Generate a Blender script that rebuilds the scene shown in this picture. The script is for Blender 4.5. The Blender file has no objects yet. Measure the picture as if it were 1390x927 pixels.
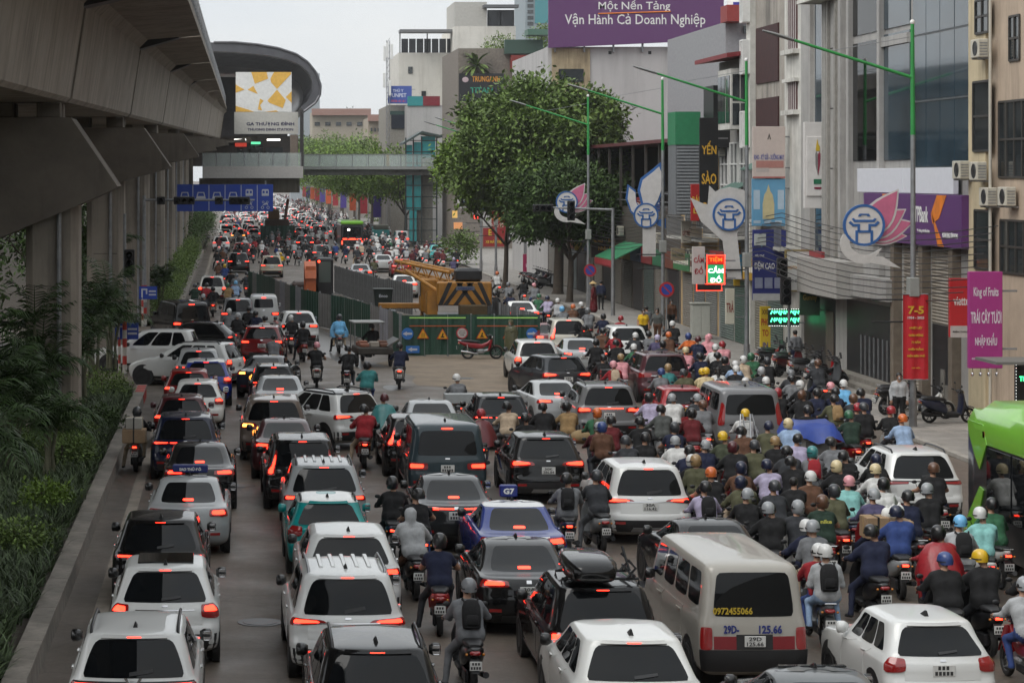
import bpy, math, random
import numpy as np
from mathutils import Vector, Matrix, noise as mnoise
random.seed(7); rng = np.random.default_rng(7)
PI = math.pi
SC = bpy.context.scene
COL = SC.collection

# ------------------------------------------------------------------ camera
# eye on a footbridge 8 m above the road, looking straight up the road with a shifted lens
FPX, HX, HY, CAMZ = 3250.0, 315.0, 240.0, 8.0      # focal length and vanishing point in photograph pixels (1390 x 927)
cam = bpy.data.cameras.new('camera'); camo = bpy.data.objects.new('camera', cam); COL.objects.link(camo)
camo.location = (0, 0, CAMZ); camo.rotation_euler = (math.radians(90), 0, 0)
cam.sensor_width = 36; cam.lens = FPX/1390*36
cam.shift_x = (695-HX)/1390; cam.shift_y = -(463.5-HY)/1390
cam.clip_start = .5; cam.clip_end = 6000
SC.camera = camo

# ------------------------------------------------------------------ overcast sky and weak sun
W = bpy.data.worlds.new('World'); SC.world = W; W.use_nodes = True
nt = W.node_tree; nt.nodes.clear()
sky = nt.nodes.new('ShaderNodeTexSky'); sky.sky_type = 'NISHITA'; sky.sun_disc = False
SUN_EL, SUN_AZ = math.radians(50), math.radians(236)
sky.sun_elevation = SUN_EL; sky.sun_rotation = SUN_AZ; sky.air_density = 1.0; sky.dust_density = 6.0; sky.ozone_density = 1.0
hs = nt.nodes.new('ShaderNodeHueSaturation'); hs.inputs['Saturation'].default_value = .30; hs.inputs['Value'].default_value = 1.0
bg = nt.nodes.new('ShaderNodeBackground'); bg.inputs['Strength'].default_value = .12
cloud = nt.nodes.new('ShaderNodeBackground'); cloud.inputs['Strength'].default_value = 1.25   # overcast deck, brighter overhead than at the horizon
tc = nt.nodes.new('ShaderNodeTexCoord'); cn = nt.nodes.new('ShaderNodeTexNoise'); cn.inputs['Scale'].default_value = 5; cn.inputs['Detail'].default_value = 5
cmap = nt.nodes.new('ShaderNodeMapping'); cmap.inputs['Scale'].default_value = (1, 1, 3.2)
cr = nt.nodes.new('ShaderNodeValToRGB'); cr.color_ramp.elements[0].color = (.82, .88, .94, 1); cr.color_ramp.elements[1].color = (.98, 1.0, 1.0, 1)
cr.color_ramp.elements[0].position = .3; cr.color_ramp.elements[1].position = .7
mixw = nt.nodes.new('ShaderNodeMixShader'); mixw.inputs[0].default_value = .8
wo = nt.nodes.new('ShaderNodeOutputWorld')
L_ = nt.links.new
L_(sky.outputs[0], hs.inputs['Color']); L_(hs.outputs[0], bg.inputs[0])
L_(tc.outputs['Generated'], cmap.inputs[0]); L_(cmap.outputs[0], cn.inputs['Vector']); L_(cn.outputs['Fac'], cr.inputs[0]); 
sep = nt.nodes.new('ShaderNodeSeparateXYZ'); grd = nt.nodes.new('ShaderNodeMapRange'); grd.inputs[3].default_value = .70; grd.inputs[4].default_value = 1.0
gm = nt.nodes.new('ShaderNodeMix'); gm.data_type = 'RGBA'; gm.blend_type = 'MULTIPLY'; gm.inputs[0].default_value = 1
L_(tc.outputs['Generated'], sep.inputs[0]); L_(sep.outputs[2], grd.inputs[0]); L_(cr.outputs[0], gm.inputs[6]); L_(grd.outputs[0], gm.inputs[7]); L_(gm.outputs[2], cloud.inputs[0])
L_(bg.outputs[0], mixw.inputs[1]); L_(cloud.outputs[0], mixw.inputs[2]); L_(mixw.outputs[0], wo.inputs[0])
sun = bpy.data.lights.new('sun', 'SUN'); suno = bpy.data.objects.new('sun', sun); COL.objects.link(suno)
sun.energy = 1.4; sun.angle = math.radians(45); sun.color = (1, .97, .92)
suno.rotation_euler = (PI/2-SUN_EL, 0, -SUN_AZ+PI)
vs = SC.view_settings; vs.view_transform = 'Standard'; vs.look = 'None'; vs.exposure = 0.28; vs.gamma = 1; vs.use_curve_mapping = False
SC.render.engine = 'CYCLES'; SC.cycles.use_denoising = True; SC.cycles.max_bounces = 5; SC.cycles.diffuse_bounces = 2; SC.cycles.use_adaptive_sampling = True; SC.cycles.adaptive_threshold = .025
SC.cycles.glossy_bounces = 3; SC.cycles.transmission_bounces = 4; SC.cycles.transparent_max_bounces = 6; SC.cycles.volume_bounces = 0
SC.cycles.sample_clamp_indirect = 4; SC.cycles.caustics_reflective = False; SC.cycles.caustics_refractive = False

# ------------------------------------------------------------------ helpers
def G(px, py, z=0.0):
    "point at height z that the photograph shows at pixel (px, py)"
    s = (py-HY)/(CAMZ-z)
    return ((px-HX)/s, FPX/s)
def bend(Y):
    "lateral shift of the road line (it runs straight)"
    return 0.0
def tag(o, label=None, cat=None, group=None, kind=None):
    if label: o['label'] = label
    if cat: o['category'] = cat
    if group: o['group'] = group
    if kind: o['kind'] = kind
    return o
def link(name, mesh, parent=None, loc=None, rot=None, mat=None, scale=None):
    o = bpy.data.objects.new(name, mesh); COL.objects.link(o)
    if parent is not None: o.parent = parent
    if loc is not None: o.location = loc
    if rot is not None: o.rotation_euler = rot
    if scale is not None: o.scale = scale
    return o
def empty(name, loc=(0, 0, 0), rz=0, label=None, cat=None, group=None):
    o = bpy.data.objects.new(name, None); COL.objects.link(o); o.empty_display_size = .2
    o.location = loc; o.rotation_euler = (0, 0, rz)
    return tag(o, label, cat, group)

class MB:
    "collects shapes into one mesh"
    def __init__(s): s.v = []; s.f = []; s.m = []; s.cur = 0
    def add(s, vs, fs, m=None):
        b = len(s.v); s.v.extend([tuple(p) for p in vs]); s.f.extend([tuple(i+b for i in f) for f in fs])
        s.m.extend([s.cur if m is None else m]*len(fs)); return s
    def quad(s, a, b, c, d, m=None): return s.add([a, b, c, d], [(0, 1, 2, 3)], m)
    def box(s, x0, x1, y0, y1, z0, z1, m=None):
        return s.add([(x0,y0,z0),(x1,y0,z0),(x1,y1,z0),(x0,y1,z0),(x0,y0,z1),(x1,y0,z1),(x1,y1,z1),(x0,y1,z1)],
            [(0,3,2,1),(4,5,6,7),(0,1,5,4),(1,2,6,5),(2,3,7,6),(3,0,4,7)], m)
    def bbox(s, x0, x1, y0, y1, z0, z1, r=.02, m=None):
        "box with chamfered edges"
        vs = []; 
        for z, k in ((z0, r), (z0+r, 0), (z1-r, 0), (z1, r)):
            for x, y in ((x0+r, y0), (x1-r, y0), (x1, y0+r), (x1, y1-r), (x1-r, y1), (x0+r, y1), (x0, y1-r), (x0, y0+r)):
                cx, cy = (x0+x1)/2, (y0+y1)/2
                vs.append((x-(k if x > cx else -k), y-(k if y > cy else -k), z))
        fs = []
        for i in range(3):
            for j in range(8): fs.append((i*8+j, i*8+(j+1) % 8, i*8+8+(j+1) % 8, i*8+8+j))
        fs.append(tuple(range(7, -1, -1))); fs.append(tuple(range(24, 32)))
        return s.add(vs, fs, m)
    def prism(s, poly, axis, a, b, m=None):
        "polygon (2-D points) extruded along axis x, y or z from a to b"
        def P(p, t): return (t, p[0], p[1]) if axis == 'x' else (p[0], t, p[1]) if axis == 'y' else (p[0], p[1], t)
        n = len(poly); vs = [P(p, a) for p in poly]+[P(p, b) for p in poly]
        fs = [(i, (i+1) % n, n+(i+1) % n, n+i) for i in range(n)]+[tuple(range(n-1, -1, -1)), tuple(range(n, 2*n))]
        return s.add(vs, fs, m)
    def tube(s, pts, r, n=8, m=None, cap=True):
        pts = [Vector(p) for p in pts]; rr = r if isinstance(r, (list, tuple)) else [r]*len(pts)
        vs = []; fs = []; up = None
        for i, p in enumerate(pts):
            d = (pts[min(i+1, len(pts)-1)]-pts[max(i-1, 0)])
            d = d.normalized() if d.length > 1e-9 else Vector((0, 0, 1))
            if up is None:
                up = Vector((0, 0, 1)) if abs(d.z) < .9 else Vector((0, 1, 0))
            a = d.cross(up)
            if a.length < 1e-5: a = d.cross(Vector((1, 0, 0)))
            a.normalize(); b = d.cross(a); up = -b if False else up
            for k in range(n):
                t = 2*PI*k/n; vs.append(p+a*math.cos(t)*rr[i]+b*math.sin(t)*rr[i])
        for i in range(len(pts)-1):
            for k in range(n): fs.append((i*n+k, i*n+(k+1) % n, (i+1)*n+(k+1) % n, (i+1)*n+k))
        if cap: fs.append(tuple(range(n-1, -1, -1))); fs.append(tuple((len(pts)-1)*n+k for k in range(n)))
        return s.add(vs, fs, m)
    def lathe(s, prof, n=16, c=(0, 0, 0), axis='z', m=None, a0=0, a1=2*PI):
        "profile of (radius, height) turned about an axis"
        full = abs(a1-a0-2*PI) < 1e-6; k = n if full else n+1
        vs = []; fs = []
        for r, h in prof:
            for j in range(k):
                t = a0+(a1-a0)*j/n; x, y = r*math.cos(t), r*math.sin(t)
                p = (x, y, h) if axis == 'z' else (h, x, y) if axis == 'x' else (x, h, y)
                vs.append((c[0]+p[0], c[1]+p[1], c[2]+p[2]))
        for i in range(len(prof)-1):
            for j in range(n): 
                j2 = (j+1) % k
                fs.append((i*k+j, i*k+j2, (i+1)*k+j2, (i+1)*k+j))
        return s.add(vs, fs, m)
    def loft(s, rings, m=None, cap=True, close=True):
        n = len(rings[0]); vs = [p for r in rings for p in r]; fs = []
        for i in range(len(rings)-1):
            for j in range(n if close else n-1): fs.append((i*n+j, i*n+(j+1) % n, (i+1)*n+(j+1) % n, (i+1)*n+j))
        if cap: fs.append(tuple(range(n-1, -1, -1))); fs.append(tuple((len(rings)-1)*n+k for k in range(n)))
        return s.add(vs, fs, m)
    def ell(s, c, r, n=12, k=8, m=None):
        prof = [(max(1e-4, math.sin(PI*i/k)), -math.cos(PI*i/k)) for i in range(k+1)]
        vs = []; fs = []
        for a, h in prof:
            for j in range(n):
                t = 2*PI*j/n; vs.append((c[0]+r[0]*a*math.cos(t), c[1]+r[1]*a*math.sin(t), c[2]+r[2]*h))
        for i in range(k):
            for j in range(n): fs.append((i*n+j, i*n+(j+1) % n, (i+1)*n+(j+1) % n, (i+1)*n+j))
        return s.add(vs, fs, m)
    def mesh(s, name, mats, smooth=None):
        me = bpy.data.meshes.new(name); me.from_pydata([tuple(p) for p in s.v], [], s.f)
        if not isinstance(mats, (list, tuple)): mats = [mats]
        for m in mats: me.materials.append(m)
        if any(s.m): me.polygons.foreach_set('material_index', s.m)
        if smooth:
            me.polygons.foreach_set('use_smooth', [True]*len(s.f))
            if smooth is not True: me.set_sharp_from_angle(angle=math.radians(smooth))
        me.update(); return me
    def build(s, name, mats, parent=None, loc=None, rot=None, smooth=None):
        return link(name, s.mesh(name, mats, smooth), parent, loc, rot)

def np_mesh(name, V, F, mat, smooth=False):
    "mesh from numpy arrays; F is (n,3) or (n,4)"
    me = bpy.data.meshes.new(name); k = F.shape[1]
    me.vertices.add(len(V)); me.vertices.foreach_set('co', np.asarray(V, np.float32).ravel())
    me.loops.add(F.size); me.loops.foreach_set('vertex_index', F.astype(np.int32).ravel())
    me.polygons.add(len(F)); me.polygons.foreach_set('loop_start', np.arange(0, F.size, k, dtype=np.int32))
    if smooth: me.polygons.foreach_set('use_smooth', np.ones(len(F), bool))
    for m in (mat if isinstance(mat, (list, tuple)) else [mat]): me.materials.append(m)
    me.update(calc_edges=True); return me

def copy_tree(o, parent=None):
    c = o.copy(); COL.objects.link(c); c.parent = parent
    for ch in o.children: copy_tree(ch, c)
    return c

# ------------------------------------------------------------------ materials
MATS = {}
def srgb(h):
    if isinstance(h, str):
        h = h.lstrip('#'); c = [int(h[i:i+2], 16)/255 for i in (0, 2, 4)]
        return tuple(x/12.92 if x <= .04045 else ((x+.055)/1.055)**2.4 for x in c)
    return tuple(h)
def mat(name, col=(.5, .5, .5), rough=.6, metal=0, coat=0, emit=None, es=0, var=.0, vscale=3.0, bump=0, bscale=40, spec=.5, objcol=False, stain=None, island=0, alpha=None, sample='AUTO', trans=0):
    if name in MATS: return MATS[name]
    col = srgb(col)
    m = bpy.data.materials.new(name); m.use_nodes = True; MATS[name] = m
    t = m.node_tree; b = t.nodes['Principled BSDF']; N = t.nodes.new; L = t.links.new
    b.inputs['Roughness'].default_value = rough; b.inputs['Metallic'].default_value = metal
    b.inputs['Coat Weight'].default_value = coat; b.inputs['Coat Roughness'].default_value = .04
    b.inputs['Specular IOR Level'].default_value = spec
    b.inputs['Base Color'].default_value = (*col, 1)
    src = None
    if objcol:
        oi = N('ShaderNodeObjectInfo'); src = oi.outputs['Color']
    if var or stain or island:
        if src is None:
            r = N('ShaderNodeRGB'); r.outputs[0].default_value = (*col, 1); src = r.outputs[0]
        co = N('ShaderNodeTexCoord')
    if var:
        n = N('ShaderNodeTexNoise'); n.inputs['Scale'].default_value = vscale; n.inputs['Detail'].default_value = 6; n.inputs['Roughness'].default_value = .65
        L(co.outputs['Object'], n.inputs['Vector'])
        mr = N('ShaderNodeMapRange'); mr.inputs[1].default_value = .3; mr.inputs[2].default_value = .7; mr.inputs[3].default_value = 1-var; mr.inputs[4].default_value = 1+var*.6
        L(n.outputs['Fac'], mr.inputs[0])
        mx = N('ShaderNodeMix'); mx.data_type = 'RGBA'; mx.blend_type = 'MULTIPLY'; mx.inputs[0].default_value = 1
        L(src, mx.inputs[6]); L(mr.outputs[0], mx.inputs[7]); src = mx.outputs[2]
    if stain:
        # vertical rain streaks and dirt runs: (colour, amount, scale)
        sc_, amt, ss = stain
        mp = N('ShaderNodeMapping'); mp.inputs['Scale'].default_value = (ss, ss, ss*.08)
        n2 = N('ShaderNodeTexNoise'); n2.inputs['Scale'].default_value = 1; n2.inputs['Detail'].default_value = 7; n2.inputs['Roughness'].default_value = .7
        L(co.outputs['Object'], mp.inputs[0]); L(mp.outputs[0], n2.inputs['Vector'])
        mr2 = N('ShaderNodeMapRange'); mr2.inputs[1].default_value = .48; mr2.inputs[2].default_value = .75; mr2.inputs[3].default_value = 0; mr2.inputs[4].default_value = amt
        L(n2.outputs['Fac'], mr2.inputs[0])
        mx2 = N('ShaderNodeMix'); mx2.data_type = 'RGBA'; mx2.inputs[7].default_value = (*srgb(sc_), 1)
        L(mr2.outputs[0], mx2.inputs[0]); L(src, mx2.inputs[6]); src = mx2.outputs[2]
    if island:
        ge = N('ShaderNodeNewGeometry'); mr3 = N('ShaderNodeMapRange'); mr3.inputs[3].default_value = 1-island; mr3.inputs[4].default_value = 1+island
        L(ge.outputs['Random Per Island'], mr3.inputs[0])
        mx3 = N('ShaderNodeMix'); mx3.data_type = 'RGBA'; mx3.blend_type = 'MULTIPLY'; mx3.inputs[0].default_value = 1
        L(src, mx3.inputs[6]); L(mr3.outputs[0], mx3.inputs[7]); src = mx3.outputs[2]
    if src is not None: L(src, b.inputs['Base Color'])
    if bump:
        n3 = N('ShaderNodeTexNoise'); n3.inputs['Scale'].default_value = bscale; n3.inputs['Detail'].default_value = 4
        c2 = N('ShaderNodeTexCoord'); L(c2.outputs['Object'], n3.inputs['Vector'])
        bp = N('ShaderNodeBump'); bp.inputs['Strength'].default_value = bump; bp.inputs['Distance'].default_value = .02
        L(n3.outputs['Fac'], bp.inputs['Height']); L(bp.outputs[0], b.inputs['Normal'])
    if emit is not None:
        b.inputs['Emission Color'].default_value = (*srgb(emit), 1); b.inputs['Emission Strength'].default_value = es
        m.cycles.emission_sampling = sample
    if trans: b.inputs['Transmission Weight'].default_value = trans
    if alpha is not None: b.inputs['Alpha'].default_value = alpha
    return m
def plain(h, rough=.6, var=.12):
    "a painted or printed surface of one colour"
    return mat('paint_'+str(h).lstrip('#')+('_%d' % int(rough*100)), h, rough, var=var, vscale=4)

M = {}
M['asphalt'] = None
M['concrete'] = mat('concrete', (.27, .238, .20), .85, var=.25, vscale=.5, stain=((.07, .06, .05), .75, 1.6), bump=.15, bscale=18)
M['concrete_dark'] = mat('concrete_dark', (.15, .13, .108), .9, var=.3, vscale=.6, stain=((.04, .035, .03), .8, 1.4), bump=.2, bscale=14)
M['kerb'] = mat('kerb_concrete', (.30, .28, .25), .85, var=.3, vscale=1.5, bump=.2, bscale=30)
M['black'] = mat('black_plastic', (.014, .014, .015), .45)
M['blackmetal'] = mat('black_metal', (.02, .02, .022), .4, metal=.4)
M['rubber'] = mat('rubber', (.016, .015, .015), .85, var=.3, vscale=20)
M['chrome'] = mat('chrome', (.62, .62, .63), .16, metal=1)
M['steel'] = mat('steel', (.32, .33, .34), .4, metal=.8, var=.2)
M['galv'] = mat('galvanised_metal', (.27, .28, .29), .5, metal=.5, var=.25, vscale=4, stain=((.16, .09, .05), .35, 2))
M['white'] = mat('white_paint', (.72, .72, .70), .5, var=.1)
M['glass_dark'] = mat('tinted_glass', (.005, .006, .007), .025, spec=.27)
M['glass_win'] = mat('window_glass', (.025, .032, .036), .06, spec=.8, var=.5, vscale=1.2)
M['glass_blue'] = mat('curtain_glass', (.035, .060, .080), .05, spec=1.0, var=.5, vscale=.35)
M['paint'] = mat('car_paint', (.5, .5, .5), .4, metal=.1, coat=.8, spec=.1, objcol=True)
M['plastic_col'] = mat('moulded_plastic', (.5, .5, .5), .35, coat=.4, objcol=True)
M['cloth'] = mat('cloth', (.5, .5, .5), .9, objcol=True, var=.18, vscale=14, bump=.25, bscale=30)
M['lens'] = mat('lamp_lens', (.26, .010, .010), .12, coat=1)
M['lit'] = mat('lit_brake_lamp', (.9, .12, .06), .4, emit=(1, .024, .010), es=6)
M['lit_bike'] = mat('lit_bike_lamp', (.9, .12, .06), .4, emit=(1, .035, .013), es=6, sample='NONE')
M['lit_amber'] = mat('lit_amber_lamp', (.9, .4, .06), .4, emit=(1, .33, .05), es=6, sample='NONE')
M['lit_white'] = mat('lit_white_lamp', (.9, .9, .9), .4, emit=(1, .95, .85), es=5, sample='NONE')
M['plate'] = mat('number_plate', (.62, .62, .60), .5, var=.12, vscale=12)
M['plate_y'] = mat('yellow_number_plate', (.62, .40, .05), .5, var=.12, vscale=12)
M['ink'] = mat('plate_ink', (.03, .03, .03), .6)
M['skin'] = mat('skin', (.36, .20, .13), .55, var=.1)
M['hair'] = mat('hair', (.010, .008, .007), .5, var=.3, vscale=40)
M['shoe'] = mat('shoe', (.03, .03, .032), .6)
M['mask'] = mat('face_mask', (.45, .50, .55), .8)
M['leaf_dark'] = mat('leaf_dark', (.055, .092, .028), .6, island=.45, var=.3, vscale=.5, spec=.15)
M['leaf_mid'] = mat('leaf_mid', (.12, .18, .048), .6, island=.5, var=.4, vscale=.5, spec=.18)
M['leaf_light'] = mat('leaf_light', (.14, .22, .040), .6, island=.4, var=.3, vscale=.4, spec=.15)
M['bark'] = mat('bark', (.07, .055, .042), .9, var=.35, vscale=4, bump=.5, bscale=14)
M['soil'] = mat('soil', (.045, .035, .025), .95, var=.4, vscale=2, bump=.4, bscale=12)

# text -------------------------------------------------------------
TEXTS = {}
def text_mesh(s, bold=0.0, extrude=.02, res=2):
    k = (s, bold, extrude)
    if k in TEXTS: return TEXTS[k]
    c = bpy.data.curves.new('lettering', 'FONT'); c.body = s; c.size = 1; c.align_x = 'CENTER'; c.align_y = 'CENTER'
    c.extrude = extrude; c.offset = bold; c.resolution_u = res; c.space_line = .9
    o = bpy.data.objects.new('tmp', c); COL.objects.link(o)
    me = bpy.data.meshes.new_from_object(o); me.name = 'lettering'
    bpy.data.objects.remove(o); bpy.data.curves.remove(c)
    co = np.zeros(len(me.vertices)*3, np.float32); me.vertices.foreach_get('co', co); co = co.reshape(-1, 3)
    wd = float(np.ptp(co[:, 0])) if len(co) else 1; ht = float(np.ptp(co[:, 1])) if len(co) else 1
    if len(co):
        co[:, 0] -= (co[:, 0].max()+co[:, 0].min())/2; co[:, 1] -= (co[:, 1].max()+co[:, 1].min())/2
        me.vertices.foreach_set('co', co.ravel())
    me.materials.append(None)
    TEXTS[k] = (me, wd, ht); return TEXTS[k]
def put_text(s, parent, loc, w=None, h=None, m=None, rz=0, bold=.012, name='lettering', depth=.004):
    "lettering on a vertical face: rz 0 faces -y (the camera), -90 deg faces -x; stretched to w x h"
    me, wd, ht = text_mesh(s, bold)
    o = link(name, me, parent, loc, (PI/2, 0, rz))
    sy = (h/ht) if h else (w/wd); sx = (w/wd) if w else sy
    o.scale = (sx, sy, depth/.02)
    o.material_slots[0].link = 'OBJECT'; o.material_slots[0].material = m or M['white']
    return o
# ================================================================== ground, road, pavement
def ground_material():
    m = bpy.data.materials.new('asphalt'); m.use_nodes = True; t = m.node_tree; b = t.nodes['Principled BSDF']; N = t.nodes.new; L = t.links.new
    co = N('ShaderNodeTexCoord')
    def noise(scale, detail=6, rough=.6, sc=(1, 1, 1)):
        mp = N('ShaderNodeMapping'); mp.inputs['Scale'].default_value = sc; n = N('ShaderNodeTexNoise')
        n.inputs['Scale'].default_value = scale; n.inputs['Detail'].default_value = detail; n.inputs['Roughness'].default_value = rough
        L(co.outputs['Object'], mp.inputs[0]); L(mp.outputs[0], n.inputs['Vector']); return n.outputs['Fac']
    def ramp(src, p0, c0, p1, c1):
        r = N('ShaderNodeValToRGB'); e = r.color_ramp.elements; e[0].position = p0; e[0].color = (*c0, 1); e[1].position = p1; e[1].color = (*c1, 1); L(src, r.inputs[0]); return r.outputs[0]
    def mul(a, c, f=1.0):
        x = N('ShaderNodeMix'); x.data_type = 'RGBA'; x.blend_type = 'MULTIPLY'; x.inputs[0].default_value = f; L(a, x.inputs[6]); L(c, x.inputs[7]); return x.outputs[2]
    base = ramp(noise(.22, 7, .62, (1, .25, 1)), .3, (.105, .084, .066), .72, (.165, .136, .108))
    fine = ramp(noise(9, 5, .75), .28, (.72, .72, .72), .75, (1.18, 1.18, 1.18))
    grit = ramp(noise(60, 3, .8), .3, (.78, .78, .78), .7, (1.15, 1.15, 1.15))
    streak = ramp(noise(.9, 6, .6, (1, .06, 1)), .35, (.75, .74, .73), .66, (1.1, 1.1, 1.1))
    c = mul(mul(mul(base, fine), streak), grit)
    # cracks / tar seams
    v = N('ShaderNodeTexVoronoi'); v.feature = 'DISTANCE_TO_EDGE'; v.inputs['Scale'].default_value = .35
    L(co.outputs['Object'], v.inputs['Vector'])
    cr_ = N('ShaderNodeMapRange'); cr_.inputs[1].default_value = 0; cr_.inputs[2].default_value = .012; cr_.inputs[3].default_value = .72; cr_.inputs[4].default_value = 1; L(v.outputs['Distance'], cr_.inputs[0])
    c = mul(c, cr_.outputs[0]); L(c, b.inputs['Base Color'])
    ro = N('ShaderNodeMapRange'); ro.inputs[1].default_value = .3; ro.inputs[2].default_value = .7; ro.inputs[3].default_value = .42; ro.inputs[4].default_value = .75; L(noise(.5, 5), ro.inputs[0]); L(ro.outputs[0], b.inputs['Roughness'])
    bp = N('ShaderNodeBump'); bp.inputs['Strength'].default_value = .35; bp.inputs['Distance'].default_value = .01; L(noise(35, 4, .7), bp.inputs['Height']); L(bp.outputs[0], b.inputs['Normal'])
    return m
M['asphalt'] = ground_material()
mb = MB(); xs = [-1500, -300, -60, -20, 0, 30, 80, 300, 1500]; ys = [-200, 0, 100, 300, 600, 1200, 4000]
for i in range(len(xs)-1):
    for j in range(len(ys)-1): mb.quad((xs[i], ys[j], 0), (xs[i+1], ys[j], 0), (xs[i+1], ys[j+1], 0), (xs[i], ys[j+1], 0))
tag(mb.build('road', M['asphalt']), kind='structure')

def strip(name, fx0, fx1, y0, y1, z, m, step=8, kind='structure'):
    "thin sheet following the bend of the road"
    mb = MB(); n = max(1, int((y1-y0)/step))
    for i in range(n):
        a = y0+(y1-y0)*i/n; c = y0+(y1-y0)*(i+1)/n
        mb.quad((fx0+bend(a), a, z), (fx1+bend(a), a, z), (fx1+bend(c), c, z), (fx0+bend(c), c, z))
    o = mb.build(name, m); return tag(o, kind=kind)
M['gutter'] = mat('gutter_concrete', (.26, .225, .185), .8, var=.35, vscale=1.2, stain=((.10, .09, .07), .6, 2))
strip('gutter', -2.55, -2.28, 20, 88, .004, M['gutter']); strip('gutter', -2.2, -1.95, 130, 330, .004, M['gutter'])
M['wet'] = mat('damp_asphalt', (.10, .09, .08), .3, var=.4, vscale=.9)
M['sand'] = mat('sandy_ground', (.21, .165, .12), .9, var=.3, vscale=.8, bump=.4, bscale=20)
mb = MB()    # spilled sand in front of the hoarding, with a ragged outline
pts = []
for i in range(44):
    a = 2*PI*i/44; r = 1+.10*math.sin(3*a+1)+.07*math.sin(7*a)+.05*math.sin(13*a+2)
    pts.append((10.8+4.4*math.cos(a)*r, 99.5+10.5*math.sin(a)*r, .006))
mb.add([(10.8, 99.5, .006)]+pts, [(0, i+1, (i+1) % 44+1) for i in range(44)])
tag(mb.build('sand', M['sand']), kind='structure')
mb = MB(); pts = []
for i in range(40):
    a = 2*PI*i/40; r = 1+.12*math.sin(4*a)+.08*math.sin(9*a+1); pts.append((4.3+1.0*math.cos(a)*r-.06*(math.sin(a)*14), 116+15*math.sin(a)*r, .005))
mb.add([(4.3, 116, .005)]+pts, [(0, i+1, (i+1) % 40+1) for i in range(40)])
tag(mb.build('puddle', M['wet']), kind='structure')
M['line'] = mat('worn_road_paint', (.34, .33, .30), .7, var=.5, vscale=3)
for x, y0, y1 in ((.35, 170, 330), (3.6, 190, 330), (7.2, 200, 330)):
    y = y0
    while y < y1:
        o = strip('lane_line', x-.06, x+.06, y, y+3, .004, M['line']); y += 9

# repairs, oil and iron covers let into the carriageway
M['patch'] = mat('asphalt_patch', (.075, .070, .064), .8, var=.3, vscale=2, bump=.3, bscale=30); M['oil'] = mat('oil_stain', (.05, .046, .042), .35, var=.5, vscale=3)
rp_ = random.Random(21)
for i in range(26):
    x, y = rp_.uniform(-2, 19), 36+rp_.random()**1.4*150; w, h, n = (rp_.uniform(.6, 1.6), rp_.uniform(1, 5), 4) if i % 2 else (rp_.uniform(.15, .5), rp_.uniform(.3, 1.2), 14)
    pts = [(x+w*math.cos(2*PI*k/n+.78)*rp_.uniform(.85, 1.1), y+h*math.sin(2*PI*k/n+.78)*rp_.uniform(.9, 1.1), .0035+i*.0001) for k in range(n)]
    tag(MB().add(pts, [tuple(range(n))]).build('road_patch' if n == 4 else 'oil_stain', M['patch' if n == 4 else 'oil']), kind='structure')
for x, y in ((.5, 43), (.2, 62), (8.2, 47), (11.5, 58), (3.3, 84), (9.2, 95)):
    o = MB().lathe([(.001, .012), (.30, .012), (.31, .006), (.40, .008), (.41, .002)], 24).build('manhole_cover', M['blackmetal'], None, (x, y, .003)); tag(o, kind='structure')
# pavement on the shop side: raised slab, paving, kerb stones
KX = 20.6
M['paving'] = mat('paving', (.25, .235, .215), .8, var=.3, vscale=1.2, bump=.1)
pav = MB(); n = 30
for i in range(n):
    a = 30+i*14; c = a+14
    pav.add([(KX+.2+bend(a), a, .12), (40+bend(a), a, .12), (40+bend(c), c, .12), (KX+.2+bend(c), c, .12)], [(0, 1, 2, 3)])
pavo = tag(pav.build('pavement', M['paving']), kind='structure')
kb = tag(empty('kerb', (0, 0, 0)), kind='structure')
me = MB().bbox(0, .22, .01, .99, 0, .135, .015).mesh('kerb_stone', M['kerb'])
for i in range(150):
    y = 50+i
    link('kerb_stone', me, kb, (KX-.02+random.uniform(-.008, .008)+bend(y), y, random.uniform(-.006, .006)))
# individual paving slabs where they can still be told apart
tl = [MB().bbox(0, .485, 0, .485, 0, .03, .008).mesh('paving_slab', mat('slab_%d' % k, c, .8, var=.25, vscale=3)) for k, c in enumerate(((.27, .25, .225), (.235, .22, .20), (.30, .275, .25)))]
for i in range(7):
    for j in range(42):
        link('paving_slab', random.choice(tl), pavo, (KX+.22+i*.5, 74+j*.5, .098+random.uniform(-.003, .003)))

# ================================================================== planter strip beside the viaduct
M['plaster'] = mat('planter_wall_concrete', (.20, .18, .155), .85, var=.35, vscale=1.6, stain=((.07, .065, .05), .7, 3), bump=.25, bscale=25)
def planter_wall(y0, y1, x, label, taper=True):
    root = empty('planter_wall', (x, y0, 0), label=label, cat='wall')
    seg = MB().prism([(-.34, 0), (0, 0), (-.03, .40), (-.34, .40)], 'y', .008, 2.992).mesh('wall_block', M['plaster'])
    cop = MB().bbox(-.36, .02, .004, 2.996, .402, .455, .012).mesh('coping', M['plaster'])
    n = int((y1-y0)/3)
    for i in range(n):
        o = link('wall_block', seg, root, (0, i*3, 0)); c = link('coping', cop, o, (random.uniform(-.006, .006), 0, 0))
    return root
w1 = planter_wall(24, 87, -3.1, 'low concrete planter wall beside the strap-leaved plants near the cars')
for k in range(4):   # hazard stripes on the end of the wall
    MB().box(-.3, .006, 60.1+k*.7, 60.45+k*.7, .02, .47).build('hazard_stripe', plain('#a83028'), w1)
planter_wall(128, 250, -2.9, 'low concrete planter wall running under the blue lane sign')
strip('planter_soil', -16, -3.4, 24, 87, .30, M['soil']); strip('planter_soil', -16, -3.2, 128, 330, .30, M['soil'])
strip('planter_soil', -60, -16, 24, 330, .05, M['soil'])

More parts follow.
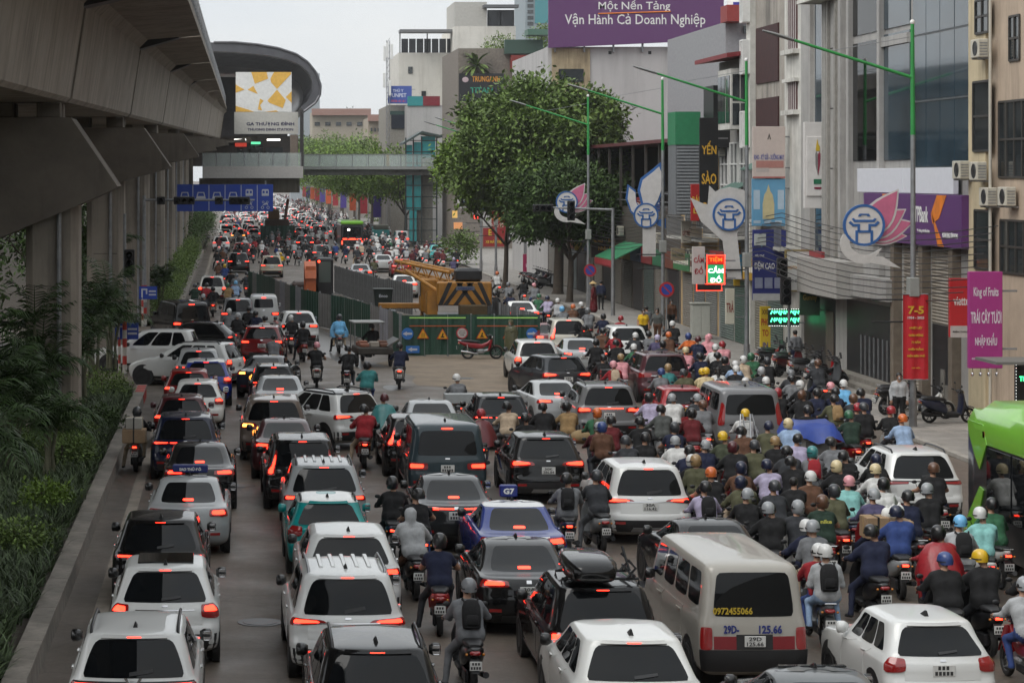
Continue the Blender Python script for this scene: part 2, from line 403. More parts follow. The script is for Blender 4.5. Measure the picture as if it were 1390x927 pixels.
def blades(name, x0, x1, y0, y1, n, ln, m, z=.3, wd=.022, seg=4, lean=.9):
    "strap leaves arching from tufts, one mesh"
    nt_ = n; bx = rng.uniform(x0, x1, nt_); by = rng.uniform(y0, y1, nt_)
    per = 13; N_ = nt_*per
    cx = np.repeat(bx, per)+rng.normal(0, .05, N_); cy = np.repeat(by, per)+rng.normal(0, .05, N_)
    az = rng.uniform(0, 2*PI, N_); le = ln*rng.uniform(.6, 1.15, N_); lnv = lean*rng.uniform(.35, 1.1, N_)
    V = np.zeros((N_, seg+1, 2, 3), np.float32)
    for k in range(seg+1):
        t = k/seg; ang = lnv*t*1.7
        r = le*t*np.sin(ang*.75); h = le*t*np.cos(ang*.62)
        w = wd*(1-.85*t**2)
        px = cx+np.cos(az)*r; py = cy+np.sin(az)*r
        for e, sg in ((0, -1), (1, 1)):
            V[:, k, e, 0] = px-np.sin(az)*w*sg; V[:, k, e, 1] = py+np.cos(az)*w*sg; V[:, k, e, 2] = z+h
    base = (np.arange(N_)*(seg+1)*2)[:, None]
    F = np.concatenate([base+np.array([2*k, 2*k+1, 2*k+3, 2*k+2]) for k in range(seg)], 0)
    return np_mesh(name, V.reshape(-1, 3), F, m)
M['strap'] = mat('strap_leaf', (.060, .088, .040), .5, spec=.22, island=.6, var=.3, vscale=1)
link('strap_leaf_plants', blades('strap_leaf_plants', -10.5, -3.55, 26, 86, 6500, .50, M['strap'], wd=.016))
tag(bpy.data.objects['strap_leaf_plants'], 'dark arching strap-leaved ground cover behind the low planter wall', 'ground cover', kind='stuff')

def leafy(name, lobes, n, size, m, shell=.55, droop=.3, aspect=.5, seed=1):
    "leaf-sized faces spread through overlapping lobes (cx,cy,cz,rx,ry,rz)"
    r = np.random.default_rng(seed); lob = np.array(lobes, float)
    vol = lob[:, 3]*lob[:, 4]*lob[:, 5]; pick = r.choice(len(lob), n, p=(vol**.75)/(vol**.75).sum())
    d = r.normal(size=(n, 3)); d /= np.linalg.norm(d, axis=1)[:, None]
    rad = shell+(1-shell)*r.random(n)**.6; rad *= 1+.12*r.normal(size=n)
    # clumps: pull leaves towards a set of twig ends
    c = lob[pick, :3]; R = lob[pick, 3:6]; P = c+d*R*rad[:, None]
    tw = r.choice(n, max(8, n//20)); T = P[tw]
    own = r.integers(0, len(tw), n); P = T[own]+r.normal(size=(n, 3))*size*1.0
    out = P-lob[pick[tw]][own, :3]; out /= np.linalg.norm(out, axis=1)[:, None]+1e-6
    a = out*.8+r.normal(size=(n, 3))*.7; a[:, 2] -= droop; a /= np.linalg.norm(a, axis=1)[:, None]
    up = np.array([0, 0, 1.])+r.normal(size=(n, 3))*.45; b = np.cross(a, up); b /= np.linalg.norm(b, axis=1)[:, None]+1e-6
    s = (size*r.uniform(.6, 1.3, n))[:, None]; nn = np.cross(a, b)
    V = np.stack([P, P+a*s*.5+b*s*aspect*.5-nn*s*.06, P+a*s-nn*s*.12, P+a*s*.5-b*s*aspect*.5-nn*s*.06], 1)
    F = (np.arange(n)*4)[:, None]+np.array([0, 1, 2, 3])
    return np_mesh(name, V.reshape(-1, 3), F, m)

def hedge(x0, x1, y0, y1, h, label, m='leaf_mid', n=9000, sz=.09, seed=3, z=.3):
    lobes = []
    r = random.Random(seed); k = max(3, int((y1-y0)/1.0))
    for i in range(k):
        y = y0+(y1-y0)*(i+.5)/k
        for j in range(2): lobes.append((x0+(x1-x0)*(.3+.4*j)+r.uniform(-.15, .15), y, z+h*.5*r.uniform(.85, 1.1), (x1-x0)*.42, (y1-y0)/k*.75, h*.52*r.uniform(.85, 1.15)))
    root = empty('hedge', ((x0+x1)/2, y0, z), label=label, cat='hedge')
    o = link('foliage', leafy('foliage', lobes, n, sz, M[m], shell=.75, seed=seed), root); o.matrix_parent_inverse = Matrix.Translation(root.location).inverted()
    st = MB()
    for i in range(0, k, 3): MB().tube([(0, (i+.5)*(y1-y0)/k, 0), (r.uniform(-.1, .1), (i+.5)*(y1-y0)/k, h*.6)], [.03, .012], 5).build('stem', M['bark'], root)
    return root
hedge(-5.6, -3.9, 63, 68.5, .85, 'bright green clipped hedge at the foot of the palms by the concrete pier', 'leaf_mid', 9000, .08, 3)
hedge(-4.6, -3.3, 130, 160, 1.3, 'green hedge in the planter beyond the U-turn gap', 'leaf_mid', 14000, .11, 4)
hedge(-4.4, -3.2, 162, 235, 1.9, 'far dense hedge along the viaduct piers', 'leaf_mid', 12000, .16, 5)

hedge(-6.0, -3.0, 236, 430, 3.2, 'far tall hedge running on to the end of the viaduct', 'leaf_dark', 12000, .3, 6)
for i, (px_, py_, sz_, lf, lb) in enumerate(((100, 640, .7, 'leaf_mid', 'rounded bush beside the clipped hedge'), (75, 700, .55, 'leaf_light', 'pale leafy bush among the strap leaves'), (140, 590, .7, 'leaf_dark', 'dark bush close to the planter wall'), (40, 760, .6, 'leaf_mid', 'low bush deep in the strap leaves'), (150, 545, .8, 'leaf_mid', 'bush below the tall palms'))):
    X, Y = G(px_, py_, .3); r = empty('bush', (X-.3, Y, .3), label=lb, cat='bush'); link('foliage', leafy('foliage', [(0, 0, sz_*.6, sz_, sz_, sz_*.7), (sz_*.5, .3, sz_*.5, sz_*.7, sz_*.7, sz_*.6)], 2600, .11, M[lf], seed=300+i), r); MB().tube([(0, 0, 0), (0, 0, sz_)], .03, 5).build('stem', M['bark'], r)
def palm(x, y, h, label, nf=9, fl=2.0, stems=4, seed=1, z=.3):
    "clumping feather palm: ringed stems, arching fronds of narrow leaflets"
    r = random.Random(seed); root = empty('palm_tree', (x, y, z), label=label, cat='palm', group='palms under the viaduct')
    V = []; F = []
    for s_ in range(stems):
        a = 2*PI*s_/stems+r.uniform(-.4, .4); lean = r.uniform(.12, .4); hh = h*r.uniform(.55, 1)
        top = Vector((math.cos(a)*lean*hh*.5, math.sin(a)*lean*hh*.5, hh))
        p = [Vector((math.cos(a)*.15, math.sin(a)*.15, 0)), Vector((top.x*.4, top.y*.4, hh*.5)), top]
        st = MB().tube(p, [.075, .055, .045], 8)
        for q in range(int(hh*4)):
            t = (q+1)/(hh*4+1); c = p[0].lerp(p[1], t*2) if t < .5 else p[1].lerp(p[2], t*2-1)
            st.tube([c-Vector((0, 0, .012)), c+Vector((0, 0, .012))], .075-.02*t, 8)
        st.build('trunk', mat('palm_stem', (.10, .10, .06), .7, var=.3, vscale=6), root, smooth=40)
        for f in range(nf):
            az = 2*PI*f/nf+r.uniform(-.35, .35); el = r.uniform(.5, 1.35); L = fl*r.uniform(.7, 1.1)
            d = Vector((math.cos(az)*math.cos(el), math.sin(az)*math.cos(el), math.sin(el))); pos = top.copy(); sd = Vector((-math.sin(az), math.cos(az), 0))
            nseg = 16; prev = pos
            for k in range(nseg):
                step = L/nseg; d2 = d.copy(); d2.z -= .085*(k/nseg)*2.2+.02; d = d2.normalized(); nxt = pos+d*step
                # rachis
                b = len(V); w_ = .018*(1-k/nseg)+.004
                V += [pos-sd*w_, pos+sd*w_, nxt+sd*w_*.9, nxt-sd*w_*.9]; F.append((b, b+1, b+2, b+3))
                if k > 1:
                    for sg in (-1, 1):
                        ll = fl*.30*math.sin(PI*min(1, (k+2)/(nseg+3)))*r.uniform(.8, 1.1)+.12
                        ld = (d*.75+sd*sg*.9+Vector((0, 0, r.uniform(-.45, .05)))).normalized(); mid = pos+ld*ll*.55; tip = pos+ld*ll+Vector((0, 0, -ll*.28)); nw = d*.026*fl*.6
                        b = len(V); V += [pos-nw*.4, pos+nw*.4, mid+nw, mid-nw, tip]; F += [(b, b+1, b+2, b+3), (b+3, b+2, b+4)]
                pos = nxt
    me = bpy.data.meshes.new('crown'); me.from_pydata([tuple(v) for v in V], [], F); me.materials.append(M['palm']); link('crown', me, root)
    return root
M['palm'] = mat('palm_leaf', (.040, .070, .024), .5, island=.5, spec=.2)
for i, (px, py, h, fl, lb) in enumerate(((30, 640, 2.4, 1.9, 'dark feather palm nearest the camera below the cap beam'), (80, 655, 1.9, 1.5, 'short feather palm with pale stems beside the clipped hedge'),
        (-25, 720, 2.3, 2.0, 'feather palm at the frame edge rising from strap leaves'), (135, 520, 3.6, 1.8, 'tall dark palm between the first and second concrete piers'), (160, 500, 2.6, 1.6, 'lower palm standing against the traffic light post'), (225, 430, 2.6, 1.3, 'small palm standing past the U-turn gap near the black van'), (60, 600, 3.6, 1.7, 'dark palm leaning against the first concrete pier'), (5, 610, 3.2, 2.0, 'bushy palm behind the one nearest the camera'), (120, 560, 3.0, 1.5, 'half-height palm beside the first pier'), (150, 470, 4.6, 1.5, 'tallest slim palm past the traffic light post'))):
    X, Y = G(px, py, .3); palm(X-.25, Y, h, lb, 9, fl, 4 if i else 5, i+2)

# ================================================================== elevated railway
# the girder climbs slightly and widens towards the station
gz = lambda Y: 10.17+.0105*(Y-70)          # girder soffit
gx = lambda Y: -4.7+.0165*(Y-70)           # outer edge of the soffit
cx_ = lambda Y: -3.33+.0262*(Y-70)         # tip of the cap beam
cz_ = lambda Y: 7.66+.0236*(Y-70)
PIERS = [40, 70, 99.5, 129, 158.5, 188, 217.5, 247, 275]
via = empty('railway_viaduct', (0, 0, 0), label='grey concrete railway viaduct with box girders high above the planter', cat='viaduct')
def span(y0, y1):
    def sec(Y):
        x, z = gx(Y), gz(Y); top = z+3.2; xf = -1.42+.004*(Y-70)
        return [(-12.5, Y, z), (x-.12, Y, z), (x, Y, z+.12), (x+.42, Y, top-.35), (x+.75, Y, top-.02), (xf-.5, Y, top+.12), (xf, Y, top+.16), (xf, Y, top+.42), (xf-.25, Y, top+.44), (xf-.25, Y, top+1.35), (xf-.45, Y, top+1.35), (xf-.45, Y, top+.5), (-12.5, Y, top+.5)]
    mb = MB(); k = 4; mb.loft([sec(y0+.35+(y1-y0-.7)*i/k) for i in range(k+1)]); mb.build('girder', M['concrete'], via); MB().prism([(-12, gz(y1)+.3), (gx(y1)-.25, gz(y1)+.3), (gx(y1)+.1, gz(y1)+2.7), (-2.2, gz(y1)+3.25), (-2.2, gz(y1)+3.6), (-12, gz(y1)+3.6)], 'y', y1-.6, y1+.6).build('expansion_joint', M['black'], via)
    par = via.children[-2]
    # kerb on the flange edge and post-and-wire railing
    for i in range(int((y1-y0)/2.4)):
        Y = y0+.6+i*2.4; xf = -1.42+.004*(Y-70); z = gz(Y)+3.62
        MB().tube([(xf-.12, Y, z), (xf-.12, Y, z+1.25)], .03, 6).build('railing_post', M['galv'], par)
    for dz in (.6, 1.22):
        MB().tube([(-1.54+.004*(y-70), y, gz(y)+3.62+dz) for y in (y0, (y0+y1)/2, y1)], .016, 5).build('railing_wire', M['galv'], par)
for a, b in zip([-18, 12]+PIERS[:-1], [12]+PIERS): span(a, b)
for Y in PIERS:
    mb = MB(); x1 = -4.5; r = .22; x0 = -6.05
    oct_ = [(x0+r, Y), (x1-r, Y), (x1, Y+r), (x1, Y+1.8-r), (x1-r, Y+1.8), (x0+r, Y+1.8), (x0, Y+1.8-r), (x0, Y+r)]
    zt = cz_(Y)-.4
    mb.loft([[(p[0], p[1], z) for p in oct_] for z in (0, 2.4, 2.42, 4.8, 4.82, zt)])
    mb.build('pier', M['concrete'], via); pr_ = via.children[-1]
    for z in (2.4, 4.8): MB().box(x0+.3, x1-.28, Y-.006, Y+.02, z-.02, z+.02).build('formwork_joint', M['concrete_dark'], pr_)
    MB().tube([(x1-.55, Y-.09, .3), (x1-.55, Y-.09, zt-.3)], .07, 8).build('drain_pipe', M['galv'], pr_)
    tipx, tipz = cx_(Y), cz_(Y); top = gz(Y)-.45
    prof = [(-13, 5.6+.02*(Y-70)), (-6.9, tipz-1.5), (-4.6, tipz-.55), (tipx-.06, tipz), (tipx, tipz+.06), (tipx-(top-tipz)*.66, top), (-13, top)]
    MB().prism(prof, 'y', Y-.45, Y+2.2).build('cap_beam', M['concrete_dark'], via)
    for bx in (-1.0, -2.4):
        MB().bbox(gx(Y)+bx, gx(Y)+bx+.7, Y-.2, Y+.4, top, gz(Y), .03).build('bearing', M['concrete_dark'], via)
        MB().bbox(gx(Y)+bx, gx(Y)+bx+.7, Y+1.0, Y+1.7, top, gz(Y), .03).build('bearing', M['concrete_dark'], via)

# ================================================================== station and footbridge
SY = 270.0; ss = FPX/SY
def sx(px): return (px-HX)/ss
def sz(py): return CAMZ-(py-HY)/ss
st = empty('metro_station', (0, SY, 0), label='metro station with curved dark roof above the road', cat='station')
M['roofmetal'] = mat('station_roof_metal', (.105, .105, .115), .38, metal=.5, var=.25, vscale=.5)
outer = [(290, 58), (318, 58), (350, 61), (378, 66), (402, 74), (418, 85), (429, 99), (435, 116), (434, 130), (428, 140), (412, 152)]
inner = [(408, 146), (418, 137), (424, 124), (424, 110), (418, 98), (407, 88), (390, 81), (365, 76), (340, 73), (318, 71), (290, 70)]
o3 = [(sx(a), sz(b)) for a, b in outer]; i3 = [(sx(a), sz(b)) for a, b in inner]
MB().prism([(sx(200), sz(58))]+o3+i3+[(sx(200), sz(70))], 'y', 0, 110).build('roof', M['roofmetal'], st, smooth=30)
rp = st.children[-1]
for a, b in zip(o3[:-1], o3[1:]):    # standing-seam ribs on the front edge and hoop lining inside
    MB().tube([(a[0], -.05, a[1]), (b[0], -.05, b[1])], .16, 6).build('roof_rim', M['roofmetal'], rp)
for k in range(1, 12):
    MB().tube([(sx(a), k*3.0, sz(b)-.05) for a, b in inner], .09, 5).build('roof_hoop', M['roofmetal'], rp)
M['lining'] = mat('roof_lining', (.06, .055, .058), .7, var=.3)
MB().box(sx(200), sx(407), 60, 60.3, sz(182), sz(75)).build('back_wall', M['lining'], st)
pw = MB().box(sx(320), sx(396), .4, .7, sz(152), sz(98)).build('pattern_panel', M['white'], st)
MB().box(sx(318), sx(405), .38, .95, sz(182), sz(152.3)).build('name_panel', plain('#b9b7b0', .5, .1), st)
# yellow patches of the facade pattern: pentagons as flat inlays
yel = plain('#e0b04c', .5, .15)
for poly in (((341, 98), (362, 98), (364, 107), (346, 114)), ((367, 107), (372, 98), (395, 98), (395, 101), (376, 121), (368, 112)), ((320, 115), (332, 122), (320, 126)), ((336, 122), (344, 117), (350, 128)),
        ((363, 137), (376, 122), (388, 136), (384, 147), (366, 140)), ((388, 132), (396, 124), (396, 140)), ((320, 144), (337, 149), (345, 152), (320, 152)), ((353, 134), (358, 137), (353, 143), (356, 150), (350, 149)), ((360, 152), (375, 150), (378, 152))):
    MB().prism([(sx(a), sz(b)) for a, b in poly], 'y', .375, .399).build('pattern_patch', yel, pw)
nv = plain('#23204a', .4, .05)
put_text('GA THƯỢNG ĐÌNH', st, (sx(367), .36, sz(168.5)), (400-335)/ss, .55, nv, bold=.03)
put_text('THUONG DINH STATION', st, (sx(367), .36, sz(176)), (398-336)/ss, .3, nv, bold=.03)
fl = MB().box(sx(275), sx(411), -1.5, 60, sz(242), sz(226)).build('concourse_slab', plain('#a5a29f', .6, .15), st)
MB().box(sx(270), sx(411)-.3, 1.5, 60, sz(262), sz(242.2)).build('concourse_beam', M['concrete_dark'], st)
MB().box(sx(258), sx(408), 9, 9.3, sz(225.6), sz(183)).build('concourse_wall', plain('#4a443f', .7, .3), st)
for k, (a, b, y0, y1) in enumerate(((322, 338, 196, 222), (340, 358, 194, 222), (362, 386, 199, 222))):
    MB().box(sx(a), sx(b), 8.85, 8.98, sz(y1), sz(y0)).build('window', M['glass_win'], st)
MB().box(sx(394), sx(404), -.2, .8, sz(225.8), sz(183)).build('column', plain('#6d6056', .7, .2), st)
MB().box(sx(407.5), sx(412), -.5, 1.2, sz(226), sz(150)).build('column', plain('#2b2828', .6, .2), st)
for a, b in ((318, 334), (363, 381)):
    MB().box(sx(a), sx(b), 2.5, 3.6, sz(190.6), sz(188.4)).build('ceiling_lamp', mat('lit_ceiling_lamp', (.9, .9, .9), .5, emit=(1, .96, .88), es=2.5), st)
MB().box(sx(341), sx(354), 2, 2.1, sz(195.6), sz(192.5)).build('exit_sign', mat('lit_green_sign', (.1, .6, .3), .5, emit=(.15, .9, .45), es=.9), st)
MB().box(sx(319), sx(335), 2, 2.1, sz(199), sz(194)).build('red_sign', mat('lit_red_sign', (.5, .05, .03), .5, emit=(.8, .06, .03), es=.35), st)
M['railglass'] = mat('railing_glass', (.55, .62, .60), .1, alpha=.34)
MB().box(sx(275), sx(408), -1.4, -1.35, sz(226), sz(208)).build('glass_railing', M['railglass'], st)
for k in range(8):
    a = 275+k*19; MB().box(sx(a)-.04, sx(a)+.04, -1.45, -1.3, sz(226), sz(207.4)).build('railing_post', M['galv'], st)
fbz = [sx(414), sx(592)]
fb = empty('footbridge', (0, SY+4, 0), label='glass-railed footbridge joining the station to the blue stair tower', cat='bridge')
MB().box(fbz[0], fbz[1], 0, 4, sz(230), sz(226)).build('deck', plain('#8d8f8e', .6, .2), fb)
MB().box(fbz[0]+.1, fbz[1]-.1, .6, 3.4, sz(238), sz(230.2)).build('girder', plain('#5b5a58', .7, .3), fb)
for k in range(22): 
    x = fbz[0]+.3+k*(fbz[1]-fbz[0]-.6)/21; MB().box(x-.05, x+.05, .5, .58, sz(237.5), sz(230.5)).build('rib', plain('#5b5a58', .7, .3), fb)
for yy in (.05, 3.9):
    MB().box(fbz[0], fbz[1], yy, yy+.05, sz(225.7), sz(210)).build('glass_railing', M['railglass'], fb)
    MB().box(fbz[0], fbz[1], yy-.03, yy+.08, sz(210), sz(209)).build('handrail', M['galv'], fb)
    for k in range(9):
        x = fbz[0]+k*(fbz[1]-fbz[0])/8; MB().box(x-.04, x+.04, yy-.02, yy+.07, sz(225.9), sz(210)).build('railing_post', M['galv'], fb)
MB().box(sx(528), sx(532), .4, .6, sz(225.5), sz(210)).build('yellow_post', plain('#b08a3a'), fb)
tw = empty('stair_tower', (0, SY+6, 0), label='turquoise glazed stair tower with grey column at the footbridge end', cat='tower')
tq = mat('turquoise_glass', (.03, .30, .32), .12, var=.3, vscale=.6, spec=.8)
for (a, b, c, d) in ((556, 566, 196, 286), (567, 578, 192, 286), (577, 598, 184, 214), (561, 572, 287, 330)):
    MB().box(sx(a), sx(b)-.08, 0, .3, sz(d), sz(c)).build('glazing_panel', tq, tw)
for k in range(10):
    zz = sz(330)+k*(sz(190)-sz(330))/9; MB().box(sx(555), sx(600), -.06, -.01, zz-.05, zz+.05).build('transom', plain('#2b3536', .5), tw)
for a in (556, 566.5, 578, 599):
    MB().box(sx(a)-.07, sx(a)+.07, -.1, .2, 0, sz(186)).build('mullion', plain('#2b3536', .5), tw)
MB().prism([(sx(552), sz(196)), (sx(578), sz(180)), (sx(606), sz(186)), (sx(606), sz(183)), (sx(578), sz(177)), (sx(552), sz(193))], 'y', -.8, 6).build('roof', plain('#3c4a48', .5), tw)
MB().box(sx(566), sx(594), .5, 5, 0, sz(232)).build('column', plain('#77756f', .8, .3), tw)
# ================================================================== cars
# A body is a stack of rounded plan outlines; glass, lamps, doors and trim are patches lifted off that same surface.
def pchip(xk, yk, x):
    xk = np.asarray(xk, float); yk = np.asarray(yk, float); h = np.diff(xk); d = np.diff(yk)/h; n = len(xk); t = np.zeros(n)
    for i in range(1, n-1):
        if d[i-1]*d[i] > 0: w1 = 2*h[i]+h[i-1]; w2 = h[i]+2*h[i-1]; t[i] = (w1+w2)/(w1/d[i-1]+w2/d[i])
    t[0] = d[0]; t[-1] = d[-1]
    x = np.clip(x, xk[0], xk[-1]); i = np.clip(np.searchsorted(xk, x, side='right')-1, 0, n-2); s = (x-xk[i])/h[i]
    return (1+2*s)*(1-s)**2*yk[i]+s*(1-s)**2*h[i]*t[i]+s*s*(3-2*s)*yk[i+1]+s*s*(s-1)*h[i]*t[i+1]

class Shell:
    def __init__(s, keys, hw, L):
        # keys: (z, rear y, front inset, width factor, rear corner, front corner, rear bow)
        k = np.array(keys, float); f = (L-3.0)/1.52 if keys[0][0] == .20 else 1.0; k[9:, 2] = 1.18+(k[9:, 2]-1.18)*f if f != 1.0 else k[9:, 2]; s.k = k; s.hw = hw; s.L = L; s.n = len(k); s.vk = np.arange(s.n)
    def lv(s, v): return [pchip(s.vk, s.k[:, j], v) for j in range(7)]
    def P(s, u, v):
        "surface point; u 0 rear centre .. 1 front centre, beyond 1 or below 0 the other side; v level"
        u = np.asarray(u, float); v = np.asarray(v, float); u, v = np.broadcast_arrays(u, v)
        sg = np.where((u < 0) | (u > 1), -1.0, 1.0); uu = np.where(u > 1, 2-u, np.abs(u))
        z, yr, fi, wf, rr, rf, bw = s.lv(v); w = wf*s.hw; yf = s.L-fi
        rr = np.minimum(rr, w*.8); rf = np.minimum(rf, w*.8); bf = bw*1.6
        x = np.zeros(u.shape); y = np.zeros(u.shape)
        a = uu/.22; m = uu < .22; x = np.where(m, (w-rr)*a, x); y = np.where(m, yr+bw*a**2, y)
        t = (uu-.22)/.12*PI/2; m = (uu >= .22) & (uu < .34); x = np.where(m, w-rr+rr*np.sin(t), x); y = np.where(m, yr+bw+rr-rr*np.cos(t), y)
        a = (uu-.34)/.38; m = (uu >= .34) & (uu < .72); ya = yr+bw+rr; yb = yf-bf-rf; x = np.where(m, w+.012*np.sin(PI*a), x); y = np.where(m, ya+(yb-ya)*a, y)
        t = (uu-.72)/.12*PI/2; m = (uu >= .72) & (uu < .84); x = np.where(m, w-rf+rf*np.cos(t), x); y = np.where(m, yb+rf*np.sin(t), y)
        a = (1-uu)/.16; m = uu >= .84; x = np.where(m, (w-rf)*a, x); y = np.where(m, yf-bf*a**2, y)
        return np.stack([x*sg, y, z+0*x], -1)
    def N(s, u, v):
        e = .004; du = s.P(u+e, v)-s.P(u-e, v); dv = s.P(u, np.asarray(v)+.02)-s.P(u, np.asarray(v)-.02)
        n = np.cross(du, dv); n /= np.linalg.norm(n, axis=-1)[..., None]+1e-9
        p = s.P(u, v); c = np.array([0, s.L*.5, .7]); fl = np.sign(((p-c)*n).sum(-1)); return n*np.where(fl == 0, 1, fl)[..., None]
    def body(s, name, mats):
        us = np.concatenate([np.linspace(0, .22, 5)[:-1], np.linspace(.22, .34, 6)[:-1], np.linspace(.34, .72, 13)[:-1], np.linspace(.72, .84, 6)[:-1], np.linspace(.84, 1, 5)])
        us = np.concatenate([us, 2-us[-2:0:-1]]); vs_ = np.linspace(0, s.n-1, (s.n-1)*3+1)
        U, V = np.meshgrid(us, vs_); P = s.P(U, V); nu = len(us); mb = MB(); nv = len(vs_)
        pts = P.reshape(-1, 3); fs = [(i*nu+j, i*nu+(j+1) % nu, (i+1)*nu+(j+1) % nu, (i+1)*nu+j) for i in range(nv-1) for j in range(nu)]
        fs.append(tuple(range(nu-1, -1, -1))); fs.append(tuple((nv-1)*nu+j for j in range(nu)))
        mb.add(pts, fs); return mb.mesh(name, mats, smooth=50)
    def patch(s, mb, c, off=.006, nu=6, nv=4, m=None, skirt=.02, rnd=0):
        "c: four (u,v) corners, counter-clockwise from rear/low; offset off the skin with a turned-in rim"
        c = np.array(c, float); a = np.linspace(0, 1, nu+1); b = np.linspace(0, 1, nv+1); A, B = np.meshgrid(a, b)
        if rnd: A, B = .5+(A-.5)*(1-rnd*np.abs(2*B-1)**5), .5+(B-.5)*(1-rnd*np.abs(2*A-1)**5)
        uv = ((1-A)*(1-B))[..., None]*c[0]+(A*(1-B))[..., None]*c[1]+(A*B)[..., None]*c[2]+((1-A)*B)[..., None]*c[3]
        U, V = uv[..., 0], uv[..., 1]; P = s.P(U, V); N = s.N(U, V); Q = P+N*off; W_ = nu+1
        pts = list(Q.reshape(-1, 3)); fs = [(j*W_+i, j*W_+i+1, (j+1)*W_+i+1, (j+1)*W_+i) for j in range(nv) for i in range(nu)]
        if skirt:
            rim = [(0, i) for i in range(nu)]+[(j, nu) for j in range(nv)]+[(nv, i) for i in range(nu, 0, -1)]+[(j, 0) for j in range(nv, 0, -1)]
            b0 = len(pts); 
            for j, i in rim: pts.append(P[j, i]-N[j, i]*skirt)
            k = len(rim)
            for q in range(k): 
                q2 = (q+1) % k; fs.append((rim[q][0]*W_+rim[q][1], b0+q, b0+q2, rim[q2][0]*W_+rim[q2][1]))
        mb.add(pts, fs, m); return mb

# level tables: z, rear y, front inset, width factor, rear corner r, front corner r, rear bow
def suv_keys(H, rake=.30, W_=1.0, belt=1.04, hood=1.02, squareback=False):
    sb = .55 if squareback else 1
    return [(.20, .30, .30, .80, .20, .25, .03), (.30, .07, .10, .95, .22, .30, .06), (.46, .00, .02, .99, .22, .32, .07), (.62, .01, .00, 1.0, .22, .32, .07), (.74, .06, .05, 1.0, .22, .30, .07),
        (.90, .07, .30, .995, .22, .28, .07), (belt-.04, .09, .66, .975, .22, .28, .07), (belt+.01, .12, 1.0, .94, .21, .30, .07), (belt+.05, .14, 1.18, .905, .21, .28, .06),
        (H-.26, .14+rake*.62*sb, 1.72, .80, .20, .26, .05), (H-.09, .14+rake*sb, 2.02, .735, .19, .26, .05), (H-.045, .16+rake*sb, 2.2, .68, .2, .26, .05), (H-.015, .42+rake, 2.5, .52, .2, .2, .03), (H, .95+rake, 2.9, .2, .1, .1, .01)]
def sedan_keys(H):
    return [(.18, .30, .30, .80, .2, .25, .03), (.28, .08, .10, .95, .25, .32, .07), (.44, .00, .02, .99, .26, .34, .08), (.60, .00, .00, 1.0, .26, .34, .08), (.78, .03, .08, 1.0, .26, .32, .08),
        (.90, .05, .42, .985, .26, .3, .08), (.985, .10, .80, .95, .25, .3, .08), (1.01, .22, 1.05, .92, .2, .3, .06), (1.035, .58, 1.22, .87, .18, .3, .05),
        (H-.20, 1.12, 1.80, .765, .18, .3, .05), (H-.07, 1.40, 2.05, .695, .18, .3, .04), (H-.03, 1.58, 2.2, .62, .18, .28, .04), (H-.01, 1.78, 2.45, .48, .16, .2, .02), (H, 2.0, 2.6, .2, .1, .1, .01)]
def van_keys(H, hood=.75, ws=1.35):
    return [(.24, .20, .25, .82, .15, .2, .02), (.34, .04, .08, .96, .16, .25, .03), (.50, .00, .02, .99, .16, .28, .03), (.68, .01, .00, 1.0, .15, .28, .03), (.84, .03, .02, 1.0, .15, .28, .03),
        (.98, .04, .10, .995, .15, .28, .03), (1.06, .05, hood*.45, .985, .15, .28, .03), (1.12, .06, hood, .97, .15, .28, .03), (1.18, .07, hood+.08, .955, .15, .28, .03),
        (H-.34, .13, ws-.1, .89, .15, .28, .03), (H-.14, .18, ws+.1, .86, .15, .28, .03), (H-.06, .24, ws+.25, .80, .16, .26, .03), (H-.02, .42, ws+.5, .66, .2, .2, .02), (H, .9, ws+.9, .25, .1, .1, .01)]
CT = {   # type: (length, width, height, keys, glass top y)
    'suv': (4.52, 1.84, 1.67, suv_keys(1.67)), 'crossover': (4.3, 1.79, 1.57, suv_keys(1.57, .48, belt=1.0)), 'suvb': (4.4, 1.83, 1.63, suv_keys(1.63, .44, belt=1.07)), 'suvc': (4.68, 1.85, 1.70, suv_keys(1.70, .20, belt=1.02)), 'bigsuv': (4.75, 1.92, 1.74, suv_keys(1.74, .22, belt=1.09, squareback=True)),
    'mpv': (4.6, 1.80, 1.73, suv_keys(1.73, .26, belt=1.02)), 'hatch': (3.75, 1.67, 1.50, suv_keys(1.50, .34, belt=.98)), 'sedan': (4.5, 1.77, 1.46, sedan_keys(1.46)),
    'hiace': (4.75, 1.69, 2.0, van_keys(2.0, .32, .8)), 'van': (5.0, 1.93, 1.95, van_keys(1.95, .75, 1.5)), 'minivan': (4.1, 1.60, 1.86, van_keys(1.86, .5, 1.1)), 'starex': (5.0, 1.9, 1.93, van_keys(1.93, .8, 1.5))}
SHELL = {k: Shell(v[3], v[1]/2, v[0]) for k, v in CT.items()}
CM = {}     # shared car meshes
def cmesh(key, fn):
    if key not in CM: CM[key] = fn()
    return CM[key]
def is_van(t): return t in ('hiace', 'van', 'minivan', 'starex')

def glass_box(t):
    "rear glass (u half-width low, high, v low, high)"
    return {'sedan': (.235, .225, 8.1, 9.95), 'hiace': (.215, .21, 7.9, 9.85), 'van': (.212, .205, 7.9, 9.7), 'starex': (.215, .21, 7.9, 9.7), 'minivan': (.19, .185, 8.2, 9.7)}.get(t, (.262, .232, 7.95, 9.85))

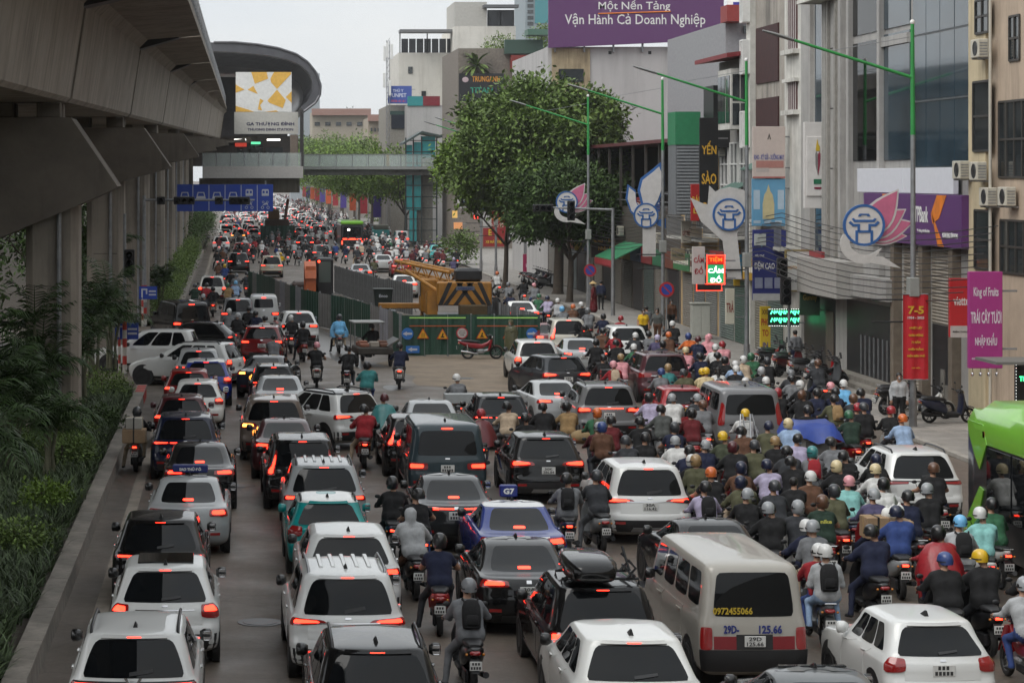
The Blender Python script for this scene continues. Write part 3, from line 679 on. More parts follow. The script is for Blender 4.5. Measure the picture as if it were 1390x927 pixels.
def tail_corners(t, style, side):
    if t == 'sedan': c = {'wedge': [(.12, 4.7), (.30, 4.55), (.285, 6.0), (.13, 5.7)], 'bar': [(.10, 5.0), (.29, 4.9), (.285, 5.9), (.10, 5.7)], 'small': [(.16, 4.4), (.30, 4.3), (.29, 6.0), (.17, 5.8)]}.get(style, [(.14, 4.6), (.30, 4.5), (.285, 6.0), (.15, 5.7)])
    elif is_van(t): c = {'hiace': [(.205, 2.9), (.30, 2.9), (.29, 5.3), (.208, 5.3)], 'starex': [(.205, 4.2), (.30, 4.2), (.29, 8.9), (.212, 8.6)], 'van': [(.13, 3.9), (.30, 3.9), (.295, 5.3), (.13, 5.1)]}.get(style if style in ('hiace', 'starex', 'van') else t, [(.19, 3.6), (.30, 3.6), (.29, 5.2), (.195, 5.2)])
    else: c = {'vertical': [(.20, 4.6), (.29, 4.6), (.262, 9.1), (.232, 8.7)], 'wedge': [(.10, 5.4), (.32, 4.9), (.31, 6.7), (.13, 6.2)], 'bar': [(.12, 5.7), (.30, 5.4), (.295, 6.5), (.12, 6.35)], 'tall': [(.19, 4.4), (.315, 4.3), (.285, 7.6), (.205, 7.0)],
            'round': [(.13, 5.1), (.29, 5.0), (.285, 6.2), (.14, 6.1)], 'low': [(.14, 5.2), (.31, 5.0), (.30, 6.3), (.16, 6.2)]}[style]
    return [(u*side, v) for u, v in c]
def lamp_corners(c, style, t):
    "lit strip inside a tail lamp"
    c = np.array(c); mid = c.mean(0); out = mid+(c-mid)*np.array([.66, .5])
    if style == 'vertical' and not is_van(t) and t != 'sedan': out = mid+(c-mid)*np.array([.5, .86])
    return [tuple(p) for p in out]

def wheel_meshes(r, w):
    def tyre(): return MB().lathe([(r*.62, -w/2), (r*.9, -w/2), (r*.98, -w*.38), (r, -w*.2), (r, w*.2), (r*.98, w*.38), (r*.9, w/2), (r*.62, w/2), (r*.6, 0), (r*.62, -w/2)], 22, axis='x').mesh('wheel', M['rubber'], 35)
    def rim():
        mb = MB().lathe([(.001, w*.34), (r*.16, w*.36), (r*.2, w*.3), (r*.2, w*.2)], 12, axis='x'); mb.lathe([(r*.54, w*.2), (r*.62, w*.46), (r*.66, w*.5), (r*.66, w*.42)], 22, axis='x')
        for k in range(5):
            a = 2*PI*k/5
            for d in (-.16, .16):
                p0 = (w*.3, math.cos(a)*r*.14, math.sin(a)*r*.14); p1 = (w*.36, math.cos(a+d)*r*.6, math.sin(a+d)*r*.6); mb.tube([p0, p1], [r*.07, r*.05], 5)
        mb.lathe([(.001, w*.05), (r*.6, w*.05)], 16, axis='x', m=1)
        return mb.mesh('rim', [M['alloy'], M['blackmetal']], 40)
    return cmesh(('tyre', r, w), tyre), cmesh(('rim', r, w), rim)
M['alloy'] = mat('alloy_rim', (.25, .25, .26), .3, metal=.9)
CARS = []      # (x, y, yaw, half length, half width, short tag) for spacing the motorbikes and for labels

def car(t, X, Y, yaw, col, label, style='wedge', cat='car', tagname=None, rails=False, ribs=False, fin=True, sunroof=False, roofcol=None, plate=None, plate_y=False, lit=True, cladding=None, sign=None, box=False, bar=False, amber=False, text=None, group='cars queued in the jam', lod=0, chrome=None, vstrip=False):
    "origin: middle of the rear bumper on the road"
    L, Wd, H = CT[t][:3]; S = SHELL[t]; hw = Wd/2
    yaw += random.uniform(-.012, .012); root = empty(cat.replace(' ', '_') if cat in ('taxi', 'van', 'minibus') else 'car', (X, Y, 0), yaw, label, cat, group)
    rgb = (*srgb(col), 1)
    CARS.append((X, Y, yaw, L, hw, tagname, len(CARS)))
    def part(name, me, parent=root, c=None, loc=None, rot=None):
        o = link(name, me, parent, loc, rot)
        o.color = (*srgb(c), 1) if c else rgb
        return o
    def pm(name, key, corners_list, off, m, nu=6, nv=4, skirt=.02, sm=True):
        rnd = .08 if 'window' in name or name == 'windscreen' else .09 if name in ('tail_light', 'lamp', 'high_brake_lamp') else 0
        def f():
            mb = MB()
            for c in corners_list: S.patch(mb, c, off, nu+(2 if rnd else 0), nv+(2 if rnd else 0), skirt=skirt, rnd=rnd)
            return mb.mesh(name, m, 40 if sm else None)
        return cmesh((t, key), f)
    body = part('body', cmesh((t, 'body'), lambda: S.body('body', M['paint'])))
    van = is_van(t); K = S
    # glass
    ul, uh, vl, vh = glass_box(t)
    part('rear_window', pm('rear_window', 'rg', [[(-ul, vl), (ul, vl), (uh, vh), (-uh, vh)]], .006, M['glass_dark'], 12, 6))
    part('windscreen', pm('windscreen', 'ws', [[(.85, 8.1), (1.15, 8.1), (1.15, 9.9), (.85, 9.9)]], .006, M['glass_dark'], 10, 5))
    wins = [(.36, .455), (.465, .585), (.595, .70)] if not van else ([(.35, .43), (.44, .53), (.54, .62), (.635, .71)] if t == 'hiace' else [(.35, .47), (.48, .60), (.615, .71)])
    wv = (8.12, 9.82) if not van else (8.3, 9.7)
    for i, (a, b) in enumerate(wins):
        for sg in (1, -1):
            key = ('sw', i, sg); lo0 = a-.0; 
            part('side_window', pm('side_window', key, [[(a*sg, wv[0]), (b*sg, wv[0]), (b*sg, wv[1]), ((a+(.02 if i == 0 and not van else 0))*sg, wv[1])]], .005, M['glass_dark'], 5, 4))
    # doors with handles
    for i, (a, b) in enumerate(((.45, .587), (.593, .715))):
        for sg in (1, -1):
            d = part('door', pm('door', ('door', i, sg), [[(a*sg, 2.2), (b*sg, 2.2), (b*sg, 7.3), (a*sg, 7.3)]], .004, M['paint'], 4, 6, skirt=.01))
            part('handle', pm('handle', ('dh', i, sg), [[((a+.008)*sg, 5.6), ((a+.034)*sg, 5.6), ((a+.034)*sg, 5.95), ((a+.008)*sg, 5.95)]], .028, M['paint'], 2, 1), d)
    # boot lid / tailgate seam panel
    if t == 'sedan': part('boot_lid', pm('boot_lid', 'tg', [[(-.19, 3.7), (.19, 3.7), (.195, 6.3), (-.195, 6.3)]], .005, M['paint'], 10, 5, skirt=.012), c=roofcol)
    else: part('tailgate', pm('tailgate', 'tg', [[(-.2, 3.6), (.2, 3.6), (.2, 7.7), (-.2, 7.7)]], .005, M['paint'], 10, 5, skirt=.012))
    # lower trim
    clad = cladding if cladding is not None else (not van and t != 'sedan' and t != 'hatch')
    if clad: part('bumper_trim', pm('bumper_trim', 'bt', [[(-.33, .9), (.33, .9), (.33, 2.55), (-.33, 2.55)]], .007, M['black'], 14, 3))
    elif t == 'hiace': part('bumper_trim', pm('bumper_trim', 'bt', [[(-.3, 1.0), (.3, 1.0), (.3, 2.9), (-.3, 2.9)]], .03, M['black'], 14, 3))
    else: part('bumper_trim', pm('bumper_trim', 'bt', [[(-.18, .9), (.18, .9), (.17, 1.6), (-.17, 1.6)]], .007, M['black'], 8, 2))
    for sg in (1, -1):
        part('sill_trim', pm('sill_trim', ('sill', sg), [[(.36*sg, .85), (.72*sg, .85), (.72*sg, 1.45), (.36*sg, 1.45)]], .006, M['black'], 8, 1))
        part('reflector', pm('reflector', ('rf', sg), [[(.17*sg, 2.0), (.24*sg, 2.0), (.24*sg, 2.35), (.17*sg, 2.35)]], .014, M['lens'], 3, 1))
        tcn = tail_corners(t, style, sg)
        tl_ = part('tail_light', pm('tail_light', ('tl', style, sg), [tcn], .012, M['lens'], 6, 5))
        if lit: part('lamp', pm('lamp', ('lamp', style, sg, amber), [lamp_corners(tcn, style, t)], .018, M['lit_amber'] if amber else M['lit'], 3, 2, skirt=.004), tl_)
    if bar:
        part('light_bar', pm('light_bar', 'lb', [[(-.13, 5.85), (.13, 5.85), (.13, 6.15), (-.13, 6.15)]] if t != 'sedan' else [[(-.13, 5.3), (.13, 5.3), (.13, 5.55), (-.13, 5.55)]], .013, M['lit'] if lit else M['lens'], 8, 1, skirt=.006))
    # spoiler with high brake lamp
    if not van and t != 'sedan':
        part('spoiler', pm('spoiler', 'sp', [[(-.205, 9.86), (.205, 9.86), (.21, 10.7), (-.21, 10.7)]], .035, M['paint'], 10, 3, skirt=.035))
        hb = (9.96, 10.2); hoff = .042
    elif t == 'sedan': hb = (8.28, 8.42); hoff = .012
    else: hb = (9.95, 10.2) if t != 'hiace' else None; hoff = .02
    if lit and hb: part('high_brake_lamp', pm('high_brake_lamp', 'hb', [[(-.045, hb[0]), (.045, hb[0]), (.045, hb[1]), (-.045, hb[1])]], hoff, M['lit'], 4, 1, skirt=.01))
    if not lod and not van: part('rear_wiper', pm('rear_wiper', 'rw', [[(-.02, 8.12), (.10, 8.3), (.10, 8.42), (-.02, 8.3)]], .02, M['black'], 3, 1)) if t != 'sedan' else None
    # emblem
    if clad and not lod: part('skid_plate', pm('skid_plate', 'sk', [[(-.14, 1.05), (.14, 1.05), (.12, 1.6), (-.12, 1.6)]], .016, M['steel'], 6, 1))
    zb = 6.6 if t != 'sedan' else 5.55
    if t != 'hiace': part('emblem', pm('emblem', 'em', [[(-.016, zb-.28), (.016, zb-.28), (.016, zb+.28), (-.016, zb+.28)]], .016, M['chrome'], 2, 2))
    if chrome: part('chrome_strip', pm('chrome_strip', 'cs', [[(-.16, 5.35), (.16, 5.35), (.16, 5.55), (-.16, 5.55)]], .014, M['chrome'], 8, 1))
    if vstrip: part('black_strip', pm('black_strip', 'vs', [[(-.29, 6.3), (.29, 6.3), (.29, 6.75), (-.29, 6.75)]], .016, M['black'], 14, 1)); part('v_emblem', cmesh('vem', lambda: MB().prism([(-.13, .09), (-.09, .09), (0, -.05), (.09, .09), (.13, .09), (0, -.11)], 'y', -.03, 0).mesh('v_emblem', M['chrome'])), loc=(0, float(S.P(0, 6.3)[1])-.012, float(S.P(0, 6.3)[2])))
    if t == 'hiace': part('red_band', pm('red_band', 'rb', [[(-.2, 2.95), (.2, 2.95), (.2, 4.2), (-.2, 4.2)]], .009, plain('#7a1c22', .4, .1), 12, 2)); part('plate_recess', pm('plate_recess', 'pr', [[(-.09, 2.95), (.09, 2.95), (.09, 4.4), (-.09, 4.4)]], .012, M['black'], 6, 2))
    # plate with its digits
    zc = {'sedan': .80, 'hiace': .80, 'van': .86, 'starex': .72, 'minivan': .7}.get(t, .84)
    yk = float(S.P(0, np.interp(zc, S.k[:, 0], S.vk))[1])
    pl = part('number_plate', cmesh(('plate', plate_y), lambda: MB().bbox(-.165, .165, -.012, 0, -.085, .085, .006).mesh('number_plate', M['plate_y'] if plate_y else M['plate'])), loc=(0, yk-(.012 if t != 'hiace' else .035), zc))
    if plate:
        a, b = plate
        [tag(put_text(q, pl, (0, -.014, zz), ww, .062, M['ink'], bold=.02, name='plate_digits', depth=.002), kind='stuff') for q, zz, ww in ((a, .04, .20), (b, -.038, .26))]
    elif not lod:
        def blot():
            mb = MB()
            for k in range(3): mb.box(-.09+k*.06, -.05+k*.06, -.0145, -.012, .012, .066)
            for k in range(5): mb.box(-.135+k*.056, -.095+k*.056, -.0145, -.012, -.068, -.012)
            return mb.mesh('plate_digits', M['ink'])
        o = part('plate_digits', cmesh('blot', blot), pl); tag(o, kind='stuff')
    # wheels
    r = .345 if t in ('suv', 'suvb', 'suvc', 'bigsuv', 'crossover') else .32; w = .22; tm, rm = wheel_meshes(r, w)
    fo = .82 if not van else .75
    for sg in (1, -1):
        for yy in (.78 if not van else .95, L-fo):
            wh = part('wheel', tm, loc=(sg*(hw-w/2+.012), yy, r), rot=(0, 0, 0 if sg > 0 else PI)); part('rim', rm, wh)
            part('wheel_arch', cmesh(('arch', r), lambda: MB().lathe([(.001, .004), (r+.085, .004), (r+.10, -.01), (r+.10, -.12)], 24, axis='x').mesh('wheel_arch', M['black'], 40)), loc=(sg*(hw+.004), yy, r+.02), rot=(0, 0, 0 if sg > 0 else PI))
    # mirrors
    for sg in (1, -1):
        def mir():
            return MB().loft([[(x*.30, y*.42, z*.42) for x, y, z in ring] for ring in [[(.0, .02+.10*math.cos(a)*.5, .14*math.sin(a)) for a in np.linspace(0, 2*PI, 9)[:-1]], [(.2, .04+.18*math.cos(a), .22*math.sin(a)) for a in np.linspace(0, 2*PI, 9)[:-1]], [(.5, .02+.16*math.cos(a), .22*math.sin(a)) for a in np.linspace(0, 2*PI, 9)[:-1]], [(.58, .05+.08*math.cos(a), .14*math.sin(a)) for a in np.linspace(0, 2*PI, 9)[:-1]]]]).mesh('mirror', M['plastic_col'], 60)
        o = part('mirror', cmesh('mirror', mir), c=('#0c0c0d' if sg and (t != 'hatch') else col), loc=(sg*(hw-.045), L-(1.62 if not van else (1.0 if t == 'hiace' else 1.35)), S.k[8, 0]+.07), rot=(0, 0, 0 if sg > 0 else PI))
        MBg = cmesh('mirror_glass', lambda: MB().bbox(.05, .165, -.052, -.046, -.07, .07, .01).mesh('mirror_glass', M['chrome']))
        part('mirror_glass', MBg, o, rot=(0, 0, 0) if sg > 0 else (0, 0, PI), loc=(0, 0, 0) if sg > 0 else (.215, 0, 0))
    # roof furniture
    rx = hw*.66
    y0, y1 = (.62, L-2.25) if not van else (.6, L-1.7)
    if t == 'sedan': y0 = 1.75
    if rails:
        for sg in (1, -1):
            part('roof_rail', cmesh((t, 'rail', sg), lambda: MB().tube([(sg*rx, y0, H-.055), (sg*rx, y0+.12, H+.02), (sg*rx, (y0+y1)/2, H+.035), (sg*rx, y1-.15, H+.015), (sg*rx*.98, y1, H-.055)], .022, 6).mesh('roof_rail', M['blackmetal'] if not ribs else M['steel'], 60)))
    if ribs:
        for k in range(5):
            part('roof_rib', cmesh((t, 'rib', k), lambda: MB().bbox(-hw*.42+k*hw*.21-.035, -hw*.42+k*hw*.21+.035, y0+.35, y1-.2, H-.03, H+.012, .01).mesh('roof_rib', M['paint'])))
    if roofcol:
        part('roof_panel', pm('roof_panel', 'rp', [[(-1.0, 10.15), (1.0, 10.15), (1.0, 12.9), (-1.0, 12.9)]], .004, M['paint'], 60, 6, skirt=0), c=roofcol)
    if sunroof:
        part('sunroof', cmesh((t, 'sun'), lambda: MB().bbox(-hw*.52, hw*.52, y0+.35, y1-.05, H-.02, H+.006, .01).mesh('sunroof', M['glass_dark'])))
    if fin:
        part('antenna_fin', cmesh((t, 'fin'), lambda: MB().loft([[(-.035, y0+.2, H-.02), (.035, y0+.2, H-.02), (.03, y0+.42, H-.01), (-.03, y0+.42, H-.01)], [(-.008, y0+.2, H+.07), (.008, y0+.2, H+.07), (.006, y0+.26, H+.07), (-.006, y0+.26, H+.07)]]).mesh('antenna_fin', M['black'])), c=col)
    if sign:
        sg_ = part('taxi_sign', MB().bbox(-sign['w']/2, sign['w']/2, y0+.75, y0+.95, H+.0, H+sign['h'], .02).mesh('taxi_sign', mat(sign['m'], sign['c'], .4)))
        put_text(sign['t'], sg_, (0, y0+.745, H+sign['h']*.5), sign['w']*.62, sign['h']*.5, M['white'], bold=.04)
    if box:
        bm = MB(); prof = []
        for yy, wf, hf in ((y0-.55, .55, .35), (y0-.5, .8, .7), (y0-.1, 1, 1), (y0+.7, 1, .95), (y0+1.3, .8, .7), (y0+1.5, .45, .3)):
            prof.append([(wf*.40*math.copysign(abs(math.cos(a))**.5, math.cos(a))-.16, yy, H+.22+hf*.19*math.copysign(abs(math.sin(a))**.6, math.sin(a))) for a in np.linspace(0, 2*PI, 21)[:-1]])
        bm.loft(prof); part('roof_box', bm.mesh('roof_box', M['paint'], 50), c='#0a0a0b')
        for yy in (y0+.05, y0+.8): part('roof_bar', MB().tube([(-rx, yy, H-.03), (-rx, yy, H+.06), (rx, yy, H+.06), (rx, yy, H-.03)], .022, 6).mesh('roof_bar', M['blackmetal']))
        bk = MB()   # bicycle carrier folded beside the box
        for yy in (y0+.05, y0+.75): bk.tube([(.42, yy, H+.08), (.55, yy, H+.22), (.44, yy+.05, H+.34)], .025, 6)
        bk.tube([(.5, y0-.1, H+.12), (.5, y0+1.0, H+.12)], .03, 6); bk.tube([(.5, y0+.3, H+.12), (.40, y0+.45, H+.5)], .02, 6)
        part('bike_carrier', bk.mesh('bike_carrier', M['blackmetal']))
    if text:
        for s_, (px, pz), (tw_, th_), c in text:
            yk2 = float(S.P(min(.2, abs(px)/hw*.24), np.interp(pz, S.k[:, 0], S.vk))[1]); put_text(s_, root, (px, yk2-.014, pz), tw_, th_, plain(c, .5, 0), bold=.03)
    return root

def car_px(t, px, py, *a, yaw=0, dy=0, **k):
    "place a car by the pixel of the top edge of its rear window; yaw in degrees, left turn positive"
    S = SHELL[t]; p = S.P(0, 9.9); z = float(p[2]); yo = float(p[1]); X, Y = G(px, py, z); Y += dy; y = math.radians(yaw)
    X = (px-HX)*Y/FPX
    return car(t, X+math.sin(y)*yo, Y-math.cos(y)*yo, y, *a, **k)

WH, PW, SV, GY, BK, DG = '#d4d5d3', '#e2e2de', '#9da0a1', '#5d6061', '#0b0b0c', '#1e2022'
# --- queue beside the planter wall, front of the picture first
car_px('suv', 182, 867, WH, 'white SUV with black V strip across its tailgate, lowest beside the planter wall', style='bar', tagname='the white V-strip SUV', vstrip=True, rails=True)
car_px('crossover', 225, 776, WH, 'white crossover with black glass roof behind the black crossover', style='tall', tagname='the white glass-roofed crossover', sunroof=True, plate=('30H', '552.70'), chrome=True)
car_px('crossover', 218, 711, BK, 'black crossover with round tail lamps behind the silver taxi', style='round', tagname='the black crossover', fin=True)
car_px('sedan', 256, 655, SV, 'silver taxi saloon with a blue and white roof sign', style='small', cat='taxi', tagname='the silver taxi', sign=dict(w=.78, h=.17, t='SAO THỦ ĐÔ', c='#1d2a66', m='taxi_sign_blue'))
car_px('sedan', 272, 607, BK, 'black saloon directly ahead of the silver taxi', style='wedge', tagname='the black saloon ahead of the taxi')
car_px('suv', 252, 570, '#131a33', 'dark blue SUV with a thin red light bar near the delivery rider', style='bar', bar=True, tagname='the dark blue SUV')
car_px('hatch', 247, 543, '#4a1a20', 'maroon hatchback queued ahead of the dark blue SUV', style='tall', tagname='the maroon hatchback')
car_px('hatch', 268, 522, PW, 'white hatchback half hidden between maroon and red cars', style='tall', tagname='the half-hidden white hatchback')
car_px('hatch', 256, 507, '#7a1414', 'red hatchback queued ahead of the maroon one', style='tall', tagname='the red hatchback by the planter')
car_px('crossover', 280, 493, '#1b2f86', 'bright blue crossover with white roof near the U-turn gap', style='tall', roofcol=WH, tagname='the bright blue crossover')
car_px('crossover', 270, 478, SV, 'silver crossover just short of the U-turn gap', style='low', tagname='the silver crossover')
# --- U-turning cars
car('suv', .35, 91.5, math.radians(68), WH, 'white SUV turning across the gap, its rear lamp wrapped red', style='tall', tagname='the white turning SUV', rails=True)
car('mpv', -1.2, 98.6, math.radians(84), WH, 'white minivan seen side-on turning under the viaduct', style='low', tagname='the white turning minivan', lit=False)
car('crossover', .2, 106.0, math.radians(80), BK, 'black car seen side-on behind the white turning minivan', style='low', tagname='the black turning car')
car('van', -1.9, 115.5, math.radians(16), BK, 'black van waiting below the U-turn sign', style='minivan', cat='van', tagname='the black van')
# --- second queue
car_px('suv', 512, 888, BK, 'black SUV with roof rails at the lower frame edge behind the ribbed white SUV', style='tall', tagname='the lowest black SUV', rails=True)
car_px('suvc', 472, 786, WH, 'white SUV with ribbed roof and wide red tail lamps', style='wedge', ribs=True, rails=True, tagname='the white ribbed-roof SUV', chrome=True)
car_px('suvb', 474, 730, WH, 'white crossover ahead of the ribbed-roof SUV', style='low', tagname='the white crossover ahead of the ribbed SUV')
car_px('hatch', 446, 684, '#0f8a88', 'turquoise hatchback with a white roof', style='tall', roofcol='#dfe0dc', tagname='the turquoise hatchback', lit=False, rails=True)
car_px('suv', 440, 636, SV, 'silver-white SUV with ribbed roof ahead of the turquoise hatchback', style='low', ribs=True, rails=True, tagname='the silver ribbed SUV')
car_px('suvc', 411, 601, BK, 'black SUV with tall vertical tail lamps', style='vertical', tagname='the black tall-lamp SUV')
car_px('sedan', 386, 574, '#3a1418', 'dark red saloon ahead of the black tall-lamp SUV', style='wedge', tagname='the dark red saloon')
car_px('bigsuv', 372, 546, '#6d625a', 'brownish grey SUV with amber-lit lamps in the second queue', style='low', amber=True, tagname='the brownish grey SUV')
car_px('sedan', 380, 514, SV, 'silver saloon with a bright pale rear window', style='small', tagname='the silver saloon in the second queue')
car_px('hatch', 372, 500, DG, 'dark grey hatchback with roof rails just ahead of the silver saloon', style='low', rails=True, tagname='the dark grey hatchback')
car_px('sedan', 360, 486, '#26282b', 'charcoal saloon nosing out towards the white turning SUV', style='wedge', yaw=-10, amber=True, tagname='the charcoal saloon')
car_px('suvb', 356, 446, '#6e1518', 'red SUV ahead of the charcoal saloon, beyond the gap', style='low', yaw=-4, tagname='the red SUV beyond the gap')
car_px('suvb', 406, 426, WH, 'white SUV beside the green construction hoarding', style='round', yaw=3, tagname='the white SUV at the hoarding')
car_px('suv', 483, 536, WH, 'white SUV angled across the lanes with black lower trim', style='wedge', yaw=33, rails=True, tagname='the angled white SUV', roofcol='#17181a')
car_px('minivan', 358, 405, '#b9bab8', 'pale grey minivan beyond the red SUV', style='van', tagname='the pale minivan')
car_px('mpv', 323, 408, GY, 'grey car half hidden beside the pale minivan', style='low', tagname='the grey car beside the minivan')
car_px('mpv', 288, 377, '#c3c2bc', 'pale people carrier near the planter beyond the gap', style='tall', tagname='the pale people carrier')
# --- middle lanes
car_px('sedan', 612, 652, DG, 'dark saloon with full-width red lamp behind the grey-green van', style='bar', bar=True, tagname='the full-width-lamp saloon')
car_px('sedan', 700, 690, '#22367e', roofcol='#d2d3d4', label='white and blue taxi with a square blue roof sign', style='small', cat='taxi', tagname='the white and blue taxi', sign=dict(w=.36, h=.24, t='G7', c='#15256e', m='taxi_sign_g'))
car_px('sedan', 706, 741, BK, 'black saloon behind the white and blue taxi', style='wedge', tagname='the black saloon behind the taxi', plate=('30A', '168.24'))
car_px('mpv', 818, 803, BK, 'black people carrier with a roof box and bicycle carrier', style='tall', box=True, fin=False, tagname='the roof-box car')
car_px('suvb', 860, 875, PW, 'white SUV at the lower frame edge next to the old minibus', style='round', tagname='the white SUV by the minibus')
car_px('van', 607, 583, '#2c3a40', 'grey-green van with dark rear window', style='van', cat='van', tagname='the grey-green van', chrome=False)
car_px('crossover', 566, 571, BK, 'black crossover squeezed beside the grey-green van', style='vertical', tagname='the black crossover beside the van')
car_px('sedan', 584, 548, SV, 'silver saloon ahead of the grey-green van', style='wedge', tagname='the silver saloon ahead of the van')
car_px('suvb', 741, 597, BK, 'black SUV with chevron tail lamps and white plate', style='wedge', tagname='the black SUV with the white plate', plate=('30K', '386.84'))
car_px('crossover', 680, 541, '#1b1d20', 'black hatchback with a full-width red light bar', style='bar', bar=True, tagname='the light-bar hatchback')
car_px('sedan', 752, 520, '#a9abac', 'silver saloon ahead of the grey boxy SUV', style='wedge', tagname='the silver saloon by the boxy SUV', yaw=6)
car_px('suvb', 765, 487, '#2f3236', 'dark grey SUV angled with alloy wheels near the sand', style='wedge', yaw=12, tagname='the dark grey angled SUV')
car_px('suv', 729, 466, WH, 'white SUV beside the hoarding arrow sign', style='tall', tagname='the white SUV by the arrow sign')
car_px('sedan', 787, 462, SV, 'silver saloon ahead of the dark grey angled SUV', style='small', tagname='the silver saloon near the hoarding')
car_px('bigsuv', 826, 527, '#6e6f70', 'grey boxy SUV with a thin red line between its lamps', style='low', bar=True, rails=True, tagname='the grey boxy SUV')
car_px('suvc', 880, 638, WH, 'white SUV with wide red lamps beside the motorbike crowd', style='wedge', tagname='the white SUV beside the crowd', plate=('30A', '116.42'), chrome=True)
car_px('sedan', 968, 714, BK, 'glossy black saloon ahead of the old minibus', style='wedge', yaw=2, tagname='the glossy black saloon', lit=False)
car_px('hiace', 1021, 776, '#a5a199', 'old white minibus with red band and brown-stained roof', style='hiace', cat='minibus', tagname='the old minibus', lit=False, ribs=False, fin=False, plate=('29D', '125.66'), yaw=2,
    text=[('29D-', (-.36, .98), (.24, .13), '#26337a'), ('125.66', (.25, .98), (.36, .13), '#26337a'), ('0972455066', (-.33, 1.26), (.62, .11), '#b59a2e')])
car_px('hatch', 1268, 850, WH, 'white hatchback with large red wedge lamps below the riders', style='tall', lit=False, tagname='the white hatchback below the riders', yaw=3)
car_px('sedan', 1122, 927, GY, 'grey car showing only its glass roof at the lower frame edge', style='small', sunroof=True, tagname='the grey glass-roofed car', lit=False)
car_px('suv', 1250, 619, WH, 'white SUV with black roof rails and tailgate strip by the green bus', style='bar', rails=True, lit=False, vstrip=True, tagname='the white SUV by the bus')
car_px('starex', 1018, 534, '#6f7072', 'silver-grey minivan among the motorbikes with long red lamps', style='starex', cat='van', tagname='the silver-grey minivan', lit=False)
car_px('hatch', 929, 531, '#8e1a20', 'red hatchback among the motorbikes beside the silver-grey minivan', style='low', tagname='the red hatchback in the crowd', lit=False, plate_y=True)
car_px('bigsuv', 903, 484, '#4c2a30', 'maroon SUV with chrome bar ahead of the red hatchback', style='low', tagname='the maroon SUV', chrome=True, lit=False)
car_px('mpv', 772, 436, '#b7b3a8', 'pale SUV with red pillars beside the hoarding end', style='vertical', tagname='the pale red-lamp SUV')
car_px('suv', 853, 446, WH, 'white SUV near the women standing at the pavement', style='low', tagname='the white SUV near the pavement', lit=False)
car_px('sedan', 707, 411, PW, 'white car behind the grey site fence', style='small', tagname='the white car behind the fence')
car_px('sedan', 748, 441, '#6a2024', 'dark red car just past the end of the hoarding', style='small', tagname='the dark red car by the hoarding')
FAR = [  # type, px, py, colour, label
 ('suv', 324, 345, BK, 'black SUV alone in the lane beyond the hoarding'), ('mpv', 369, 349, '#b3a894', 'beige people carrier beside the yellow-vested rider'), ('suv', 329, 331, '#7c1c1c', 'red SUV ahead of the lone black SUV'),
 ('mpv', 323, 312, '#8f8f8c', 'grey people carrier with amber lamps under the blue lane sign'), ('suv', 437, 334, GY, 'grey SUV behind the black pick-up beyond the excavator'), ('bigsuv', 414, 321, BK, 'black SUV ahead of the grey one beyond the excavator'),
 ('van', 435, 307, '#8b8c8b', 'grey van queued near the green-topped bus'), ('sedan', 520, 347, '#b3b5b4', 'silver saloon on the open road behind the site fence'), ('sedan', 489, 360, '#8e9192', 'grey saloon beside the mesh panels of the site fence'),
 ('minivan', 546, 315, '#a8abaa', 'white minivan near the stair tower'), ('hatch', 594, 334, '#3aa0a0', 'turquoise taxi near the stair tower'), ('hatch', 606, 338, '#a8aaaa', 'silver hatchback behind the turquoise taxi'), ('hatch', 545, 353, '#8b3030', 'red car partly hidden by the crane boom'), ('sedan', 548, 375, PW, 'white saloon hidden behind the crane'),
 ('suv', 300, 322, WH, 'white car near the planter under the lane sign'), ('sedan', 318, 305, WH, 'white saloon far down the planter side')]
for i, (t, px, py, c, lb) in enumerate(FAR):
    car_px(t, px, py, c, lb, style='low' if t not in ('sedan', 'van', 'minivan') else 'small' if t == 'sedan' else 'van', lod=1, tagname=None, amber=(i == 3), lit=i not in (7, 10))
# ================================================================== shop-house row on the far pavement (facades in the plane x = 24)
FX = 24.0
def fy(px): return FX*FPX/(px-HX)
def at_y(px, Y): return (px-HX)*Y/FPX
def at_z(py, Y): return CAMZ-(py-HY)*Y/FPX
def block(label, Y0, Y1, H, m, depth=13, cat='building', x=FX, roof=True):
    root = empty('shop_house', (x, Y0, 0), label=label, cat=cat, group='buildings along the street')
    MB().box(0, depth, 0, Y1-Y0, 0, H).build('wall', m, root)
    if roof: MB().box(-.06, depth+.05, -.05, Y1-Y0-.04, H, H+.28).build('parapet', M['concrete'], root)
    root['y0'] = Y0
    return root
def fac(root, name, y0, y1, z0, z1, m, proud=.04, deep=.05, parent=None):
    "rectangle on the street face; y0..y1 world, standing proud of the wall"
    Yb = root.location.y
    return MB().box(-proud, deep, y0-Yb, y1-Yb, z0, z1).build(name, m, parent or root)
def fwin(root, y0, y1, z0, z1, frame, cols=2, rows=1, glass='glass_win', proud=.05):
    Yb = root.location.y; w = fac(root, 'window', y0, y1, z0, z1, M[glass], .012)
    mb = MB()
    t = .07
    for z in (z0, z1-t): mb.box(-proud, .02, y0-Yb, y1-Yb, z, z+t)
    MBs = [mb]
    for i in range(cols+1):
        y = y0+(y1-y0)*i/cols-Yb
        MB().box(-proud-.003, .02, y-t/2, y+t/2, z0, z1).build('mullion', frame, w)
    for j in range(rows+1):
        z = z0+(z1-z0)*j/rows
        MB().box(-proud, .02, y0-Yb, y1-Yb, z-t/2, z+t/2).build('transom', frame, w)
    return w
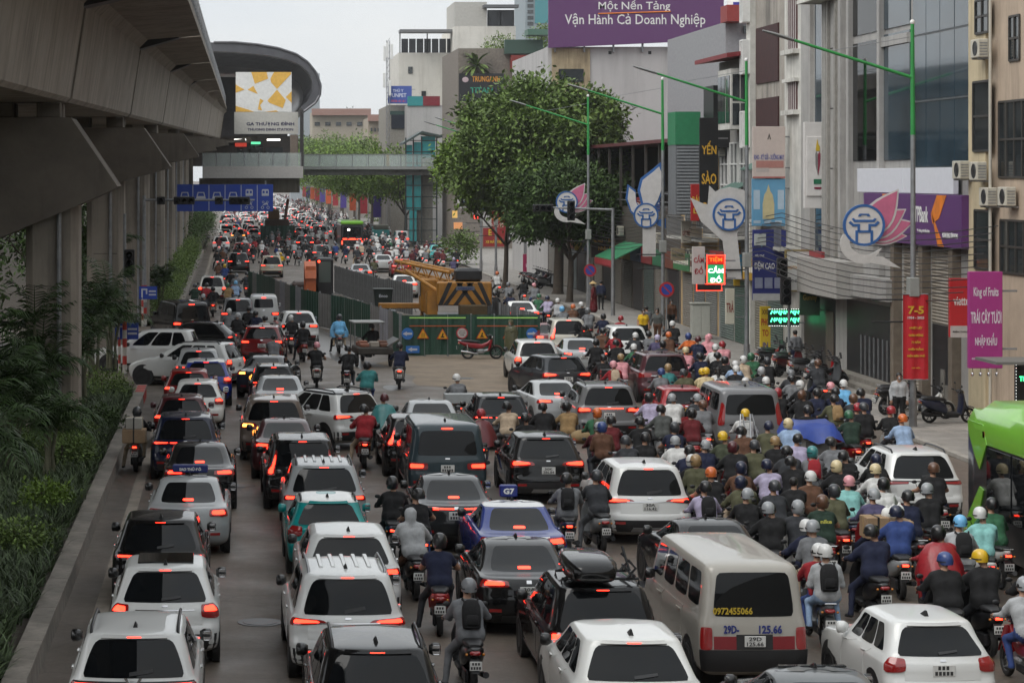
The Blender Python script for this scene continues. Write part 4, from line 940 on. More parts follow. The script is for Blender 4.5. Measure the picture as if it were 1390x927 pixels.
def shutter(root, y0, y1, z0, z1, col='#8d8478'):
    "roller shutter of horizontal slats"
    Yb = root.location.y; s = fac(root, 'shutter', y0, y1, z0, z1, plain(col, .5, .2), .01)
    n = int((z1-z0)/.11); me = MB().prism([(-.045, 0), (-.012, .05), (-.012, -.05)], 'y', y0-Yb+.02, y1-Yb-.02).mesh('slat', plain(col, .5, .2))
    for i in range(n): link('slat', me, s, (0, 0, z0+.06+i*(z1-z0)/n))
    return s
def ac_unit(Y, z, label, x=FX, face='x'):
    r = empty('air_conditioner', (x-.42, Y, z), label=label, cat='air conditioner', group='outdoor air conditioners')
    MB().bbox(0, .32, 0, .82, 0, .58, .02).build('casing', plain('#bdb8aa', .5, .2), r)
    # fan grille faces the street, the louvred end faces the camera
    MB().lathe([(.001, -.006), (.06, -.012), (.06, -.004), (.215, -.004), (.225, -.016), (.235, 0)], 24, (0, .34, .29), 'x').build('fan_grille', M['black'], r)
    for k in range(5): MB().box(.04, .28, -.012, -.002, .08+k*.09, .11+k*.09).build('louvre', M['galv'], r)
    MB().box(.02, .42, .08, .12, -.05, -.005).build('bracket', M['galv'], r); MB().box(.02, .42, .7, .74, -.05, -.005).build('bracket', M['galv'], r)
    return r
CREAM = mat('cream_render', (.55, .46, .30), .8, var=.18, vscale=.6, stain=((.20, .15, .09), .55, 2.2)); BEIGE = mat('beige_render', (.47, .37, .28), .8, var=.18, vscale=.6, stain=((.16, .12, .09), .6, 2.0))
GREYT = mat('grey_tile', (.36, .35, .335), .55, var=.2, vscale=.8, stain=((.11, .105, .10), .5, 2.5)); STAIN = mat('stained_render', (.36, .33, .29), .9, var=.3, vscale=.5, stain=((.035, .033, .03), .95, 1.1)); OLDW = mat('old_white_render', (.58, .57, .53), .8, var=.25, vscale=.8, stain=((.16, .14, .11), .7, 1.8))
GREYW = mat('grey_painted_wall', (.44, .43, .425), .85, var=.10, vscale=.15, stain=((.14, .13, .13), .45, .7)); MAROON = plain('#3a1a1a', .7, .35)
# --- beige office with air conditioners
b1 = block('beige and cream office building with air conditioners at the frame edge', 56, 75.7, 24, BEIGE)
fac(b1, 'cream_bay', 75.7, 77.45, 0, 24, CREAM, .18, 13)
for (a, b, c, d, n) in ((1333, 1351, 0, 45, 2), (1330, 1352, 111, 205, 1), (1332, 1352, 286, 365, 1)):
    Ym = fy((a+b)/2); w = fwin(b1, fy(b), fy(a), at_z(d, Ym), at_z(c, Ym), plain('#33302c', .5), n, 2); w.location.x = -.19
for (a, b, c, d, n) in ((1357, 1400, 137, 241, 4), (1371, 1385, 22, 82, 2), (1359, 1402, 300, 372, 4)):
    Ym = fy((a+b)/2); fwin(b1, fy(b), fy(a), at_z(d, Ym), at_z(c, Ym), plain('#3a3632', .5), n, 2)
for k in range(6): fwin(b1, 58+k*2.4, 59.6+k*2.4, 9.2, 11.4, plain('#3a3632', .5), 2, 2)
MB().tube([(-.25, fy(1355)-56, .2), (-.25, fy(1355)-56, 24)], .05, 8).build('drain_pipe', plain('#b9b4a8'), b1)
for i, (a, py, lb) in enumerate(((1354, 78, 'topmost outdoor air conditioner on the cream bay'), (1328, 243, 'air conditioner beside the white blank board'), (1352, 245, 'air conditioner on the cream bay level with the blank board'), (1358, 280, 'air conditioner low on the cream bay, left of a pair'.replace('left of', 'first of')), (1384, 280, 'air conditioner low on the beige wall, second of a pair'))):
    Y = fy(a); ac_unit(Y, at_z(py, Y), lb, FX-(.18 if a < 1357 else 0))
# --- glass bank building
b2 = block('grey glass-fronted bank building with a purple sign', 77.5, 94.3, 25, GREYT)
for k in range(4):
    ya = 77.62+k*1.62
    for j in range(7):
        z0 = 8.35+j*2.3; p = fac(b2, 'glass_panel', ya, ya+1.56, z0, z0+2.24, M['glass_blue'], .10+random.uniform(0, .006))
for j in range(8): fac(b2, 'transom', 77.5, 84.2, 8.28+j*2.3, 8.34+j*2.3, plain('#4a4e50', .5), .12)
for (a, b, m_, pr) in ((1200, 1237, 'glass_blue', .05), (1157, 1198, 'glass_dark', .04)):
    for j in range(3):
        z0 = 8.6+j*4.8; fac(b2, 'glass_panel', fy(b)+.04, fy(a)-.04, z0, z0+(4.5 if m_ == 'glass_dark' else 4.6), M[m_], pr)
for a in (1145, 1156, 1198): fac(b2, 'pilaster', fy(a)-.35, fy(a), 3.4, 25, GREYT, .22)
for j in range(4):
    for a, b in ((1199, 1237),): fac(b2, 'spandrel', fy(b), fy(a), 8.3+j*4.8-.35, 8.3+j*4.8, GREYT, .16)
wb = empty('blank_board', (FX-.32, fy(1307), 7.42), label='large blank white board above the purple bank sign', cat='board')
MB().bbox(0, .18, 0, fy(1237)-fy(1307)-.03, 0, .88, .01).build('panel', plain('#cfd1d8', .5, .06), wb); MB().bbox(0, .18, fy(1237)-fy(1307), fy(1175)-fy(1307), 0, .88, .01).build('panel', plain('#cfd1d8', .5, .06), wb)
MB().box(.18, .3, .3, .5, .1, .8).build('bracket', M['galv'], wb)
ps = empty('bank_sign', (FX-.42, 77.4, 5.66), label='long purple bank sign with orange ribbons', cat='sign'); PL = 89.4-77.4
PURP = plain('#583069', .4, .06); MB().bbox(0, .38, 0, PL, 0, 1.74, .01).build('board', PURP, ps)
def ypx(px): return 23.58*FPX/(px-HX)-78.6+1.2
og = mat('orange_print', '#d9791c', .45, var=.3, vscale=2)
for pts in ([(1272, 1.72), (1285, 1.72), (1275, .95), (1266, .75), (1264, 1.1)], [(1265, 1.12), (1268, .9), (1281, .02), (1273, .02)], [(1198, 1.72), (1217, 1.72), (1208, 1.0), (1199, 1.2)]):
    MB().prism([(ypx(a), z) for a, z in pts], 'x', -.012, -.001).build('ribbon', og, ps)
put_text('TPBank', ps, (-.01, ypx(1251), 1.05), ypx(1242)-ypx(1260), .55, M['white'], -PI/2, .02); put_text('Vì chúng tôi hiểu bạn', ps, (-.01, ypx(1253.5), .5), ypx(1245)-ypx(1262), .16, M['white'], -PI/2); put_text('NGÂN HÀNG TIÊN PHONG', ps, (-.01, ypx(1290), .42), ypx(1279)-ypx(1300), .2, M['white'], -PI/2, .03)
put_text('TPBank', ps, (-.01, ypx(1187.5), 1.1), ypx(1180)-ypx(1195), .4, M['white'], -PI/2, .02)
for a, b, z0 in ((1228, 1258, .25), (1266, 1299, 3.0)): shutter(b2, fy(b), fy(a), z0, 5.6)
for a in (1222, 1261, 1302): fac(b2, 'column', fy(a)-.22, fy(a)+.22, .12, 5.62, plain('#6f6457', .7, .25), .3)
fac(b2, 'dark_inside_panel', fy(1299), fy(1266), .15, 2.98, M['black'], .012); fac(b2, 'dark_inside_panel', fy(1220), fy(1150), .15, 3.25, M['black'], .012)  # flat black panels on the wall stand in for the shade inside
fac(b2, 'canopy', fy(1171), fy(1106), 3.35, 4.75, plain('#a5a29d', .7, .15), 1.0)
fac(b2, 'canopy_slab', fy(1222), fy(1172), 3.5, 4.3, GREYT, .5)
for k in range(9):
    y = fy(1218)+k*(fy(1170)-fy(1218))/8; fac(b2, 'gate_bar', y-.02, y+.02, .5, 2.0, M['galv'], .06)
fac(b2, 'step', fy(1216), fy(1150), .12, .3, plain('#7c776f', .8, .3), .9); fac(b2, 'step', fy(1216), fy(1150), .3, .48, plain('#7c776f', .8, .3), .5)
for k in range(3): fac(b2, 'stair_tread', fy(1296)+k*.5, fy(1296)+k*.5+.45, .2, .5+k*.5, plain('#6a665f', .8, .3), .05)
# --- narrow grey tiled building
b3 = block('narrow grey tiled building with vertical glass strip', 94.3, 101.0, 24, GREYT)
fac(b3, 'glass_strip', fy(1119), fy(1107), 3.6, 24, M['glass_blue'], .03)
for a in (1104, 1121, 1124): fac(b3, 'pipe', fy(a)-.05, fy(a)+.05, 3.4, 24, plain('#a9a7a3'), .16)
for j in range(9): fac(b3, 'tile_joint', fy(1142), fy(1126), 3.5+j*2.4, 3.55+j*2.4, M['black'], .004)
for a in (1126, 1136, 1142): fac(b3, 'pilaster', fy(a)-.12, fy(a)+.12, 3.4, 24, plain('#8f8c86', .6, .2), .12)
fac(b3, 'dark_shop_panel', 95.2, 100.4, .15, 3.1, M['black'], .012); fac(b3, 'fascia', 94.6, 100.8, 3.15, 3.9, plain('#767370', .7, .2), .3)  # shop interior is a black panel, its shade put into the colour
fac(b3, 'door_panel', 95.4, 96.6, .15, 2.6, plain('#5a5148', .6, .3), .05)
# --- white ornate house
b4 = block('slim white house with mouldings and red-shuttered windows', 101.0, 104.0, 19, OLDW)
for c, d in ((-20, 68), (112, 150), (-90, -40)):
    z0, z1 = at_z(d, 102.5), at_z(c, 102.5); fac(b4, 'window_shutter', 101.6, 103.2, z0, z1, plain('#4a2020', .6, .3), .05)
    fac(b4, 'sill', 101.3, 103.6, z0-.2, z0, OLDW, .28); fac(b4, 'cornice', 101.3, 103.6, z1, z1+.15, OLDW, .22)
    for k in range(5): fac(b4, 'bar', 101.7+k*.34, 101.73+k*.34, z0, z1, M['white'], .07)
# --- stained house with dark red covers
b5 = block('grey water-stained house with two dark red window covers', 104.0, 110.6, 20, STAIN)
for c, d in ((35, 112), (133, 200)): fac(b5, 'window_cover', 105.0, 109.4, at_z(d, 107), at_z(c, 107), MAROON, .07)
fac(b5, 'edge_column', 109.75, 110.6, 0, 20, OLDW, .25)
for c, d in ((55, 100), (152, 200), (-30, 30)): fwin(b5, 109.85, 110.5, at_z(d, 110), at_z(c, 110), M['white'], 2, 1, proud=.32).location.x = -.26
for i, (Ya, Yb_) in enumerate(((104.3, 107.2), (107.4, 110.3))): shutter(b5, Ya, Yb_, .15, 3.0, '#7a786c' if i else '#3d5247')
# --- white-windowed house with red awning
b6 = block('pale house with tall white windows and red awning roof', 110.6, 118.0, 13.6, plain('#8c8a86', .8, .2), roof=False)
MB().prism([(-1.2, 13.5), (13, 15.2), (13, 15.4), (-1.2, 13.7)], 'y', -.3, 7.4).build('roof', plain('#7d2a2e', .6, .25), b6)
for a in range(3):
    w = fwin(b6, 111.2+a*2.2, 112.9+a*2.2, 10.7, 13.1, M['white'], 2, 2, proud=.09); w = fwin(b6, 111.2+a*2.2, 112.9+a*2.2, 6.6, 9.6, M['white'], 2, 3, proud=.09)
bay = MB().box(-.9, 0, .3, 3.2, 10.2, 13.0).build('bay', OLDW, b6)
for k, (y0, y1) in enumerate(((.5, 1.3), (1.5, 2.3), (2.4, 3.1))): MB().box(-.93, -.9, y0, y1, 10.5, 12.7).build('pane', M['glass_win'], bay)
for k, (x0, x1) in enumerate(((-.82, -.5), (-.44, -.08))):
    MB().box(x0, x1, .27, .3, 10.4, 11.4).build('pane', M['glass_win'], bay); MB().box(x0, x1, .27, .3, 11.5, 12.75).build('pane', M['glass_win'], bay)
fac(b6, 'balcony_cage', 115.4, 117.8, 9.4, 12.4, M['black'], .8); shutter(b6, 111, 114.2, .15, 3.1, '#2d4a3c'); shutter(b6, 114.5, 117.6, .15, 3.1, '#5d6a62')
ac_unit(116, 9.0, 'air conditioner under the caged balcony of the pale house')
# --- low ochre house
b7 = block('low ochre house behind the vertical black sign', 118.0, 128.0, 9.4, mat('ochre_render', (.42, .29, .15), .8, var=.25, vscale=.7, stain=((.12, .09, .06), .6, 2)))
for k in range(3): fwin(b7, 118.8+k*3, 120.6+k*3, 5.4, 8.2, M['white'], 3, 2)
for k in range(3): shutter(b7, 118.4+k*3.1, 121.2+k*3.1, .15, 2.9, ('#6a6a64', '#5b5f5c', '#777065')[k])
# --- dark two-storey row with terrace
b8 = block('dark two-storey shop row with open terrace and maroon roof edge', 128.0, 182.0, 6.2, plain('#4d463f', .85, .3), roof=False)
MB().box(-.5, 13, 0, 54, 9.85, 10.05).build('roof', plain('#5a2a2c', .6, .3), b8); MB().box(3.0, 13, .1, 53.9, 6.2, 9.85).build('terrace_wall', plain('#2b2622', .9, .3), b8)
for k in range(13): MB().box(-.35, -.2, .4+k*4.4, .55+k*4.4, 6.2, 9.85).build('post', plain('#3a3531', .7), b8)
for k in range(2): MB().tube([(-.28, .2, 6.6+k*.45), (-.28, 53.8, 6.6+k*.45)], .025, 5).build('rail', M['galv'], b8)
for k in range(14):
    y = 128.6+k*3.8; shutter(b8, y, y+3.2, .15, 2.9, ['#57544e', '#6b665d', '#3f4a46', '#7b7468'][k % 4]) if k % 3 else fac(b8, 'dark_shop_panel', y, y+3.2, .15, 2.9, M['black'], .012)  # bays without a shutter get a black panel for the unlit inside
    if k < 11: fac(b8, 'fascia', y, y+3.5, 3.0, 3.9, plain(['#6d3a2a', '#2d6a4a', '#7a2a2a', '#3a4a6a', '#8a7a3a'][k % 5], .6), .15)
# --- tall grey party wall with billboard
bY = 182.0
b9 = block('tall grey blank party wall under the purple billboard', bY, 205, at_z(64, bY), GREYW, 20, roof=False)
MB().box(.3, 3.2, -.12, 0, at_z(150, bY), at_z(66, bY)).build('old_wall', mat('peeling_cream', (.42, .34, .22), .9, var=.3, vscale=.8, stain=((.10, .07, .04), .95, 1.4)), b9)
MB().box(.8, 2.7, -.2, -.12, at_z(112, bY), at_z(94, bY)).build('window', M['glass_win'], b9)
for a in (828, 882, 932): MB().box(at_y(a, bY)-FX-.12, at_y(a, bY)-FX+.12, -.02, .01, at_z(72, bY)-.12, at_z(72, bY)+.12).build('vent', M['black'], b9)
bb = empty('billboard', (at_y(743, bY), bY-.7, at_z(66, bY)), label='large purple billboard with white lettering on the grey wall', cat='billboard')
bw, bh = (980-743)*bY/FPX, 6.0
MB().prism([(0, 0), (bw, .62), (bw, bh), (0, bh)], 'y', 0, .35).build('panel', plain('#5d3765', .5, .05), bb)
for k in range(6): MB().box(.5+k*bw/6, .62+k*bw/6, .36, .7, -.3, bh-.5).build('frame_post', M['galv'], bb)
def bpos(px, py): return (at_y(px, bY)-at_y(743, bY), -.01, at_z(py, bY)-at_z(66, bY))
put_text('Một Nền Tảng', bb, bpos(859, 9), (908-811)*bY/FPX, 17*bY/FPX, M['white'], bold=.006); put_text('Vận Hành Cả Doanh Nghiệp', bb, bpos(860, 29), (955-765)*bY/FPX, 19*bY/FPX, M['white'], bold=.006)
u0, u1 = bpos(810, 20), bpos(908, 17); MB().tube([(u0[0], -.02, u0[2]), (u1[0], -.02, u1[2])], .05, 6).build('underline', og, bb)
# --- houses further along, mostly behind the trees
def far_block(label, px0, px1, py0, Y, m, depth=20, cat='building'):
    x0, x1 = at_y(px0, Y), at_y(px1, Y); root = empty('far_building', (x0, Y, 0), label=label, cat=cat, group='far buildings beyond the trees')
    MB().box(0, x1-x0, 0, depth, 0, at_z(py0, Y)).build('wall', m, root); root['w'] = x1-x0; return root
def fwall(root, name, px0, px1, py0, py1, m, proud=.15):
    Y = root.location.y; x = root.location.x
    return MB().box(at_y(px0, Y)-x, at_y(px1, Y)-x, -proud, 0, at_z(py1, Y), at_z(py0, Y)).build(name, m, root)
WHT = mat('whitewashed_wall', (.62, .60, .55), .85, var=.12, vscale=.3, stain=((.30, .27, .22), .45, 1.0))
f1 = far_block('white building with a row of dark solar panels on its roof edge', 541, 618, 72, 330, WHT)
for k in range(7): fwall(f1, 'solar_panel', 545+k*10.3, 554+k*10.3, 53, 72, plain('#12141c', .15, .1), -.4+.0)
fwall(f1, 'roof_canopy', 541, 618, 42, 46, plain('#6d6e6f'), 3); 
for a in (543, 580, 615): fwall(f1, 'canopy_post', a-.8, a+.8, 46, 73, M['galv'], -.2)
for a, b in ((557, 95), (575, 128)): fwall(f1, 'window', a-3, a+3, b-4, b+5, M['glass_win'])
f2 = far_block('tall white block with dark glazed roof room', 617, 700, 36, 324, WHT)
MB().box(0, at_y(661, 324)-at_y(617, 324), 0, 12, at_z(36, 324), at_z(3, 324)).build('stair_head', plain('#b2b0aa', .8, .15), f2); fwall(f2, 'roof_room', 662, 698, 14, 36, plain('#20232a', .3, .2), -.6)
fwall(f2, 'roof_slab', 655, 702, 8, 12, plain('#5d5f62'), 2)
for k in range(3): fwall(f2, 'mullion', 662+k*17, 663.2+k*17, 14, 36, M['galv'], -.45)
f3 = far_block('grey house with turquoise and red roof panel above its blank wall', 553, 622, 143, 300, GREYW)
fwall(f3, 'turquoise_panel', 553, 574, 131, 144, plain('#2f8b8e', .5)); fwall(f3, 'red_panel', 574, 597, 131, 144, plain('#7c2430', .5))
f4 = far_block('pale house under the blue pet clinic sign', 527, 553, 143, 305, plain('#9a968e', .8, .2)); fwall(f4, 'window', 531, 557, 156, 175, plain('#1c2434', .3, .2)); fwall(f4, 'roof', 529, 560, 151, 156, plain('#3b5650', .6))
f5 = far_block('dark block carrying the black restaurant sign', 622, 742, 66, 262, plain('#7a726a', .85, .3))
fwall(f5, 'green_roof', 684, 735, 55, 74, plain('#31493f', .6), 1.2); fwall(f5, 'red_gable', 692, 722, 76, 97, plain('#7a2a24', .7), 1.3); fwall(f5, 'shed', 726, 748, 72, 90, plain('#858a8c', .6), 1.4); fwall(f5, 'awning', 712, 742, 42, 50, plain('#4a6a5c', .6), 3)
f6 = far_block('distant teal and white high-rise behind the billboard', 713, 745, -40, 520, plain('#8a969c', .6, .1)); fwall(f6, 'teal_glazing', 726, 745, -40, 32, mat('teal_glass', (.03, .22, .25), .1, spec=.8))
for k in range(9): fwall(f6, 'window', 716, 724, -34+k*8, -29+k*8, M['glass_win'])
for i, (a, b, c, Y, m_, lb) in enumerate(((395, 434, 100, 700, '#9aa1a6', 'pale hazy block just beyond the station roof'), (424, 502, 152, 620, '#a39a8c', 'long low cream building with red roof beyond the trees'), (500, 530, 160, 520, '#9a8f80', 'small red-roofed house beside the telecom mast'), (440, 475, 148, 760, '#aab0b4', 'far pale block on the skyline'))):
    f = far_block(lb, a, b, c, Y, plain(m_, .85, .15))
    if i in (1, 2): fwall(f, 'roof', a-1, b+1, c-4, c+5, plain('#96756b', .7), 2)
    for k in range(5): fwall(f, 'window', a+3+k*(b-a-6)/5, a+3+(k+.5)*(b-a-6)/5, c+14, c+19, M['glass_win'], .3)
for k in range(6): fwall(f5, 'window', 628+k*18, 638+k*18, 150, 172, M['glass_win'])
# small roofs behind the row
f7 = far_block('grey rear house with red roofs behind the pale house', 985, 1030, 30, 150, plain('#8f9093', .8, .15)); fwall(f7, 'red_roof', 978, 1000, 10, 32, plain('#8a3430', .6), 2.0); fwall(f7, 'window', 1009, 1017, 36, 46, M['glass_win'])
tk = empty('water_tank', (at_y(1000, 150), 149, at_z(30, 150)), label='white water tank with blue lettering on the rear roof', cat='tank'); MB().lathe([(.001, 0), (.75, 0), (.8, .1), (.8, 1.3), (.7, 1.5), (.001, 1.55)], 20).build('tank', M['white'], tk, smooth=40)
MB().box(-.6, .6, -.83, -.78, .7, 1.1).build('blue_mark', plain('#3a3a9a'), tk)
# telecom mast
tm = empty('telecom_mast', (at_y(526, 305), 304, 0), label='thin lattice telecom mast with white panel antennas', cat='mast')
h_ = at_z(56, 305)
for sg in ((-.25, -.2), (.25, -.2), (0, .25)): MB().tube([(sg[0], sg[1], 0), (sg[0]*.8, sg[1]*.8, h_)], .05, 5).build('leg', M['galv'], tm)
for k in range(22): MB().tube([(-.25, -.2, 8+k*.8), (.25, -.2, 8.8+k*.8)], .03, 4).build('brace', M['galv'], tm)
for k, (x, z) in enumerate(((-.45, h_-1.6), (.45, h_-1.4), (-.1, h_-1.2), (.2, h_-6), (-.5, h_-5))): MB().bbox(x-.16, x+.16, -.5, -.3, z-1.0, z+.9, .03).build('antenna', M['white'], tm)

# ================================================================== signs
def board(label, x, Y, z, w, h, col, lines=(), face='y', name='shop_sign', t=.14, frame=None, parent=None, emit=None, rough=.5, cat='sign', posts=True, group=None):
    """sign board; face 'y' looks at the camera, 'x' looks across the street; lines: (text, cx, cz, w, h, colour) in fractions of the board"""
    rz = 0 if face == 'y' else -PI/2
    root = empty(name, (x, Y, z), rz, label, cat, group)
    m = mat('lit_'+col.strip('#'), col, .5, emit=col, es=emit) if emit else plain(col, rough, .06)
    bo = MB().bbox(0, w, 0, t, 0, h, .01).build('board', m, root)
    if frame:
        for (a, b, c, d) in ((-.03, w+.03, -.03, .03), (-.03, w+.03, h-.03, h+.03), (-.03, .03, .03, h-.03), (w-.03, w+.03, .03, h-.03)): MB().box(a, b, -.02, t+.01, c, d).build('frame_bar', plain(frame), root)
    for ln in lines:
        s, cx, cz, lw, lh, c = ln[:6]
        mm = mat('glow_'+c.strip('#'), c, .5, emit=c, es=2.2, sample='NONE') if len(ln) > 6 else plain(c, .5, 0)
        put_text(s, root, (cx*w, -.006, cz*h), lw*w, lh*h, mm, bold=.02)
    if posts: 
        for zz in (.2, .8): MB().box(w, w+.45, t*.3, t*.6, zz*h-.03, zz*h+.03).build('bracket', M['galv'], root)
    return root
def pboard(label, px0, px1, py0, py1, Y, col, lines=(), **k):
    return board(label, at_y(px0, Y), Y, at_z(py1, Y), (px1-px0)*Y/FPX, (py1-py0)*Y/FPX, col, lines, **k)
s = pboard('cream poster board with blue lettering above the light blue poster', 1022, 1066, 172, 242, 103, '#c2b4ad', [('KHO - KÝ GỬI - XƯỞNG MAY', .5, .42, .92, .13, '#5a5f9a'), ('', .5, .5, .1, .1, '#ffffff')])
for a, b, c, d, cl in ((.1, .95, .2, .34, '#a8766e'), (.1, .5, .12, .2, '#b3a8a4'), (.0, 1., .0, .03, '#a8605c')): MB().box(a*1.39, b*1.39, -.008, -.001, c*2.2, d*2.2).build('print_band', plain(cl), s)
MB().prism([(.62, 1.66), (.70, 1.93), (.78, 1.66), (.74, 1.66), (.70, 1.8), (.66, 1.66)], 'y', -.008, -.001).build('print_mark', plain('#4a4642'), s)
s = pboard('light blue poster board with a cream arch in the middle', 1021, 1066, 243, 307, 103.05, '#6299bb', [])
MB().prism([(.45, .3), (.45, .95), (.52, 1.35), (.62, 1.5), (.70, 1.8), (.78, 1.5), (.88, 1.35), (.95, .95), (.95, .3)], 'y', -.008, -.001).build('print_arch', plain('#c0b48a'), s)
for x0 in (.06, 1.1): MB().box(x0, x0+.27, -.008, -.001, .72, 1.55).build('print_panel', plain('#a9bccb'), s)
for k in range(3): MB().box(.06+k*.46, .36+k*.46, -.008, -.001, .12, .24).build('print_band', plain('#a9bccb'), s)
s = pboard('dark blue mattress shop sign with white lettering', 1022, 1067, 312, 408, 102.5, '#2a3172', [('SIÊU THỊ', .2, .63, .28, .05, '#d8d8d8'), ('ĐỆM CAO CẤP', .5, .50, .92, .16, '#dcdcdc'), ('T', .27, .82, .12, .14, '#59a3c9')])
MB().bbox(.05, .56, -.02, 0, 2.35, 2.85, .01).build('logo_panel', plain('#b4b9b6'), s)
for k in range(3): MB().bbox(.08+k*.42, .42+k*.42, -.015, 0, .52, .98, .01).build('print_picture', plain('#8a90a8'), s)
MB().box(0, 1.42, -.015, 0, 0, .3).build('print_band', plain('#b9b9b9'), s)
s = pboard('white sign with a torch emblem on the grey tiled building', 1092, 1128, 166, 283, 97, '#cfccc9', [], t=.25)
MB().bbox(.08, .97, -.06, 0, .5, 2.9, .01).build('raised_panel', plain('#d2cfcc'), s)
MB().prism([(.52, 1.35), (.43, 1.75), (.42, 2.2), (.46, 2.3), (.52, 2.2)], 'y', -.08, -.061).build('emblem_blade', plain('#7c7a78'), s); MB().prism([(.53, 1.32), (.53, 2.2), (.59, 2.3), (.63, 2.2), (.61, 1.75)], 'y', -.08, -.061).build('emblem_blade', plain('#8a2f45'), s)
MB().prism([(.44, 2.32), (.46, 2.55), (.50, 2.8), (.55, 2.58), (.60, 2.5), (.60, 2.32)], 'y', -.08, -.061).build('emblem_flame', plain('#c2a52c'), s); MB().box(.36, .70, -.08, -.061, .98, 1.18).build('emblem_green', plain('#1f6b4a'), s); MB().box(.38, .68, -.08, -.061, .78, .86).build('emblem_red', plain('#7a1f3a'), s)
pboard('small white sign with an orange line beside the grey canopy', 1067, 1103, 340, 395, 97.5, '#c9c9c6', [('SIÊU THỊ VẢI', .5, .8, .7, .1, '#8f9090'), ('PHOTOCOPY IN ẤN', .5, .6, .9, .13, '#b58a4c'), ('0243 858', .28, .25, .4, .08, '#6a6a6a'), ('THANH XUÂN', .74, .25, .4, .08, '#6a6a6a')], frame='#8a7a4a')
pboard('narrow yellow photocopy sign with red letters', 1032, 1046, 416, 478, 103.5, '#c9ac2a', [('XXL', .5, .88, .7, .1, '#6a4a1a'), ('PHO', .5, .66, .8, .15, '#a02a1c'), ('TO', .5, .42, .6, .15, '#a02a1c'), ('IN', .5, .15, .5, .14, '#3a3a7a')])
s = pboard('green neon shop sign with a dotted white border', 1043, 1085, 419, 443, 100.2, '#0e2a1c', [], t=.12)
for k in range(2):
    for j in range(6):
        x0 = .1+j*.2; MB().tube([(x0, -.01, .18+k*.33+.05*math.sin(j*2.1)), (x0+.06, -.01, .34+k*.3), (x0+.15, -.01, .2+k*.33), (x0+.17, -.01, .36+k*.3)], .035, 5).build('neon_stroke', mat('green_neon', '#2aff8a', .5, emit=(.1, 1, .45), es=2.2, sample='NONE'), s)
for k in range(18): MB().ell((.03+k*.072, -.02, .02), (.016, .01, .016), 6, 4).build('bulb', mat('bulb', '#ffffff', .5, emit=(1, 1, 1), es=1.6, sample='NONE'), s); MB().ell((.03+k*.072, -.02, .72), (.016, .01, .016), 6, 4).build('bulb', MATS['bulb'], s)
pboard('dull green noodle sign hanging over the neon', 1086, 1113, 395, 428, 97.2, '#38513f', [('Gummy', .5, .7, .7, .3, '#a8923a')])
# vertical signs
pboard('tall black vertical sign with gold letters', 950, 975, 160, 300, 110, '#101012', [('YẾN', .5, .71, .8, .13, '#c79a2c'), ('SÀO', .5, .42, .8, .13, '#c79a2c'), ('SÀI', .5, .14, .74, .13, '#c79a2c')])
s = bpy.data.objects[COL.objects[-1].name]
lv = empty('louvred_cabin', (at_y(917, 117.5), 117.5, at_z(292, 117.5)), label='grey louvred rooftop cabin topped by a green box', cat='cabin'); lw, lh = 33*117.5/FPX, 95*117.5/FPX
MB().box(0, lw, 0, 2, 0, lh).build('casing', plain('#6c6f72', .6, .2), lv); MB().box(-.02, lw+.02, -.05, 2.05, lh+.01, lh+45*117.5/FPX).build('green_box', plain('#2f7d55', .5, .15), lv)
for k in range(21): MB().box(.06, lw-.06, -.05, -.005, .06+k*lh/21.3, .06+(k+.45)*lh/21.3).build('louvre', plain('#8d9194', .5, .1), lv)
pboard('narrow red and yellow hanging sign', 938, 955, 250, 300, 112, '#a22626', [('BÁN', .5, .6, .8, .2, '#d0b040'), ('LẺ', .5, .3, .6, .2, '#d0b040')])
pboard('tilted white sign with red letters beside the pawn sign', 940, 957, 335, 386, 99.2, '#b9b4b0', [('CẦM', .5, .68, .8, .22, '#a02630'), ('ĐỒ', .5, .38, .7, .22, '#a02630')])
s = pboard('lit red and green pawnshop sign', 959, 984, 346, 386, 98.8, '#0d1f18', [('TIỆM', .5, .84, .7, .2, '#ff5a1a', 1), ('CẦM', .5, .5, .84, .24, '#eafff2', 1), ('ĐỒ', .5, .18, .6, .24, '#eafff2', 1)], t=.16)
redneon = mat('red_neon', '#ff2a14', .5, emit=(1, .06, .03), es=2.6, sample='NONE'); grn = mat('green_light_panel', '#1a8a4a', .5, emit=(.03, .55, .22), es=.45)
w_, h2 = 25*98.8/FPX, 40*98.8/FPX
for (a, b, c, d) in ((0, w_, 0, .04), (0, w_, h2-.04, h2), (0, .04, 0, h2), (w_-.04, w_, 0, h2)): MB().box(a, b, -.03, -.012, c, d).build('neon_border', redneon, s)
MB().box(.05, w_-.05, -.005, -.001, h2*.68, h2-.05).build('red_panel', mat('red_light_panel', '#a01810', .5, emit=(.8, .03, .01), es=.5), s); MB().box(.05, w_-.05, -.005, -.001, .05, h2*.66).build('green_panel', grn, s)
s = pboard('empty red neon frame under the pawnshop sign', 945, 980, 385, 395, 111.8, '#17110f', [], t=.1)
for (a, b, c, d) in ((0, 1.2, 0, .03), (0, 1.2, .31, .34), (0, .03, 0, .34), (1.17, 1.2, 0, .34)): MB().box(a, b, -.03, -.012, c, d).build('neon_border', redneon, s)
pboard('yellow roadside sign with red lettering behind the dove emblem', 996, 1010, 330, 388, 113, '#b8962a', [('NẠP', .5, .8, .8, .15, '#a03a20'), ('THẺ', .5, .55, .8, .15, '#a03a20'), ('SIM', .5, .3, .8, .15, '#a03a20')])
pboard('brown beer restaurant sign with white and gold lettering', 802, 848, 304, 350, 150, '#2b1c1a', [('Buôn Quán', .5, .78, .7, .2, '#cfcac4'), ('Bia Hơi - Lẩu Nướng', .5, .5, .9, .16, '#c9962c'), ('Nhậu Đêm', .5, .26, .55, .16, '#c9962c')], frame='#8a867f')
